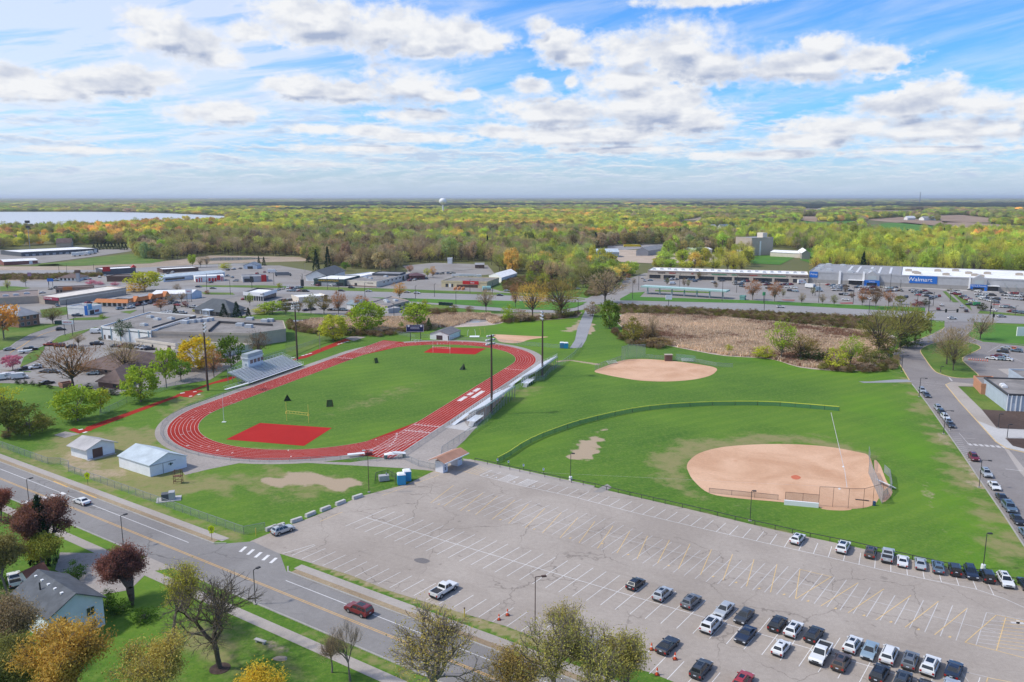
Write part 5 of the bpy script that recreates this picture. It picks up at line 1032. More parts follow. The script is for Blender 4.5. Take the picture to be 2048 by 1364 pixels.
for(u,v,kd,cc,lab)in[(1844,784,'suv','silver','silver suv by the kerb, back one of the upper pair'),(1853,793,'sedan','dark grey','dark grey sedan by the kerb, front one of the upper pair'),(1876,820,'suv','silver','silver suv at the back of the five parked by the drive kerb'),(1883,829,'suv','dark grey','dark suv second from the back by the drive kerb'),(1890,838,'suv','white','white suv in the middle of the five by the drive kerb'),(1896,846,'sedan','silver','silver sedan second from the front by the drive kerb'),(1901,853,'sedan','dark grey','dark grey sedan at the front of the five by the drive kerb'),(1947,919,'suv','dark red','dark red suv alone by the kerb past the crosswalk'),(1972,951,'suv','silver','pale silver suv behind the white one on the drive'),(1988,976,'sedan','white','white sedan between silver suv and black car on the drive'),(2004,1001,'sedan','black','black car behind the blue-grey suv on the drive'),(2018,1020,'large suv','slate blue','blue-grey suv between black cars on the drive'),(2034,1044,'sedan','black','black sedan with open view of its bonnet near the right edge'),(2052,1072,'sedan','slate blue','slate blue car cut by the right edge on the drive')]:
 car(kd,G(u,v),DV,cc,lab,'cars parked along the school drive')
k=0
for(u,v,kd,cc,a)in[(1983,719,'sedan','white',0),(1993,715,'suv','dark red',.1),(1998,720,'suv','light blue',0),(2004,713,'sedan','silver',0),(2013,721,'sedan','white',0),(2005,705,'suv','dark grey',.1),(2012,698,'sedan','silver',0),(2025,699,'hatchback','orange',0),(2033,704,'suv','slate blue',0)]:
 car(kd,G(u,v),2.4+a,cc,'%s %s on the school car park, %s from the left'%(cc,kd,ordn(k)),'cars on the school car park',small=True);k+=1
RD=[(1561,616,'suv','white',0,'white suv on the highway before the rust coloured trees'),(1904,639,'suv','white',.1,'white suv crossing the big junction'),(2003,635,'suv','silver',.05,'silver suv on the highway right of the junction'),(1000,592,'sedan','dark blue',0,'dark blue car on the highway below the teal kiosk'),(834,588,'suv','white',0,'white suv on the highway right of the orange tree'),(814,586,'sedan','beige',0,'beige car on the highway just right of the orange tree'),(737,584,'sedan','silver',0,'silver sedan on the highway in front of the cream store'),(703,577,'suv','dark grey',0,'dark suv on the frontage road before the cream store'),(683,583,'sedan','black',0,'black car on the highway before the cream store'),(397,575,'sedan','dark blue',0,'dark car on the highway below the striped restaurant'),(426,578,'sedan','grey',0,'grey car on the highway below the striped restaurant'),(122,661,'suv','dark grey',.6,'dark suv on the curving street by the sign'),(62,701,'pickup','black',.5,'black pickup towing a white boat on the curving street'),(19,701,'sedan','silver',.7,'silver sedan at the bend of the curving street'),(1155,579,'sedan','silver',0,'silver car on the far frontage road behind the bare tree'),(1014,583,'sedan','silver',0,'silver car on the frontage road behind the leaning tree'),(1254,559,'sedan','white',.2,'white car on the road beside the strip mall'),(1243,576,'sedan','white',1.2,'white car by the road island near the filling station'),(1228,579,'sedan','beige',.1,'beige car turning near the wide brown tree'),(1876,620,'suv','dark red',1.3,'dark red suv waiting at the lights'),(1883,612,'suv','white',1.3,'white suv leaving the car park'),(1932,624,'suv','black',1.3,'black suv waiting at the junction'),(1923,616,'minivan','silver',1.3,'silver minivan behind the black suv at the junction')]
for(u,v,kd,cc,a,lab)in RD:car(kd,G(u,v)+Vector((0,0,.14)),-.12+a,cc,lab,small=True,name='moving_car')
def fill_row(a,b,n,label,group,seed,head=None,skip=.12,cols=None,z=.1):
 rg=random.Random(seed);A,B_=G(*a),G(*b);d=(B_-A);h=ang(d)+(math.pi/2 if head is None else head);k=0
 for i in range(n):
  if rg.random()<skip:continue
  cc=rg.choice(cols or['white','white','silver','silver','grey','dark grey','black','black','dark blue','slate blue','dark red','light blue','red','beige','white','white']);kd=rg.choice(['suv','suv','sedan','sedan','hatchback','large suv','pickup','minivan'])
  car(kd,A.lerp(B_,(i+rg.uniform(-.12,.12))/max(1,n-1))+Vector((0,0,z)),h+rg.choice((0,math.pi))+rg.uniform(-.06,.06),cc,'%s %s %s, %s along'%(cc,{'suv':'suv','large suv':'big suv'}.get(kd,kd),label,ordn(i)),group,small=True)
ROWS=[((1284,557),(1289,563),3,'by the end wall of the strip mall',0),((1300,562),(1309,562),1,'before the first shopfront',0),((1333,561),(1352,560),3,'in the first cluster before the strip mall',.3),((1333,563.5),(1338,565),2,'under a small tree before the strip mall',.3),((1380,561),(1398,561),3,'in the second cluster before the strip mall',.2),((1390,564),(1400,564),1,'in second cluster, near row',.2),((1424,565),(1430,568),2,'in the third cluster before the strip mall',0),((1443,563),(1446,563),1,'right of the third cluster',.1),((1470,566),(1495,564),4,'in the fourth cluster before the strip mall',.2),((1470,570),(1495,569),3,'in the fourth cluster, near row',.2),((1484,574),(1490,575),1,'in front of the fourth cluster',0),((1520,566),(1540,566),4,'before the green signed shops, back row',.3),((1527,571),(1540,571),3,'before the green signed shops, middle row',.2),((1530,577),(1538,578),2,'before the green signed shops, front row',.2),((1562,571),(1588,570),5,'near the delivery van, back row',.3),((1562,575),(1588,577),3,'near the delivery van, middle row',.2),((1581,583),(1590,584),2,'near the delivery van, front row',.1),((1657,571),(1663,571),1,'at the supercentre kerb',0),((1665,573),(1692,574),5,'by the left supercentre door, row one',.3),((1668,577),(1698,578),5,'by the left supercentre door, row two',.3),((1672,582),(1700,583),5,'by the left supercentre door, row three',.3),((1676,590),(1704,592),4,'by the left supercentre door, row four',.3),((1675,600),(1690,601),2,'behind the small bare trees',0),((1716,576),(1745,576),6,'before the blue door, row one',.3),((1722,581),(1752,582),5,'before the blue door, row two',.3),((1724,587),(1750,588),4,'before the blue door, row three',.2),((1730,599),(1745,600),2,'before the blue door, front row',.1),((1766,576),(1780,578),3,'left of the big store sign, back row',.3),((1774,584),(1798,582),4,'left of the big store sign, middle row',.2),((1790,575),(1800,582),2,'left of the big store sign, far pair',.3),((1800,597),(1812,596),2,'beside the pale olive tree',.1),((1824,582),(1852,584),6,'below the big store sign, row one',.3),((1828,586),(1858,588),6,'below the big store sign, row two',.3),((1834,591),(1856,594),5,'below the big store sign, row three',.3),((1860,599),(1878,594),4,'below the big store sign, front row',.3),((1902,582),(1918,586),4,'along the grass strip, far end',.9),((1908,588),(1928,596),7,'along the grass strip, middle',.9),((1928,597),(1948,606),7,'along the grass strip, near end',.9),((1935,580),(1955,584),4,'before the right hand door, row one',.3),((1955,590),(1985,592),6,'before the right hand door, row two',.3),((1958,595),(1992,600),7,'before the right hand door, row three',.3),((1965,600),(1990,606),6,'before the right hand door, row four',.3),((1942,611),(1955,612),2,'by the green sign',.1),((2006,587),(2046,590),8,'in the last lane, row one',.3),((2010,592),(2060,596),8,'in the last lane, row two',.3),((2016,598),(2070,604),8,'in the last lane, row three',.3),((2000,615),(2022,617),4,'behind the verge right of the junction, row one',.3),((2016,624),(2048,628),5,'behind the verge right of the junction, row two',.2),((1986,622),(1996,624),1,'by the junction lamp',.2)]
for q,(a,b,n,lb,h)in enumerate(ROWS):fill_row(a,b,n,lb,'cars on the shopping centre car park',500+q,h)
ROWL=[((60,705-94),(100,610),0,'',0),((115,613),(123,607),2,'before the red fronted store',.3),((178,608),(186,607),1,'right of the red fronted store',.2),((143,629),(150,629),1,'before the white car wash',.2),((155,633),(160,633),1,'on the car wash apron',.2),((240,619),(262,617),2,'by the orange roofed shops, near pair',.2),((252,616),(300,608),5,'by the orange roofed shops, front row',.2),((315,604),(352,606),5,'between the shops and the white hall',.3),((313,611),(350,608),4,'between the shops and the white hall, near row',.3),((355,612),(386,616),3,'left of the restaurant',.2),((330,626),(365,628),4,'behind the flat roofed plant',.3),((485,600),(498,597),2,'left of the blue glass showroom',.2),((485,622),(494,622),1,'right of the restaurant',.1),((548,583),(575,577),4,'behind the showroom, first row',.3),((572,583),(612,584),7,'behind the showroom, second row',.3),((585,578),(600,577),4,'behind the showroom, third row',.3),((560,604),(590,600),5,'right of the showroom, row one',.3),((562,612),(595,610),5,'right of the showroom, row two',.3),((553,621),(572,620),3,'right of the showroom, row three',.2),((612,622),(645,618),4,'before the row of rust trees, left part',.2),((662,621),(704,622),7,'before the row of rust trees, right part',.2),((787,624),(800,619),2,'beside the low clinic',.5),((618,568),(635,572),3,'before the antique shop, left part',.2),((645,571),(672,573),5,'before the antique shop, right part',.1),((820,562),(850,558),4,'beside the maroon roofed store',.2),((870,549),(905,548),6,'behind the equipment yard',.2),((455,541),(480,538),3,'before the blue gabled house',.2),((335,548),(345,546),2,'before the long blue roofed store',.2),((420,566),(430,565),1,'below the striped restaurant',.1),((455,552),(465,556),2,'right of the striped restaurant',.2),((472,563),(476,563),1,'before the red and white diner',.2),((512,549),(530,545),2,'right of the red and white diner',.2),((112,562),(116,562),1,'left of the gabled diner',0),((160,560),(178,559),2,'right of the gabled diner',.2),((200,555),(210,552),2,'by the dark long store',.2),((52,590),(60,588),1,'behind the tan store',.2),((102,579),(112,577),2,'beside the brown brick shop',.2),((70,588),(84,587),2,'left of the brown brick shop',.2),((192,688),(194,688),1,'on the plant car park, alone',.1),((232,694),(262,695),3,'on the plant car park, left group',.8),((272,697),(300,700),4,'on the plant car park, right group',.8),((100,692),(140,696),3,'behind the wide rusty tree',.3),((48,740),(70,738),2,'by the office entrance',.3),((90,745),(110,746),2,'under the wide rusty tree',.3),((162,750),(185,750),2,'right of the wide rusty tree',.1),((96,768),(115,766),1,'behind the clipped bushes',.3),((230,705),(250,704),1,'behind the leafless tree',.3),((415,722),(440,725),3,'under the trees left of the grandstand',.3),((135,509),(190,508),9,'in front of the long warehouse',.3)]
for q,(a,b,n,lb,h)in enumerate(ROWL):
 if n:fill_row(a,b,n,lb,'cars on the roadside business lots',900+q,h,.08)
for k,(u,v)in enumerate([(4,760),(22,757),(40,758)]):car('cargo van',G(u,v)+Vector((0,0,.06)),.55,'white','white and blue high roofed van parked by the offices, %s from the left'%ordn(k),'vans by the offices',small=False)
car('cargo van',G(193,667)+Vector((0,0,.06)),0.1,'white','white cargo van on the yard left of the flat roofed plant',small=True)
car('cargo van',G(1345,569)+Vector((0,0,.1)),.2,'white','white van parked alone before the strip mall',small=True)
car('pickup',G(194,690)+Vector((0,0,.06)),.1,'dark blue','dark blue pickup on the plant car park',small=True)
def boxtruck(p,rz,boxc,cabc,label,L=7,name='delivery_truck'):
 r=thing(name,label,'truck',p,rz)
 MB().box(-L/2,L/2-2.1,-1.2,1.2,.9,3.5).build('cargo_box',mat('box_'+boxc,PAINTC[boxc],.5),r)
 B=MB();hull(B,[(L/2-2.0,.5),(L/2-2.0,2.5),(L/2-1.0,2.5),(L/2-.55,1.5),(L/2,1.3),(L/2,.5)],2.2,.1);B.box(-L/2,L/2-2,-1,1,.6,.88,0);B.build('cab',paint_(cabc),r)
 MB().add([(L/2-.92,-.95,2.35),(L/2-.92,.95,2.35),(L/2-.56,.95,1.6),(L/2-.56,-.95,1.6)],[(3,2,1,0)]).build('windshield',GLASS,r)
 for x in(-L/2+1.2,L/2-1.1):
  for s in(-1,1):MB().tube((x,s*.85,.48),(x,s*1.13,.48),.48,n=12).build('wheel',TYRE,r)
 return r
van=boxtruck(G(1604,568,.1),.1,'white','white','white delivery van with purple and orange lettering by the strip mall end')
for sy in(-1,):
 for txt,x,cc in(('Fed',-2.2,(.08,.03,.25)),('Ex',-.35,(.75,.12,.02))):
  t=textmesh(txt,1.5,'lettering',mat('van_letter_'+txt,cc,.5),van,.01);t.rotation_euler=(math.pi/2,0,0);t.location=(x,-1.215,2.1)
boxtruck(G(1622,577,.1),-.9,'white','blue','white box truck with a blue cab nose before the supercentre',9)
boxtruck(G(1638,583,.1),0,'light blue','white','pale blue box truck right of the white one',5.5)
boxtruck(G(567,552,.1),.2,'grey','grey','long grey lorry trailer behind the antique shop lot',14)
boxtruck(G(1265,494,.35),.05,'yellow','yellow','yellow lorry on the road beyond the industrial sheds',24,'yellow_lorry')
boxtruck(G(545,546,.1),.1,'white','white','white trailer near the red and white diner',8)
b=thing('boat_trailer','white boat on a trailer behind the black pickup','boat',G(50,706,.13),.5)
B=MB();hull(B,[(-2.6,.6),(-2.6,1.4),(2.2,1.4),(2.9,1.5),(1.8,.6)],1.9,.3,tuck=.25);B.build('hull',paint_('white'),b)
for s in(-1,1):MB().tube((-.4,s*.9,.35),(-.4,s*1.1,.35),.33,n=10).build('wheel',TYRE,b)
rvp=None
for k,(u,v)in enumerate([(908,553.5),(915,553.7),(922,554),(930,554),(937,554),(944,554),(951,554.5),(958,555)]):
 if rvp is None:
  rvp=thing('equipment_trailer','white covered trailer in the row behind the yellow store, first from the left','trailer',G(u,v,.1),.1,'white trailers behind the yellow store')
  B=MB();hull(B,[(-2,.7),(-2,2.6),(1.8,2.6),(2.1,1.8),(2.1,.7)],2.1,.15);B.build('trailer_body',paint_('white'),rvp)
  for s in(-1,1):MB().tube((0,s*.9,.4),(0,s*1.08,.4),.38,n=8).build('wheel',TYRE,rvp)
 else:dup(rvp,G(u,v,.1),.1,'white covered trailer in the row behind the yellow store, %s from the left'%ordn(k))
for k,(u,v)in enumerate([(172,511),(160,512),(150,513),(180,509.5)]):dup(rvp,G(u,v,.1),.3*k,'white trailer in front of the long warehouse, %s of four'%ordn(k),'white trailers by the warehouse',1.8)
WIN=mat('window_glass',(.03,.035,.045),.12,spec=.7);WFR=mat('window_frame',(.62,.62,.62),.6);DARKDOOR=mat('dark_door',(.05,.045,.045),.6)
def wm(n,c,**k):return mat('wall_'+n,c,.85,.08,.5,**k)
def rm(n,c,**k):return mat('roof_'+n,c,.9,.15,.35,**k)
W_WHITE,W_CREAM,W_TAN,W_GREY,W_DKGREY=wm('white',(.78,.78,.76)),wm('cream',(.70,.62,.52)),wm('tan',(.45,.37,.30)),wm('grey',(.40,.40,.41)),wm('dark_grey',(.10,.11,.125))
W_BRICK,W_BROWN,W_BLUE=wm('brick',(.33,.16,.11)),wm('brown',(.12,.075,.06)),wm('blue_white',(.55,.61,.68))
R_WHITE,R_GREY,R_GRAV,R_DARK,R_BROWN=rm('white',(.80,.79,.77)),rm('grey',(.30,.30,.31)),rm('gravel',(.27,.245,.225),var2=.25,v2scale=.12),rm('dark',(.085,.095,.105)),rm('brown_shingle',(.16,.11,.095),var2=.2,v2scale=.2)
R_SHED=rm('light_shingle',(.42,.40,.395));R_METAL=rm('pale_blue_metal',(.46,.52,.56))
def q4(A,B,C=None,depth=None):
 A,B=(G(*A)if not isinstance(A,Vector)else A),(G(*B)if not isinstance(B,Vector)else B);d=(B-A).normalized();n=Vector((-d.y,d.x,0))
 if n.y<0:n=-n
 if C is not None:
  C=G(*C)if not isinstance(C,Vector)else C;depth=abs((C-B).dot(n));C2=B+n*depth;return[A,B,C2,A+n*depth]
 return[A,B,B+n*depth,A+n*depth]
def quad(A,B,C):A,B,C=[G(*p)if not isinstance(p,Vector)else p for p in(A,B,C)];return[A,B,C,A+C-B]
def building(name,label,P,h,wall,roof,style='flat',rise=2.5,oh=.5,par=.5,cat='building',wins=(),group=None,roofname='roof'):
 O=P[0];x=(P[1]-P[0]);L=x.length;x.normalize();rz=math.atan2(x.y,x.x)
 root=thing(name,label,cat,(O.x,O.y,0),rz,group)
 Q=[(Matrix.Rotation(-rz,3,'Z')@(Vector((p.x,p.y,0))-Vector((O.x,O.y,0))))for p in P];Q=[(q.x,q.y)for q in Q]
 B=MB()
 if style=='flat':
  B.prism(Q,0,h-par-.04);B.build('wall',wall,root)
  Rf=MB().prism(Q,h-par-.04,h-par).build(roofname,roof,root)
  MB().kerb(Q,.4,h,closed=True,z0=h-par-.6).build('parapet',wall,root)
 else:
  n=len(Q);cx=sum(q[0]for q in Q)/n;cy=sum(q[1]for q in Q)/n
  V=lambda i:Vector((Q[i][0],Q[i][1],0))
  if style in('gable_x','gable_y','hip_x','hip_y'):
   if style.endswith('x'):e0,e1=(V(0)+V(3))/2,(V(1)+V(2))/2;order=(0,1,2,3)
   else:e0,e1=(V(0)+V(1))/2,(V(3)+V(2))/2;order=(3,0,1,2)
   a,b,c,d=[V(i)for i in((0,1,2,3)if style.endswith('x')else(1,2,3,0))]
   rd=(e1-e0).normalized();k=0.
   if style[:3]=='hip':ins=min((a-d).length/2,(e1-e0).length/2*.8);r0,r1=e0+rd*ins,e1-rd*ins
   else:r0,r1=e0 .copy(),e1 .copy()
   vs=[(p.x,p.y,0)for p in(a,b,c,d)]+[(p.x,p.y,h)for p in(a,b,c,d)]
   if style[:3]=='hip':B.add(vs,[(0,1,5,4),(1,2,6,5),(2,3,7,6),(3,0,4,7)])
   else:B.add(vs+[(e1 .x,e1 .y,h+rise),(e0 .x,e0 .y,h+rise)],[(0,1,5,4),(1,2,6,8,5),(2,3,7,6),(3,0,4,9,7)])
   B.build('wall',wall,root)
   sd=((a-d)/2).length;up=rise/sd;lat=(a-d).normalized()
   if style[:3]=='hip':
    def ex(p,s1,s2):q=p+lat*s1*oh+rd*s2*oh;return(q.x,q.y,h-up*oh+.05)
    E=[ex(a,1,-1),ex(b,1,1),ex(c,-1,1),ex(d,-1,-1)];T=[(r0 .x,r0 .y,h+rise),(r1 .x,r1 .y,h+rise)]
    vs=E+T+[(p[0],p[1],p[2]-.18)for p in E]
    MB().add(vs,[(0,1,5,4),(1,2,5),(2,3,4,5),(3,0,4),(0,6,7,1),(1,7,8,2),(2,8,9,3),(3,9,6,0),(9,8,7,6)]).build(roofname,roof,root)
   else:
    t=.16;R2=MB()
    for(p,q,s)in((a,b,1),(d,c,-1)):
     lo0=p+lat*s*oh-rd*oh;lo1=q+lat*s*oh+rd*oh;hi0=r0-rd*oh;hi1=r1+rd*oh;zl=h-up*oh+.03;zh=h+rise+.03
     vs=[(lo0 .x,lo0 .y,zl),(lo1 .x,lo1 .y,zl),(hi1 .x,hi1 .y,zh),(hi0 .x,hi0 .y,zh)];vs+=[(v_[0],v_[1],v_[2]+t)for v_ in vs]
     R2 .add(vs,[(0,3,2,1),(4,5,6,7),(0,1,5,4),(1,2,6,5),(3,0,4,7),(2,3,7,6)])
    R2 .build(roofname,roof,root)
 root['_q']=0;del root['_q']
 bx={0:(0,1),1:(1,2),2:(2,3),3:(3,0)}
 for w in wins:
  e,s0,s1,z0,z1,m,nm=w[:7];dp=w[7]if len(w)>7 else.05
  i,j=bx[e]if e in bx else(e,(e+1)%len(Q));a,b=Vector((*Q[i],0)),Vector((*Q[j],0));d=(b-a);Lw=d.length;d.normalize()
  ar=sum(Q[k][0]*Q[(k+1)%len(Q)][1]-Q[(k+1)%len(Q)][0]*Q[k][1]for k in range(len(Q)));n_=Vector((d.y,-d.x,0))*(1 if ar>0 else-1)
  p0,p1=a+d*(s0*Lw if abs(s0)<=1 else s0),a+d*(s1*Lw if abs(s1)<=1 else s1)
  b_=MB();o=n_*dp;vs=[p0-n_*.02,p1-n_*.02,p1+o,p0+o]
  b_.add([(p.x,p.y,z0)for p in vs]+[(p.x,p.y,z1)for p in vs],[(0,3,2,1),(4,5,6,7),(0,1,5,4),(1,2,6,5),(2,3,7,6),(3,0,4,7)])
  wo=b_.build(nm,m,root)
  if len(w)>8:
   f=MB();q=n_*(dp+.03)
   for(za,zb,pa,pb)in((z0-.1,z0,p0,p1),(z1,z1+.1,p0,p1),(z0-.1,z1+.1,p0-d*.1,p0),(z0-.1,z1+.1,p1,p1+d*.1),(z0,z1,(p0+p1)/2-d*.03,(p0+p1)/2+d*.03)):
    vs=[pa,pb,pb+q,pa+q];f.add([(p.x,p.y,za)for p in vs]+[(p.x,p.y,zb)for p in vs],[(0,3,2,1),(4,5,6,7),(0,1,5,4),(1,2,6,5),(2,3,7,6),(3,0,4,7)])
   f.build('frame',w[8],wo)
 root['L']=L;del root['L'];return root,Q
def rooftop(root,Q,pts,h,s=(1.6,1.2,1.0),m=None,nm='rooftop_unit'):
 m=m or mat('unit_metal',(.50,.52,.54),.5,.1)
 for(fx,fy)in pts:
  a=Vector((*Q[0],0)).lerp(Vector((*Q[1],0)),fx);d=Vector((*Q[3],0)).lerp(Vector((*Q[2],0)),fx);p=a.lerp(d,fy)
  MB().box(p.x-s[0],p.x+s[0],p.y-s[1],p.y+s[1],h-.02,h+s[2]).box(p.x-s[0]*.6,p.x+s[0]*.6,p.y-s[1]*.6,p.y+s[1]*.6,h+s[2],h+s[2]+.25).build(nm,m,root)
def sign(root,txt,size,pos,m,facing=0.0,xs=1.0,nm='lettering',th=.03):
 t=textmesh(txt,size,nm,m,root,th,xs=1.0);t.location=pos;t.rotation_euler=(math.pi/2,0,facing);t.scale=(xs,1,1);return t
YLW=mat('yellow_sign',(.75,.45,.03),.5);REDS=mat('red_sign',(.55,.02,.02),.5);BLUS=mat('blue_sign',(.015,.14,.50),.5);WHT=mat('white_sign',(.8,.8,.8),.5);ORG=mat('orange_roof',(.52,.17,.045),.7,.1,.6)
WPX=q4((1617,566),(2330,598),depth=82);WL=(WPX[1]-WPX[0]).length;WH=9.4
def wx(u,vb):
 return(G(u,vb)-WPX[0]).dot((WPX[1]-WPX[0]).normalized())
s1=wx(1800,575)
wd=(WPX[1]-WPX[0]).normalized();wn=Vector((-wd.y,wd.x,0))
PA=[WPX[0],WPX[0]+wd*s1,WPX[0]+wd*s1+wn*82,WPX[0]+wn*82];PB=[WPX[0]+wd*(s1+.05),WPX[1],WPX[2],WPX[0]+wd*(s1+.05)+wn*82]
W_BOX=wm('store_grey',(.40,.40,.41));W_BOXD=wm('store_block',(.29,.275,.26));R_BW=rm('store_white',(.84,.83,.80),var2=.08,v2scale=.06)
b1,Q1=building('supercentre','long grey supercentre with a bright white roof and blue sign, stretching to the right edge',PB,WH,W_BOX,R_BW,wins=[(0,0,1.0,0,3.2,W_BOXD,'base_course',.08)])
b0,Q0=building('supercentre_wing','grey roofed left wing of the supercentre with skylight rows and a small blue sign',PA,WH,W_BOX,R_GREY,wins=[(0,0,1.0,0,3.2,W_BOXD,'base_course',.08)])
x0=wx(1817,577)-s1;x1=wx(1873,579)-s1
MB().box(x0,x1,-.35,-.05,3.6,WH-.3).build('sign_panel',BLUS,b1);sign(b1,'Walmart',4.1,((x0+x1)/2-2.2,-.38,6.3),WHT,xs=1.12)
sp=MB()
for k in range(6):a=k*math.pi/3;sp.bar((x1-5.6+.7*math.cos(a),-.42,6.4+.7*math.sin(a)),(x1-5.6+1.9*math.cos(a),-.42,6.4+1.9*math.sin(a)),.5,.08)
sp.build('spark_emblem',mat('faded_spark',(.38,.30,.38),.5),b1)
def entrance(root,xa,xb,txt,off=0,can=None):
 m=(xa+xb)/2
 B=MB();B.add([(xa,-2.5,0),(xb,-2.5,0),(xb,-2.5,WH-1),(m,-2.5,WH+2.2),(xa,-2.5,WH-1),(xa,.2,0),(xb,.2,0),(xb,.2,WH-1),(m,4,WH+2.2),(xa,.2,WH-1)],[(0,1,2,3,4),(1,6,7,2),(5,0,4,9),(4,3,8,9),(3,2,7,8)]);B.build('entrance_gable',W_BOX,root)
 MB().box(xa-.6,xb+.6,-2.9,-2.45,2.6,4.5).box(xa-.6,xa+1.2,-2.9,-2.45,0,2.6).box(xb-1.2,xb+.6,-2.9,-2.45,0,2.6).build('blue_band',BLUS,root)
 MB().box(xa+2,xb-2,-2.62,-2.5,4.8,7.8).build('clerestory_window',mat('pale_glass',(.42,.46,.47),.2),root)
 MB().box(xa+1.4,xb-1.4,-2.56,-2.48,0,2.55).build('doorway',WIN,root)
 sign(root,txt,1.3,(m,-2.95,3.6),WHT)
 if can:MB().box(can[0],can[1],-4,0,3.9,4.2).build('canopy',WHT,root);MB().box(can[0]+.5,can[1]-.5,-.2,-.08,.4,3.8).build('shopfront',WIN,root)
entrance(b0,wx(1728,574),wx(1756,576),'Grocery',can=(wx(1693,573),wx(1726,574)))
entrance(b1,wx(1941,581)-s1,wx(1972,583)-s1,'Home & Pharmacy',can=(wx(1974,583)-s1,wx(1998,584)-s1))
MB().box(.3,wx(1634,567),-.35,-.05,4.6,WH-.2).build('sign_panel',BLUS,b0);sign(b0,'Pickup',1.9,(wx(1626,567),-.4,7.2),WHT)
for u in(1675,1725):MB().box(wx(u,573)-.8,wx(u,573)+.8,-.9,.3,0,WH+1.2).build('pilaster',WHT,b0)
MB().box(wx(1938,581)-s1-.6,wx(1938,581)-s1+.6,-.9,.3,0,WH+.6).build('pilaster',WHT,b1)
sk=MB()
for fx in(.42,.52,.66,.76,.88):
 for j in range(9):xx=s1*fx;sk.box(xx-.8,xx+.8,12+j*6.5,15.4+j*6.5,WH-.5,WH-.1)
sk.build('skylights',WHT,b0)
rooftop(b0,Q0,[(.06,.3),(.06,.6),(.2,.2),(.45,.1),(.62,.25),(.68,.4),(.3,.85),(.12,.9)],WH-.5,(2.2,1.6,1.5));rooftop(b1,Q1,[(.03,.5),(.06,.3),(.07,.22),(.16,.6),(.19,.2),(.24,.7),(.31,.25),(.29,.45),(.37,.5),(.33,.15),(.5,.5),(.6,.2),(.62,.35),(.55,.7),(.8,.3)],WH-.5,(2.4,1.8,1.6),mat('buff_unit',(.42,.36,.30),.7))
gc=MB()
for k in range(7):gc.bar((wx(2010,584)-s1+k*6,-9,4.2),(wx(2010,584)-s1+k*6,0,5.2),.4,.25);gc.box(wx(2010,584)-s1+k*6-.15,wx(2010,584)-s1+k*6+.15,-9.2,-8.9,0,4.2)
gc.build('garden_shade_frame',mat('green_grey_steel',(.22,.25,.24),.6),b1)
SP=q4((1295,556.5),(1616,566.5),depth=32);sl_=(SP[1]-SP[0]).length;ws_=[]
for a_,b_ in((.012,.085),(.105,.18),(.205,.31),(.33,.43),(.45,.54),(.555,.645),(.67,.785),(.80,.885),(.91,.985)):ws_.append((0,a_,b_,.2,3.1,WIN,'shopfront'))
sm,Qs=building('strip_mall','long beige strip mall with dark shopfronts beyond the teal filling station canopy',SP,6.8,wm('strip_beige',(.50,.43,.35)),R_WHITE,wins=ws_+[(0,0,1.0,6.1,6.5,mat('brown_cornice',(.19,.12,.09),.8),'cornice',.25),(0,0,1.0,3.3,3.6,W_CREAM,'fascia_band',.12)])
for fx,w_,cc in((.09,6,'brown'),(.16,5,'red'),(.29,1.4,'red'),(.33,2.4,'green'),(.365,5,'tan'),(.46,12,'green'),(.55,3,'green'),(.61,8,'brown'),(.67,5.5,'red'),(.70,2,'tan'),(.77,12,'green'),(.835,7.5,'green'),(.92,5,'brown'),(.965,9,'brown')):
 cm=mat('sign_'+cc,{'brown':(.10,.06,.05),'red':(.42,.04,.03),'green':(.06,.28,.14),'tan':(.35,.28,.2)}[cc],.6);B=MB();x=fx*sl_-w_/2;rg=random.Random(int(fx*999))
 while x<fx*sl_+w_/2:q=rg.uniform(.5,.9);B.box(x,x+q,-.16,-.04,4.45+rg.uniform(0,.15),5.45-rg.uniform(0,.25));x+=q+.22
 B.build('shop_sign',cm,sm)
rooftop(sm,Qs,[(.03+.047*i,.35+.1*(i%3))for i in range(21)],6.3,(1.3,1.0,1.2))
TEAL=mat('teal_canopy',(.12,.38,.34),.5);PUMP=mat('pump_white',(.6,.62,.6),.5)
a,c=G(1281,588),G(1452,599);d=(c-a).normalized();Lc=(c-a).length;r=thing('filling_canopy','long teal filling station canopy on seven posts before the strip mall','filling station',(a.x,a.y,.1),ang(d))
MB().box(0,Lc,0,9,4.7,5.6).build('canopy_deck',TEAL,r);MB().box(.2,Lc-.2,.2,8.8,5.6,5.68).build('canopy_roof',mat('pale_teal',(.42,.55,.52),.6),r);MB().box(-.05,Lc+.05,-.06,0,5.0,5.25).build('canopy_stripe',WHT,r)
for k in range(7):
 x=Lc*(.06+.147*k);MB().box(x-.3,x+.3,4.2,4.8,0,4.7).build('post',TEAL,r);MB().box(x-.55,x+.55,3.9,4.19,0,1.9).box(x-.45,x+.45,4.81,5.1,0,1.9).build('fuel_pump',PUMP,r)
building('kiosk','small teal kiosk at the right end of the filling station',q4((1479,600),(1489,600.6),depth=4),3,wm('teal',(.16,.32,.3)),R_WHITE)
building('antique_shop','green fronted antique shop with yellow letters above its windows',q4((628,571.5),(689,573),depth=30),5.6,wm('bottle_green',(.07,.11,.10)),R_WHITE,wins=[(0,.05,.22,.2,2.9,WIN,'shopfront'),(0,.25,.72,.2,2.7,W_GREY,'shopfront'),(0,.76,.97,.2,2.9,WIN,'shopfront')])
r_=[o for o in D.objects if o.name.startswith('antique_shop')][0];sign(r_,"ANNIE'S ANTIQUES",1.75,(12.2,-.12,4.3),YLW,xs=1.1)
building('show_barn','big dark roofed barn behind the antique shop with white walls',[G(612,562),G(655,563),G(690,551),G(650,550)],4.5,W_WHITE,R_DARK,'gable_y',4.2,1.0)
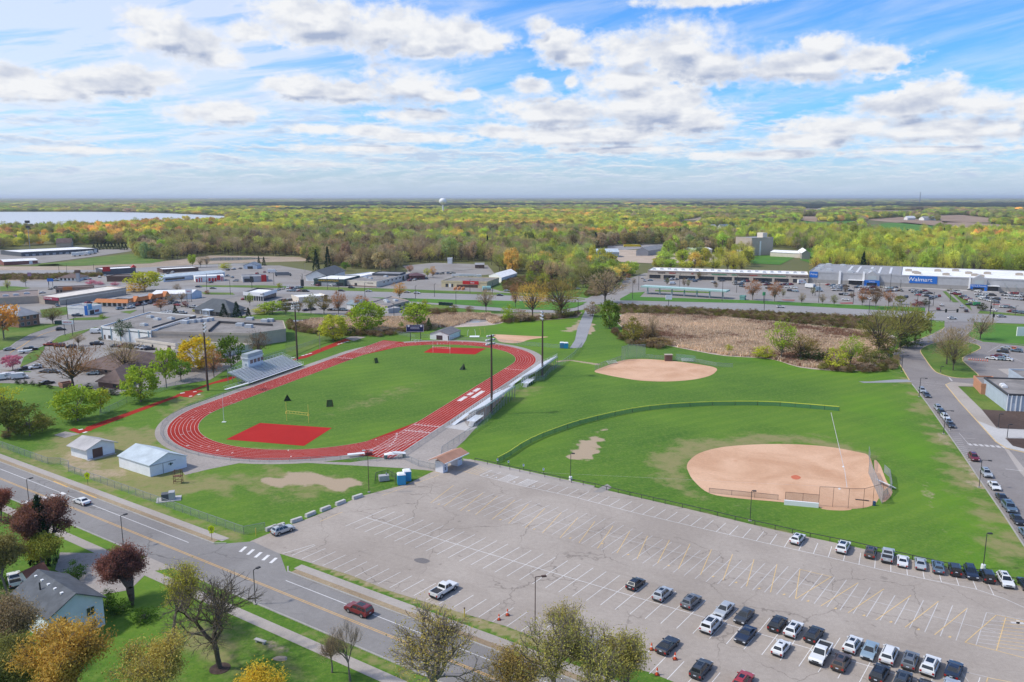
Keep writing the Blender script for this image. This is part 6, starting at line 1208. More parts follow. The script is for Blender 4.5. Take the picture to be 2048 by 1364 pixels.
building('white_roofed_hall','white roofed hall between the antique shop and the cream store',q4((690,562),(722,564),depth=32),4.8,W_WHITE,R_WHITE)
cs_,Qc=building('cream_store','cream flat roofed corner store with five small side windows',quad((689,571.5),(753,575),(824,556)),4.6,W_CREAM,R_GRAV,wins=[(0,0,1.0,0,.9,wm('store_plinth',(.25,.17,.14)),'plinth'),(0,.32,.40,.1,2.6,DARKDOOR,'door')]+[(1,.18+.11*k,.22+.11*k,2.2,3.3,WIN,'window')for k in range(5)])
rooftop(cs_,Qc,[(.3,.3),(.5,.25),(.7,.5),(.4,.7),(.8,.85)],4.1);sign(cs_,'FURNITURE',1.1,(23.5,-.08,3.0),mat('tan_letters',(.25,.2,.15),.7),xs=1.0)
building('rear_hall','low dark walled hall behind the cream store with rooftop ducts',q4((745,561),(800,562),depth=16),6.0,W_DKGREY,R_GREY)
building('maroon_store','maroon roofed store right of the cream store',q4((822,560),(850,559),depth=14),3.6,wm('maroon',(.13,.05,.05)),rm('maroon',(.12,.06,.07)),'hip_x',1.6,.8)
ys,Qy=building('yellow_store','pale yellow store with a red sign behind orange barrels',quad((883,574),(974,576.5),(998,567.5)),5.0,wm('pale_yellow',(.60,.50,.30)),R_GRAV,wins=[(0,.09,.15,.2,2.7,WIN,'window'),(0,.17,.21,.1,2.7,W_WHITE,'door'),(0,.22,.26,.2,2.7,WIN,'window'),(0,.34,.80,.2,2.2,mat('painted_recess_shade',(.10,.06,.045),.8),'shopfront'),(0,.47,.82,2.6,5.2,REDS,'sign_panel',.25)])  # dark brown front panel is flat, a recess's shade painted into its colour
sign(ys,'Ace',2.0,(24.5,-.3,3.9),WHT)
building('white_shed','white metal gabled shed right of the yellow store',quad((978,561),(1003,566),(1034,556)),4.2,W_WHITE,R_WHITE,'gable_y',2.6,.3)
bp=None
for k,(u,v)in enumerate([(909,580),(912,578.5),(917,580),(920,578.5),(925,580),(928,579)]):
 if bp is None:bp=tag(MB().tube((0,0,0),(0,0,1.6),.8,.75,10).tube((0,0,1.6),(0,0,2.1),.75,.2,10).build('orange_container',mat('orange_plastic',(.55,.22,.09),.6)),'orange container before the yellow store, first from the left','container','orange containers');bp.location=G(u,v,.1)
 else:o=dup(bp,G(u,v,.1),0,'orange container before the yellow store, %s from the left'%ordn(k))
building('long_warehouse','long low dark walled warehouse with a white roof near the left edge',q4((43,513.5),(197,505),depth=55),5.2,W_DKGREY,R_WHITE,wins=[(0,.05+.085*k,.09+.085*k,.3,2.6,W_GREY,'loading_door')for k in range(10)]+[(0,.94,.98,.2,4.0,W_WHITE,'loading_door')])
building('farm_shed','brown walled shed with a white roof and red gable end',q4((8,531),(76,527.5),depth=20),3.6,wm('red_brown',(.25,.10,.08)),R_WHITE,'gable_x',1.6,.3,wins=[(0,.74,.84,.1,3.2,W_WHITE,'barn_door')])
building('gabled_diner','white walled diner with a brown roof beside its sign pylon',q4((117,562),(156,562),depth=16),2.8,W_WHITE,R_BROWN,'hip_x',2.6,.8,wins=[(0,.1+.2*k,.2+.2*k,.5,2.3,WIN,'window')for k in range(5)])
r=thing('sign_pylon','tall brown and white sign pylon of the gabled diner','sign',G(157,564));MB().box(-1.2,1.2,-.8,.8,0,7.4).build('shaft',W_GREY,r);MB().box(-1.9,1.9,-1.1,1.1,7.4,9.6).build('pylon_head',W_BROWN,r)
t=building('garage_store','flat white roofed store with a red block sign behind the dark stone building',q4((205,550),(272,546),depth=20),5.0,W_DKGREY,R_WHITE)[0];MB().box(.5,6.5,-.6,0,3.0,7.0).build('sign_panel',REDS,t);MB().add([(24,-.2,5.1),(29,-.2,5.1),(26.5,-.2,7.4),(24,2.2,5.1),(29,2.2,5.1),(26.5,2.2,7.4)],[(0,1,2),(5,4,3),(0,2,5,3),(1,4,5,2),(0,3,4,1)]).build('roof_pyramid',REDS,t)
building('stone_restaurant','dark brown windowless restaurant behind pink blossom trees',q4((214,563.5),(262,563.5),depth=16),4.6,W_BROWN,rm('stone_dark',(.13,.10,.09)))
t,q=building('tan_store','tan brick store with a wide brown flat roof at the left edge',q4((-45,613),(78,606),depth=38),4.8,W_TAN,rm('brown_gravel',(.23,.18,.16)));rooftop(t,q,[(.45,.3),(.62,.35),(.8,.5)],4.3)
building('brick_shop','small brown brick shop with an orange awning',q4((112,587),(186,584),depth=12),4.0,wm('dull_brick',(.27,.19,.15)),R_BROWN,wins=[(0,.2,.45,2.2,4.4,ORG,'awning',.9),(0,.03,.08,.3,2.4,WIN,'window'),(0,.12,.17,.3,2.4,WIN,'window'),(0,.6,.66,.3,2.4,WIN,'window')])
cl,Ql=building('cream_roofed_store','long low store with a cream roof and red framed entrance',quad((79,607),(120,611),(253,589)),5.0,W_TAN,rm('cream_membrane',(.68,.62,.55)),wins=[(0,.28,.95,.1,3.0,WIN,'shopfront'),(0,.25,.98,3.0,4.9,mat('crimson_sign',(.32,.03,.07),.5),'sign_panel',.4),(1,.0,1.0,3.2,5.05,W_CREAM,'fascia_band',.1)])
sign(cl,'DOLLAR STORE',1.2,(9.8,-.45,4.0),WHT)
OW=wm('shops_white',(.62,.58,.53))
def mansard(P,h,label,gables=()):
 r,Q=building('orange_shops',label,P,h,OW,R_GREY,par=.2,wins=[(0,.05+.16*k,.15+.16*k,.3,2.4,WIN,'shopfront')for k in range(6)])
 a,b=Vector((*Q[0],0)),Vector((*Q[1],0));L=(b-a).length;B=MB();B.add([(-1,-1.4,h-.8),(L+1,-1.4,h-.8),(L,.5,h+1.4),(0,.5,h+1.4),(-1,.5,h-.8),(L+1,.5,h-.8)],[(0,1,2,3),(4,0,3),(1,5,2),(4,5,1,0),(3,2,5,4)])
 for g in gables:x=g*L;B.add([(x-3,-2.4,h-.8),(x+3,-2.4,h-.8),(x,-2.4,h+2.6),(x-3,1,h-.8),(x+3,1,h-.8),(x,1,h+2.6)],[(0,1,2),(5,4,3),(0,2,5,3),(1,4,5,2)])
 B.build('mansard_roof',ORG,r)
mansard(q4((193,612.5),(256,614),depth=15),3.4,'orange mansard roofed shops, left wing facing the camera')
mansard(q4((258,613),(342,598),depth=18),3.4,'orange gabled shops, right wing running back',(.15,.5,.85))
t,q=building('car_wash','white car wash with a blue tower and blue lettering',quad((136,629),(176,631),(204,625)),5.0,W_WHITE,R_GREY,wins=[(0,.88,1.0,0,5.6,BLUS,'blue_tower',.5),(1,.15,.45,.2,2.6,DARKDOOR,'bay_door'),(1,.5,.8,1.0,2.4,mat('poster_red',(.3,.08,.06),.6),'poster'),(1,.05,.3,3.2,6.4,mat('sky_blue',(.1,.35,.6),.5),'blue_gable',.3)]);rooftop(t,q,[(.5,.6)],4.5)
b_,q=building('brick_flats','red brick block of flats with a grey hip roof at the left edge',[G(38,656),G(80,649.5),G(80,649.5)+(G(80,649.5)-G(38,656)).normalized().cross(Vector((0,0,-1)))*26,G(38,656)+(G(80,649.5)-G(38,656)).normalized().cross(Vector((0,0,-1)))*26],6.6,W_BRICK,R_GREY,'hip_y',3.6,.9,wins=[(0,a_,a_+.13,z,z+1.6,WIN,'window',.05,WFR)for a_ in(.12,.4,.72)for z in(.9,4.0)])
building('white_hall','long hall with a white roof and pale blue gable end',quad((303,600),(383,598.5),(404,594.5)),3.8,W_BLUE,R_WHITE,'gable_x',2.0,.3)
rs,Qr=building('restaurant','restaurant with a broad dark grey hip roof and stone walls',quad((390,627),(461,635),(488,625)),3.4,wm('fieldstone',(.27,.25,.23)),R_DARK,'hip_x',5.0,1.5,wins=[(0,.14,.18,.3,2.6,W_WHITE,'window'),(0,.27,.36,.1,2.8,W_BLUE,'door'),(0,.42,.55,.1,2.6,WIN,'window'),(0,.60,.74,.1,2.6,WIN,'window')])
MB().box(11,15,-3,0,0,.1).box(10.5,17,-3.2,.5,3.0,3.6).box(10.8,11.1,-3,-2.7,0,3).box(16.2,16.5,-3,-2.7,0,3).build('porch',W_BLUE,rs)
sh,q=building('glass_showroom','white fascia car showroom with dark glass walls',quad((488,600),(527,602.5),(553,594)),5.6,WIN,R_WHITE,par=.9,wins=[(0,-.0,1.0,3.2,5.6,WHT,'fascia',.5),(1,0,1.0,3.2,5.6,WHT,'fascia',.5)]+[(0,.02+.12*k,.035+.12*k,0,3.2,WHT,'mullion',.1)for k in range(9)])
sign(sh,'AUTO',1.3,(16,-.56,4.4),DARKDOOR)
building('blue_roofed_store','long narrow store with a pale blue-grey roof',q4((327,564),(450,553),depth=14),3.6,W_BLUE,R_METAL,'gable_x',1.6,.6,wins=[(0,.03,.33,1.0,2.6,WIN,'shopfront'),(0,.5,.54,.2,2.4,WIN,'window'),(0,.7,.74,.2,2.4,WIN,'window')])
building('brown_long_store','long brown walled store with a white roof left of the bare trees',q4((326,546),(397,542),depth=18),3.4,W_BROWN,R_WHITE)
t=building('striped_restaurant','small red and white striped fast food restaurant',q4((391,564.5),(449,562),depth=15),4.6,W_WHITE,R_WHITE,wins=[(0,.12,.16,0,4.7,REDS,'red_stripe',.12),(0,.20,.23,0,4.7,REDS,'red_stripe',.12),(0,.02,.08,0,2.6,REDS,'red_stripe',.12),(0,.45,.52,0,2.8,REDS,'awning',.5),(0,.56,.63,0,2.8,REDS,'awning',.5),(0,.66,.72,0,2.8,REDS,'awning',.5),(0,.74,.86,.8,5.0,REDS,'sign_panel',.4),(0,.89,.915,0,4.7,REDS,'red_stripe',.12),(0,.94,.965,0,4.7,REDS,'red_stripe',.12)])[0]
t=building('red_white_diner','silver and red diner right of the striped restaurant',q4((486,565),(537,563),depth=16),4.8,W_GREY,R_GREY,wins=[(0,.05,.42,.4,3.0,WIN,'window'),(0,.72,.92,0,5.6,REDS,'red_drum',1.0)])[0]
building('blue_gabled_house','small blue gabled workshop below the wood',q4((487,538),(514,538),depth=14),3.4,W_BLUE,rm('slate_blue',(.16,.20,.25)),'gable_y',2.4,.5,wins=[(0,.3,.7,.1,2.6,DARKDOOR,'garage_door')])
building('small_white_store','white roofed store left of the rust trees',q4((598,606),(655,602),depth=16),3.8,W_CREAM,R_WHITE,wins=[(0,.88,1.0,0,4.2,W_BROWN,'brown_tower',.4)])
building('teal_roofed_house','small house with a blue-grey gable between rust coloured trees',q4((694,618),(715,620),depth=12),3.2,W_WHITE,rm('blue_grey',(.22,.28,.31)),'gable_x',2.6,.4)
cn,q=building('clinic','low flat roofed clinic between the two round green trees',[G(740,616),G(775,624),G(818,612),G(783,603)],3.6,wm('pinkish_tan',(.42,.34,.29)),R_GRAV,wins=[(1,.2,.32,.9,2.2,WIN,'window'),(1,.5,.62,.9,2.2,WIN,'window'),(1,.75,.85,.9,2.2,WIN,'window')]);rooftop(cn,q,[(.3,.5),(.5,.4),(.6,.7)],3.1)
building('clinic_porch','pale roofed entrance porch in front of the clinic',q4((753,622),(777,627),depth=8),2.9,W_GREY,R_SHED)
def at(u,v,z):return G(u,v,z)
h1=6.6
PW=[G(205,679),G(300,691),None,None];c3=at(312,631,h1);c3=Vector((c3 .x,c3 .y,0));c4=at(252,629,h1);c4=Vector((c4 .x,c4 .y,0))
p2,q=building('plant_offices','two storey white office block with blue piers and a gravel roof',quad((205,679),(303,689),(392,655)),h1,W_WHITE,R_GRAV,wins=[(0,.0,1.0,5.0,6.0,mat('strip_window',(.10,.12,.13),.3),'strip_window',.04)]+[(0,.0+.19*k,.015+.19*k,.3,6.2,mat('blue_pier',(.25,.36,.42),.6),'pier',.25)for k in range(6)]+[(0,.13,.19,.8,2.4,WIN,'window',.05,WFR),(0,.04,.07,.3,2.4,W_BROWN,'door')]);rooftop(p2,q,[(.55,.6),(.75,.7),(.3,.7),(.62,.25)],h1-.5)
pl,q=building('flat_roofed_plant','large tan flat roofed plant with rooftop ducts behind the yellow tree',[G(303,688),G(506,693),G(572.5,682.5),at(566,641,6.2)*1,at(405,632,6.2)*1],6.2,wm('plant_tan',(.47,.40,.33)),R_GRAV,par=.6,wins=[(0,.38,.44,3.6,4.2,DARKDOOR,'vent_window'),(0,.47,.53,3.6,4.2,DARKDOOR,'vent_window'),(1,0,1.0,3.4,3.5,W_TAN,'joint_band',.04),(0,.5,1.0,5.2,5.6,wm('pale_band',(.6,.56,.5)),'coping_band',.05)])
for px_ in[(370,647),(385,645),(397,644),(410,643),(420,641),(500,640),(530,644),(540,643),(480,652),(498,655)]:
 p=at(*px_,5.6);lp=Matrix.Rotation(-pl.rotation_euler.z,3,'Z')@(Vector((p.x,p.y,0))-Vector((pl.location.x,pl.location.y,0)));MB().box(lp.x-1.7,lp.x+1.7,lp.y-1.3,lp.y+1.3,5.55,7.1).build('rooftop_unit',mat('unit_metal',(.50,.52,.54),.5,.1),pl)
for line in([(418,664),(438,646),(545,652)],[(305,658),(360,641),(392,636)]):
 pts_=[]
 for p in line:w_=at(*p,5.6);l_=Matrix.Rotation(-pl.rotation_euler.z,3,'Z')@(Vector((w_.x,w_.y,0))-Vector((pl.location.x,pl.location.y,0)));pts_.append((l_.x,l_.y))
 MB().kerb(pts_,.5,6.7,z0=5.5).build('roof_step',mat('dark_flashing',(.06,.06,.065),.7),pl)
building('plant_annex','low white annex with a dark parapet in front of the plant',quad((273,693),(352,704),(420,690)),3.8,W_CREAM,R_GRAV,wins=[(0,.8,.88,.2,2.4,W_BROWN,'door'),(0,.4,.44,.8,2.0,WIN,'window')])
building('plant_wing','low dark roofed rear wing beside the yellow tree',quad((345,712),(440,716),(506,700)),3.0,W_CREAM,R_GRAV,wins=[(0,.1,.2,.2,2.2,W_BRICK,'door')])
building('brown_offices','long single storey offices with a brown shingle hip roof',quad((160,742),(262,756),(362,724)),2.6,wm('offices_stone',(.24,.18,.15)),R_BROWN,'hip_x',4.2,1.1,wins=[(0,.5+.1*k,.55+.1*k,.8,2.1,WIN,'window')for k in range(4)])
building('brown_office_wing','front wing of the brown offices with dark brick walls',quad((197,774),(246,780),(290,750)),2.7,wm('dark_brick',(.17,.10,.085)),R_BROWN,'hip_y',3.0,1.0,wins=[(0,.6,.75,.5,2.0,WIN,'window'),(1,.3,.5,.6,2.0,WIN,'window')])
building('brick_bin_store','small brick bin enclosure beside the wide rusty tree',q4((126,777),(148,773),depth=3),1.8,W_BRICK,R_BROWN)
SCH=quad((1965,786),(2012,822),(2130,826));SCH=[G(2012,822),G(2140,827),None,None]
a=G(1966,786);SCH[3]=a;SCH[2]=a+SCH[1]-SCH[0]
W_RIB=wm('ribbed_blue',(.40,.46,.53))
sc,q=building('school_hall','blue-grey ribbed school hall with a brown gravel roof at the right edge',SCH,5.6,W_RIB,R_GRAV,par=.35,wins=[(0,.06+.075*k,.075+.075*k,.1,5.2,WHT,'rib',.25)for k in range(12)]+[(0,.09,.13,.1,2.6,W_BLUE,'door'),(0,0,.012,0,5.6,WHT,'corner_post',.2)]);rooftop(sc,q,[(.12,.45),(.13,.55)],5.2,(.8,.6,.7),WHT,'roof_vent')
MB().kerb(q,.6,5.75,closed=True,z0=5.1).build('roof_edge',mat('dark_flashing',(.06,.06,.065),.7),sc)
n_=(SCH[3]-SCH[0]).normalized();e_=(SCH[1]-SCH[0]).normalized();bb=G(1946,772)
building('brick_annex','small orange brick annex left of the blue-grey school hall',[G(1961,789),G(1961,789)+e_*6,bb+e_*6,bb],3.9,wm('orange_brick',(.50,.24,.14)),R_GRAV)
building('rear_hall','second flat roof of the school behind the hall',[SCH[3]+n_*.3+e_*14,SCH[3]+e_*70+n_*.3,SCH[3]+e_*70+n_*20,SCH[3]+e_*14+n_*20],5.0,W_RIB,R_GRAV)
eh=4.8;A_=G(97,1236,eh);B_=G(205,1194,eh);C_=G(27,1187,eh);A_.z=B_.z=C_.z=0
ho,q=building('house','white walled house with a dark grey shingle roof in the lower left corner',[A_,B_,B_+C_-A_,C_],eh,wm('pale_siding',(.74,.78,.85)),rm('charcoal_shingle',(.11,.12,.135),var2=.25,v2scale=.8),'gable_y',2.3,.45,wins=[(0,.14,.30,2.7,4.0,WIN,'window',.05,WFR),(0,.68,.82,2.6,3.9,WIN,'window',.05,WFR),(0,.18,.30,.4,1.5,WIN,'window',.05,WFR),(0,.72,.84,.4,1.5,WIN,'window',.05,WFR),(3,.2,.3,2.6,3.8,WIN,'window',.05,WFR)])
L0=(B_-A_).length;D0=(C_-A_).length
for k in range(5):x=L0/2-.9;y=2.4+k*2.3;z=eh+2.3*(1-.9/(L0/2));MB().box(x-.22,x+.22,y-.22,y+.22,z-.05,z+.32).build('roof_vent',WHT,ho)
MB().tube((L0/2-2.0,7.5,eh+1.2),(L0/2-2.0,7.5,eh+2.6),.12).build('vent_pipe',TRIM,ho)
a=G(48,1170);sd_,q=building('garden_shed','small white shed with a rusty red roof behind the house',[G(60,1182),G(97,1165),G(97,1165)+(C_-A_).normalized()*3.6,G(60,1182)+(C_-A_).normalized()*3.6],2.2,W_WHITE,rm('rust_shingle',(.27,.11,.07)),'gable_x',.9,.3)
car('pickup',G(30,1166),2.2,'white','white pickup partly hidden left of the house')
hs1=2.9;c_,r__,l__=G(175,920),G(230,905),G(143,911)
s_,q=building('equipment_shed','white shed with a brown door and light grey shingle roof near the street',[c_,r__,r__+l__-c_,l__],hs1,wm('shed_white',(.76,.78,.81)),R_SHED,'gable_y',1.5,.7,wins=[(0,.2,.56,.05,2.5,mat('brown_shutter',(.13,.07,.055),.7),'door')])
MB().box(-.4,7,-1.4,0,0,.12).build('ramp',KM,s_)
c_,r__,l__=G(301,954),G(374,934),G(239,934)
s2,q=building('storage_building','larger white metal storage building with a pale blue-grey roof and sliding door',[c_,r__,r__+l__-c_,l__],2.9,wm('shed_white',(.76,.78,.81)),R_METAL,'gable_y',2.0,.25,wins=[(0,.34,.36,0,2.7,W_GREY,'door_seam'),(0,0,.7,2.65,2.8,W_GREY,'door_rail',.12)])
w_=(r__-c_).length;MB().box(w_*.5,w_*.62,-.05,-.02,1.9,2.15).box(w_*.54,w_*.58,-.05,-.02,1.6,2.3).build('emblem',mat('dark_green_mark',(.05,.09,.07),.6),s2)
s3,q=building('far_shed','white gabled shed with a dark grey roof behind the far end of the track',quad((860,678.5),(898,681),(921,671.5)),2.7,W_WHITE,rm('shed_grey',(.17,.165,.17)),'gable_y',1.6,.25,wins=[(0,.34,.66,.05,2.2,mat('dark_brown_door',(.07,.04,.045),.7),'door'),(0,.95,.995,0,2.2,DARKDOOR,'corner_post',.1),(1,.93,.98,0,2.3,DARKDOOR,'door')])
p0,p1=G(888,943),G(916,930);d=(p1-p0).normalized();L_=(p1-p0).length;tb=thing('ticket_booth','white ticket booth with a long brown shingled canopy at the lot entrance to the field','booth',p0,ang(d))
BL=mat('navy_mark',(.02,.03,.07),.6);SB=wm('booth_white',(.68,.68,.72))
for(xa,xb)in((-1.15,.75),(L_-.9,L_+1.0)):
 MB().box(xa,xb,-.6,1.8,0,2.9).build('booth_block',SB,tb)
MB().box(-1.0,L_+1.4,.5,.8,2.9,3.0).build('beam',SB,tb)
B=MB();xa,xb=-2.2,L_+2.0
for s in(-1,1):
 vs=[(xa,.6,3.9),(xb,.6,3.9),(xb,.6+s*2.6,2.95),(xa,.6+s*2.6,2.95)];vs+=[(a[0],a[1],a[2]+.15)for a in vs];B.add(vs,[(4,5,6,7),(0,3,2,1),(2,3,7,6),(0,1,5,4),(3,0,4,7),(1,2,6,5)])
B.build('canopy',rm('brown_tile',(.40,.21,.14)),tb);MB().box(xa,xb,-2.14,-2.02,2.85,3.08).box(xa,xb,3.22,3.34,2.85,3.08).build('fascia',WHT,tb)
mk=MB()
for z in(.55,.85,1.2):mk.box(-.5,-.28,-.63,-.6,z,z+.16).box(-.1,.12,-.63,-.6,z,z+.16)
mk.box(-.26,-.12,-.63,-.6,.6,1.3);mk.add([(-.55,-.64,2.3),(-.35,-.64,2.3),(-.19,-.64,1.85),(-.19,-.64,1.65)],[(0,3,2,1)]).add([(.17,-.64,2.3),(-.03,-.64,2.3),(-.19,-.64,1.85),(-.19,-.64,1.65)],[(0,1,2,3)]);mk.build('emblem',BL,tb)
MB().box(L_-.7,L_+.8,-.64,-.6,1.6,1.72).box(L_-.1,L_,-.64,-.6,1.7,2.7).box(L_+.55,L_+.65,-.64,-.6,1.7,2.7).build('window_bars',BL,tb)
building('blue_metal_shed','pale roofed blue metal shed left of the yellow lorry',q4((1188,515),(1238,515),depth=26),6,wm('blue_metal',(.32,.40,.46)),R_METAL,'gable_x',3,.4,wins=[(0,.05,.3,.3,3.6,W_DKGREY,'door')])
building('grey_metal_shed','grey gabled metal shed behind the roadside trees',quad((1272,512),(1296,512),(1330,506)),6,W_GREY,rm('dull_grey',(.33,.32,.31)),'gable_y',4,.4)
building('low_white_shed','long low white shed behind the tall roadside trees',q4((1382,508),(1424,507),depth=20),5,W_CREAM,R_WHITE,'gable_x',2,.4)
tw,q=building('mill_tower','tall tan windowless mill block with a white pipe',q4((1502,512),(1545,510),depth=26),21,wm('mill_tan',(.42,.36,.30)),R_GREY);MB().box(12,13.6,-1.4,0,0,17).build('pipe',WHT,tw);MB().box(22,29,5,14,20.5,26).build('head_house',W_CREAM,tw)
building('white_gable_shed','white roofed gabled shed right of the mill block',quad((1603,519),(1620,519),(1612,513)),7,wm('shed_beige',(.42,.37,.33)),R_WHITE,'gable_y',3,.6)
building('long_white_shed','long white roofed shed running left of the gabled one',q4((1540,513),(1602,516),depth=22),5,W_CREAM,R_WHITE,'gable_x',2,.4)
building('white_lean_to','small white shed left of the mill block',q4((1478,513),(1500,513),depth=14),5,W_WHITE,R_WHITE,'gable_x',2,.4)
building('yard_store','small white store block at the back of the equipment yard',q4((895,528),(904,528),depth=8),6,W_WHITE,R_WHITE)
building('yard_garage','low brown garage at the back right of the equipment yard',q4((950,537),(968,537),depth=10),3.5,W_BROWN,R_GREY,'gable_x',1.5,.4)
building('brick_school_far','long brick school with a blue-grey roof far off in the wood',q4((1028,440),(1078,438),depth=90),12,W_BRICK,rm('slate_far',(.25,.29,.35)))
i=0
for u,v,w_,wl,rf in[(14,486,34,W_CREAM,R_BROWN),(62,489,26,W_CREAM,R_SHED),(92,480,22,W_WHITE,R_GREY),(128,494,30,W_TAN,R_BROWN),(168,479,22,W_WHITE,R_GREY),(192,483,24,W_WHITE,R_GREY),(218,483,22,W_CREAM,R_GREY),(308,479,26,W_WHITE,R_GREY),(415,482,36,W_TAN,R_BROWN),(395,490,30,W_TAN,R_BROWN),(470,500,24,W_WHITE,R_WHITE),(1360,462,26,W_TAN,R_BROWN),(1412,461,44,W_WHITE,R_GREY),(1455,460,26,W_WHITE,rm('slate_blue',(.16,.20,.25))),(1518,458,32,W_TAN,R_BROWN),(1480,462,30,W_TAN,R_SHED),(1620,432,34,W_TAN,R_DARK),(1640,432,26,W_WHITE,R_DARK),(1580,432,30,W_TAN,R_GREY),(1860,441,24,W_WHITE,R_GREY),(1823,440,16,W_WHITE,R_WHITE),(1280,431,22,W_TAN,R_BROWN),(1650,421,16,W_WHITE,R_GREY),(1960,475,26,W_WHITE,R_GREY),(1810,482,26,W_WHITE,R_GREY)]:
 building('far_house','%s house showing among the distant trees, %s of its kind from the left'%({'R':''}.get('R')+('brown roofed' if rf is R_BROWN else 'pale roofed' if rf in(R_SHED,R_WHITE)else 'grey roofed'),ordn(i)),q4((u-w_/2,v),(u+w_/2,v-.4),depth=w_/FPX*G(u,v).y*.5),6.0,wl,rf,'gable_x',5.5,.6,cat='house',group='houses among the distant trees');i+=1
i=0
for u,v,w_ in[(612,399.3,9),(728,400,10),(948,400.5,12),(1000,401,14),(1379,404.5,12),(1445,403.5,10),(1553,405,16),(1795,405,12),(1894,405.5,14),(330,403,10),(1290,402,12)]:
 building('farm_building','white farm building as a speck near the horizon, %s from the left'%ordn(i),q4((u-w_/2,v),(u+w_/2,v),depth=60),11,W_WHITE,R_WHITE,'gable_x',5,2,cat='farm building',group='white specks near the horizon');i+=1
p=G(886,431);zt=hpx(886,431,396);s_=p.y/3000;r=thing('water_tower','white ball topped water tower rising over the woods','water tower',p);rad=7.4/FPX*p.y
B=MB();B.tube((0,0,0),(0,0,6),rad*.55,rad*.22,16);B.tube((0,0,6),(0,0,zt-rad*1.8),rad*.22,rad*.22,16,cap=False);B.build('stem',WHT,r,True)
bm_=bmesh.new();bmesh.ops.create_uvsphere(bm_,u_segments=24,v_segments=14,radius=rad);bmesh.ops.scale(bm_,vec=(1,1,.86),verts=bm_.verts);me=D.meshes.new('tank');bm_.to_mesh(me);bm_.free();me.polygons.foreach_set('use_smooth',[True]*len(me.polygons));me.materials.append(WHT);o=D.objects.new('tank',me);COL.objects.link(o);o.parent=r;o.location=(0,0,zt-rad*.86)
ALU=mat('aluminium',(.70,.72,.74),.5,.08,1.,metal=.15);STEEL=mat('galvanised_steel',(.27,.29,.31),.5,metal=.3);POLEM=mat('brown_pole',(.085,.05,.04),.7);POLED=mat('dark_pole',(.045,.043,.045),.6)
LINK=mat('chain_link',(.30,.33,.35),.6,alpha=.26);LINKD=mat('dark_chain_link',(.10,.12,.11),.7,alpha=.30);GNET=mat('green_windscreen',(.03,.19,.11),.8,alpha=.62);LAMPH=mat('lamp_housing',(.50,.51,.52),.4)
def tframe(s,t):p=TT(s,t);return(p.x,p.y,0)
def bleacher(label,s0,s1,t0,sgn,rows,rise=.32,tread=.62,base=.5,press=None,name='bleacher'):
 r=thing(name,label,'bleachers',tframe(s0,t0),TTH+(0 if sgn>0 else 0),None);L_=s1-s0
 St=MB();Fb=MB()
 for i in range(rows):
  y=sgn*i*tread;z=base+i*rise;ya,yb=sorted((y,y+sgn*.34));fa,fb=sorted((y+sgn*.28,y+sgn*(tread+.02)));ra,rb=sorted((y+sgn*(tread+.02),y+sgn*(tread+.06)));St.box(0,L_,ra,rb,z-.04,z+rise-.02)
  St.box(0,L_,ya,yb,z+.34,z+.40);Fb.box(0,L_,fa,fb,z-.04,z+.0)
 St.build('seats',ALU,r);Fb.build('footboards',mat('footboard',(.42,.44,.46),.6),r)
 Rr=MB();ye=sgn*rows*tread;ze=base+rows*rise
 for y,z in((sgn*-1.0,base),(ye,ze)):
  for hh in(.55,1.1):Rr.bar((0,y,z+hh),(L_,y,z+hh),.05,.05)
  n=max(2,int(L_/2))
  for k in range(n+1):Rr.bar((L_*k/n,y,z-.1),(L_*k/n,y,z+1.12),.05,.05)
 for x in(0,L_):
  for hh in(.55,1.1):Rr.bar((x,0,base+hh),(x,ye,ze+hh),.05,.05)
  for k in range(5):t=k/4;Rr.bar((x,ye*t,base+(ze-base)*t),(x,ye*t,base+(ze-base)*t+1.1),.05,.05)
 Rr.build('railing',ALU,r)
 Wk=MB();ya,yb=sorted((-sgn*1.0,-sgn*.02));Wk.box(0,L_,ya,yb,base-.05,base);Wk.build('walkway',ALU,r)
 Fm=MB();n=max(2,int(L_/2.6))
 for k in range(n+1):
  x=L_*k/n;Fm.bar((x,0,base-.1),(x,ye,ze-.1),.1,.12);Fm.bar((x,ye,0),(x,ye,ze),.15,.15);Fm.bar((x,0,0),(x,0,base),.08,.08);Fm.bar((x,ye*.5,0),(x,ye*.5,(base+ze)/2-.1),.13,.13);Fm.bar((x,0,.1),(x,ye,ze-.3),.09,.09);Fm.bar((x,-sgn*.9,0),(x,-sgn*.9,base),.06,.06)
 Fm.build('frame',STEEL,r)
 rp_=MB();rp_.bar((-.2,-sgn*.3,base),(-9,-sgn*1.5 if press is None else sgn*3.2,.1),1.4,.06);rp_.bar((-.2,-sgn*.95,base+1),(-9,-sgn*2.2 if press is None else sgn*2.5,1.0),.05,.05);rp_.bar((-.2,sgn*.4,base+1),(-9,-sgn*.8 if press is None else sgn*3.9,1.0),.05,.05)
 for k in range(6):q=k/5;rp_.bar((-.2-8.8*q,-sgn*(.95+1.25*q)if press is None else sgn*(-.95+3.45*q),base*(1-q)),(-.2-8.8*q,-sgn*(.95+1.25*q)if press is None else sgn*(-.95+3.45*q),base*(1-q)+1.05),.05,.05)
 rp_.build('ramp',ALU,r)
 if press is None:
  pf=MB();pf.box(-7.5,-.2,-5.2,-2.4,base-.08,base);[pf.bar((x,y,0),(x,y,base+1.1),.09,.09)for x in(-7.4,-5,-2.6,-.4)for y in(-5.1,-2.5)];[pf.bar((-7.4,y,base+h),(-.3,y,base+h),.07,.07)for y in(-5.1,-2.5)for h in(.55,1.1)];[pf.box(-7.5-.35*k,-7.15-.35*k,-5.0,-3.4,base-.2*k-.06,base-.2*k)for k in range(1,6)]
  pf.build('stair_platform',ALU,r)
 return r,ye,ze
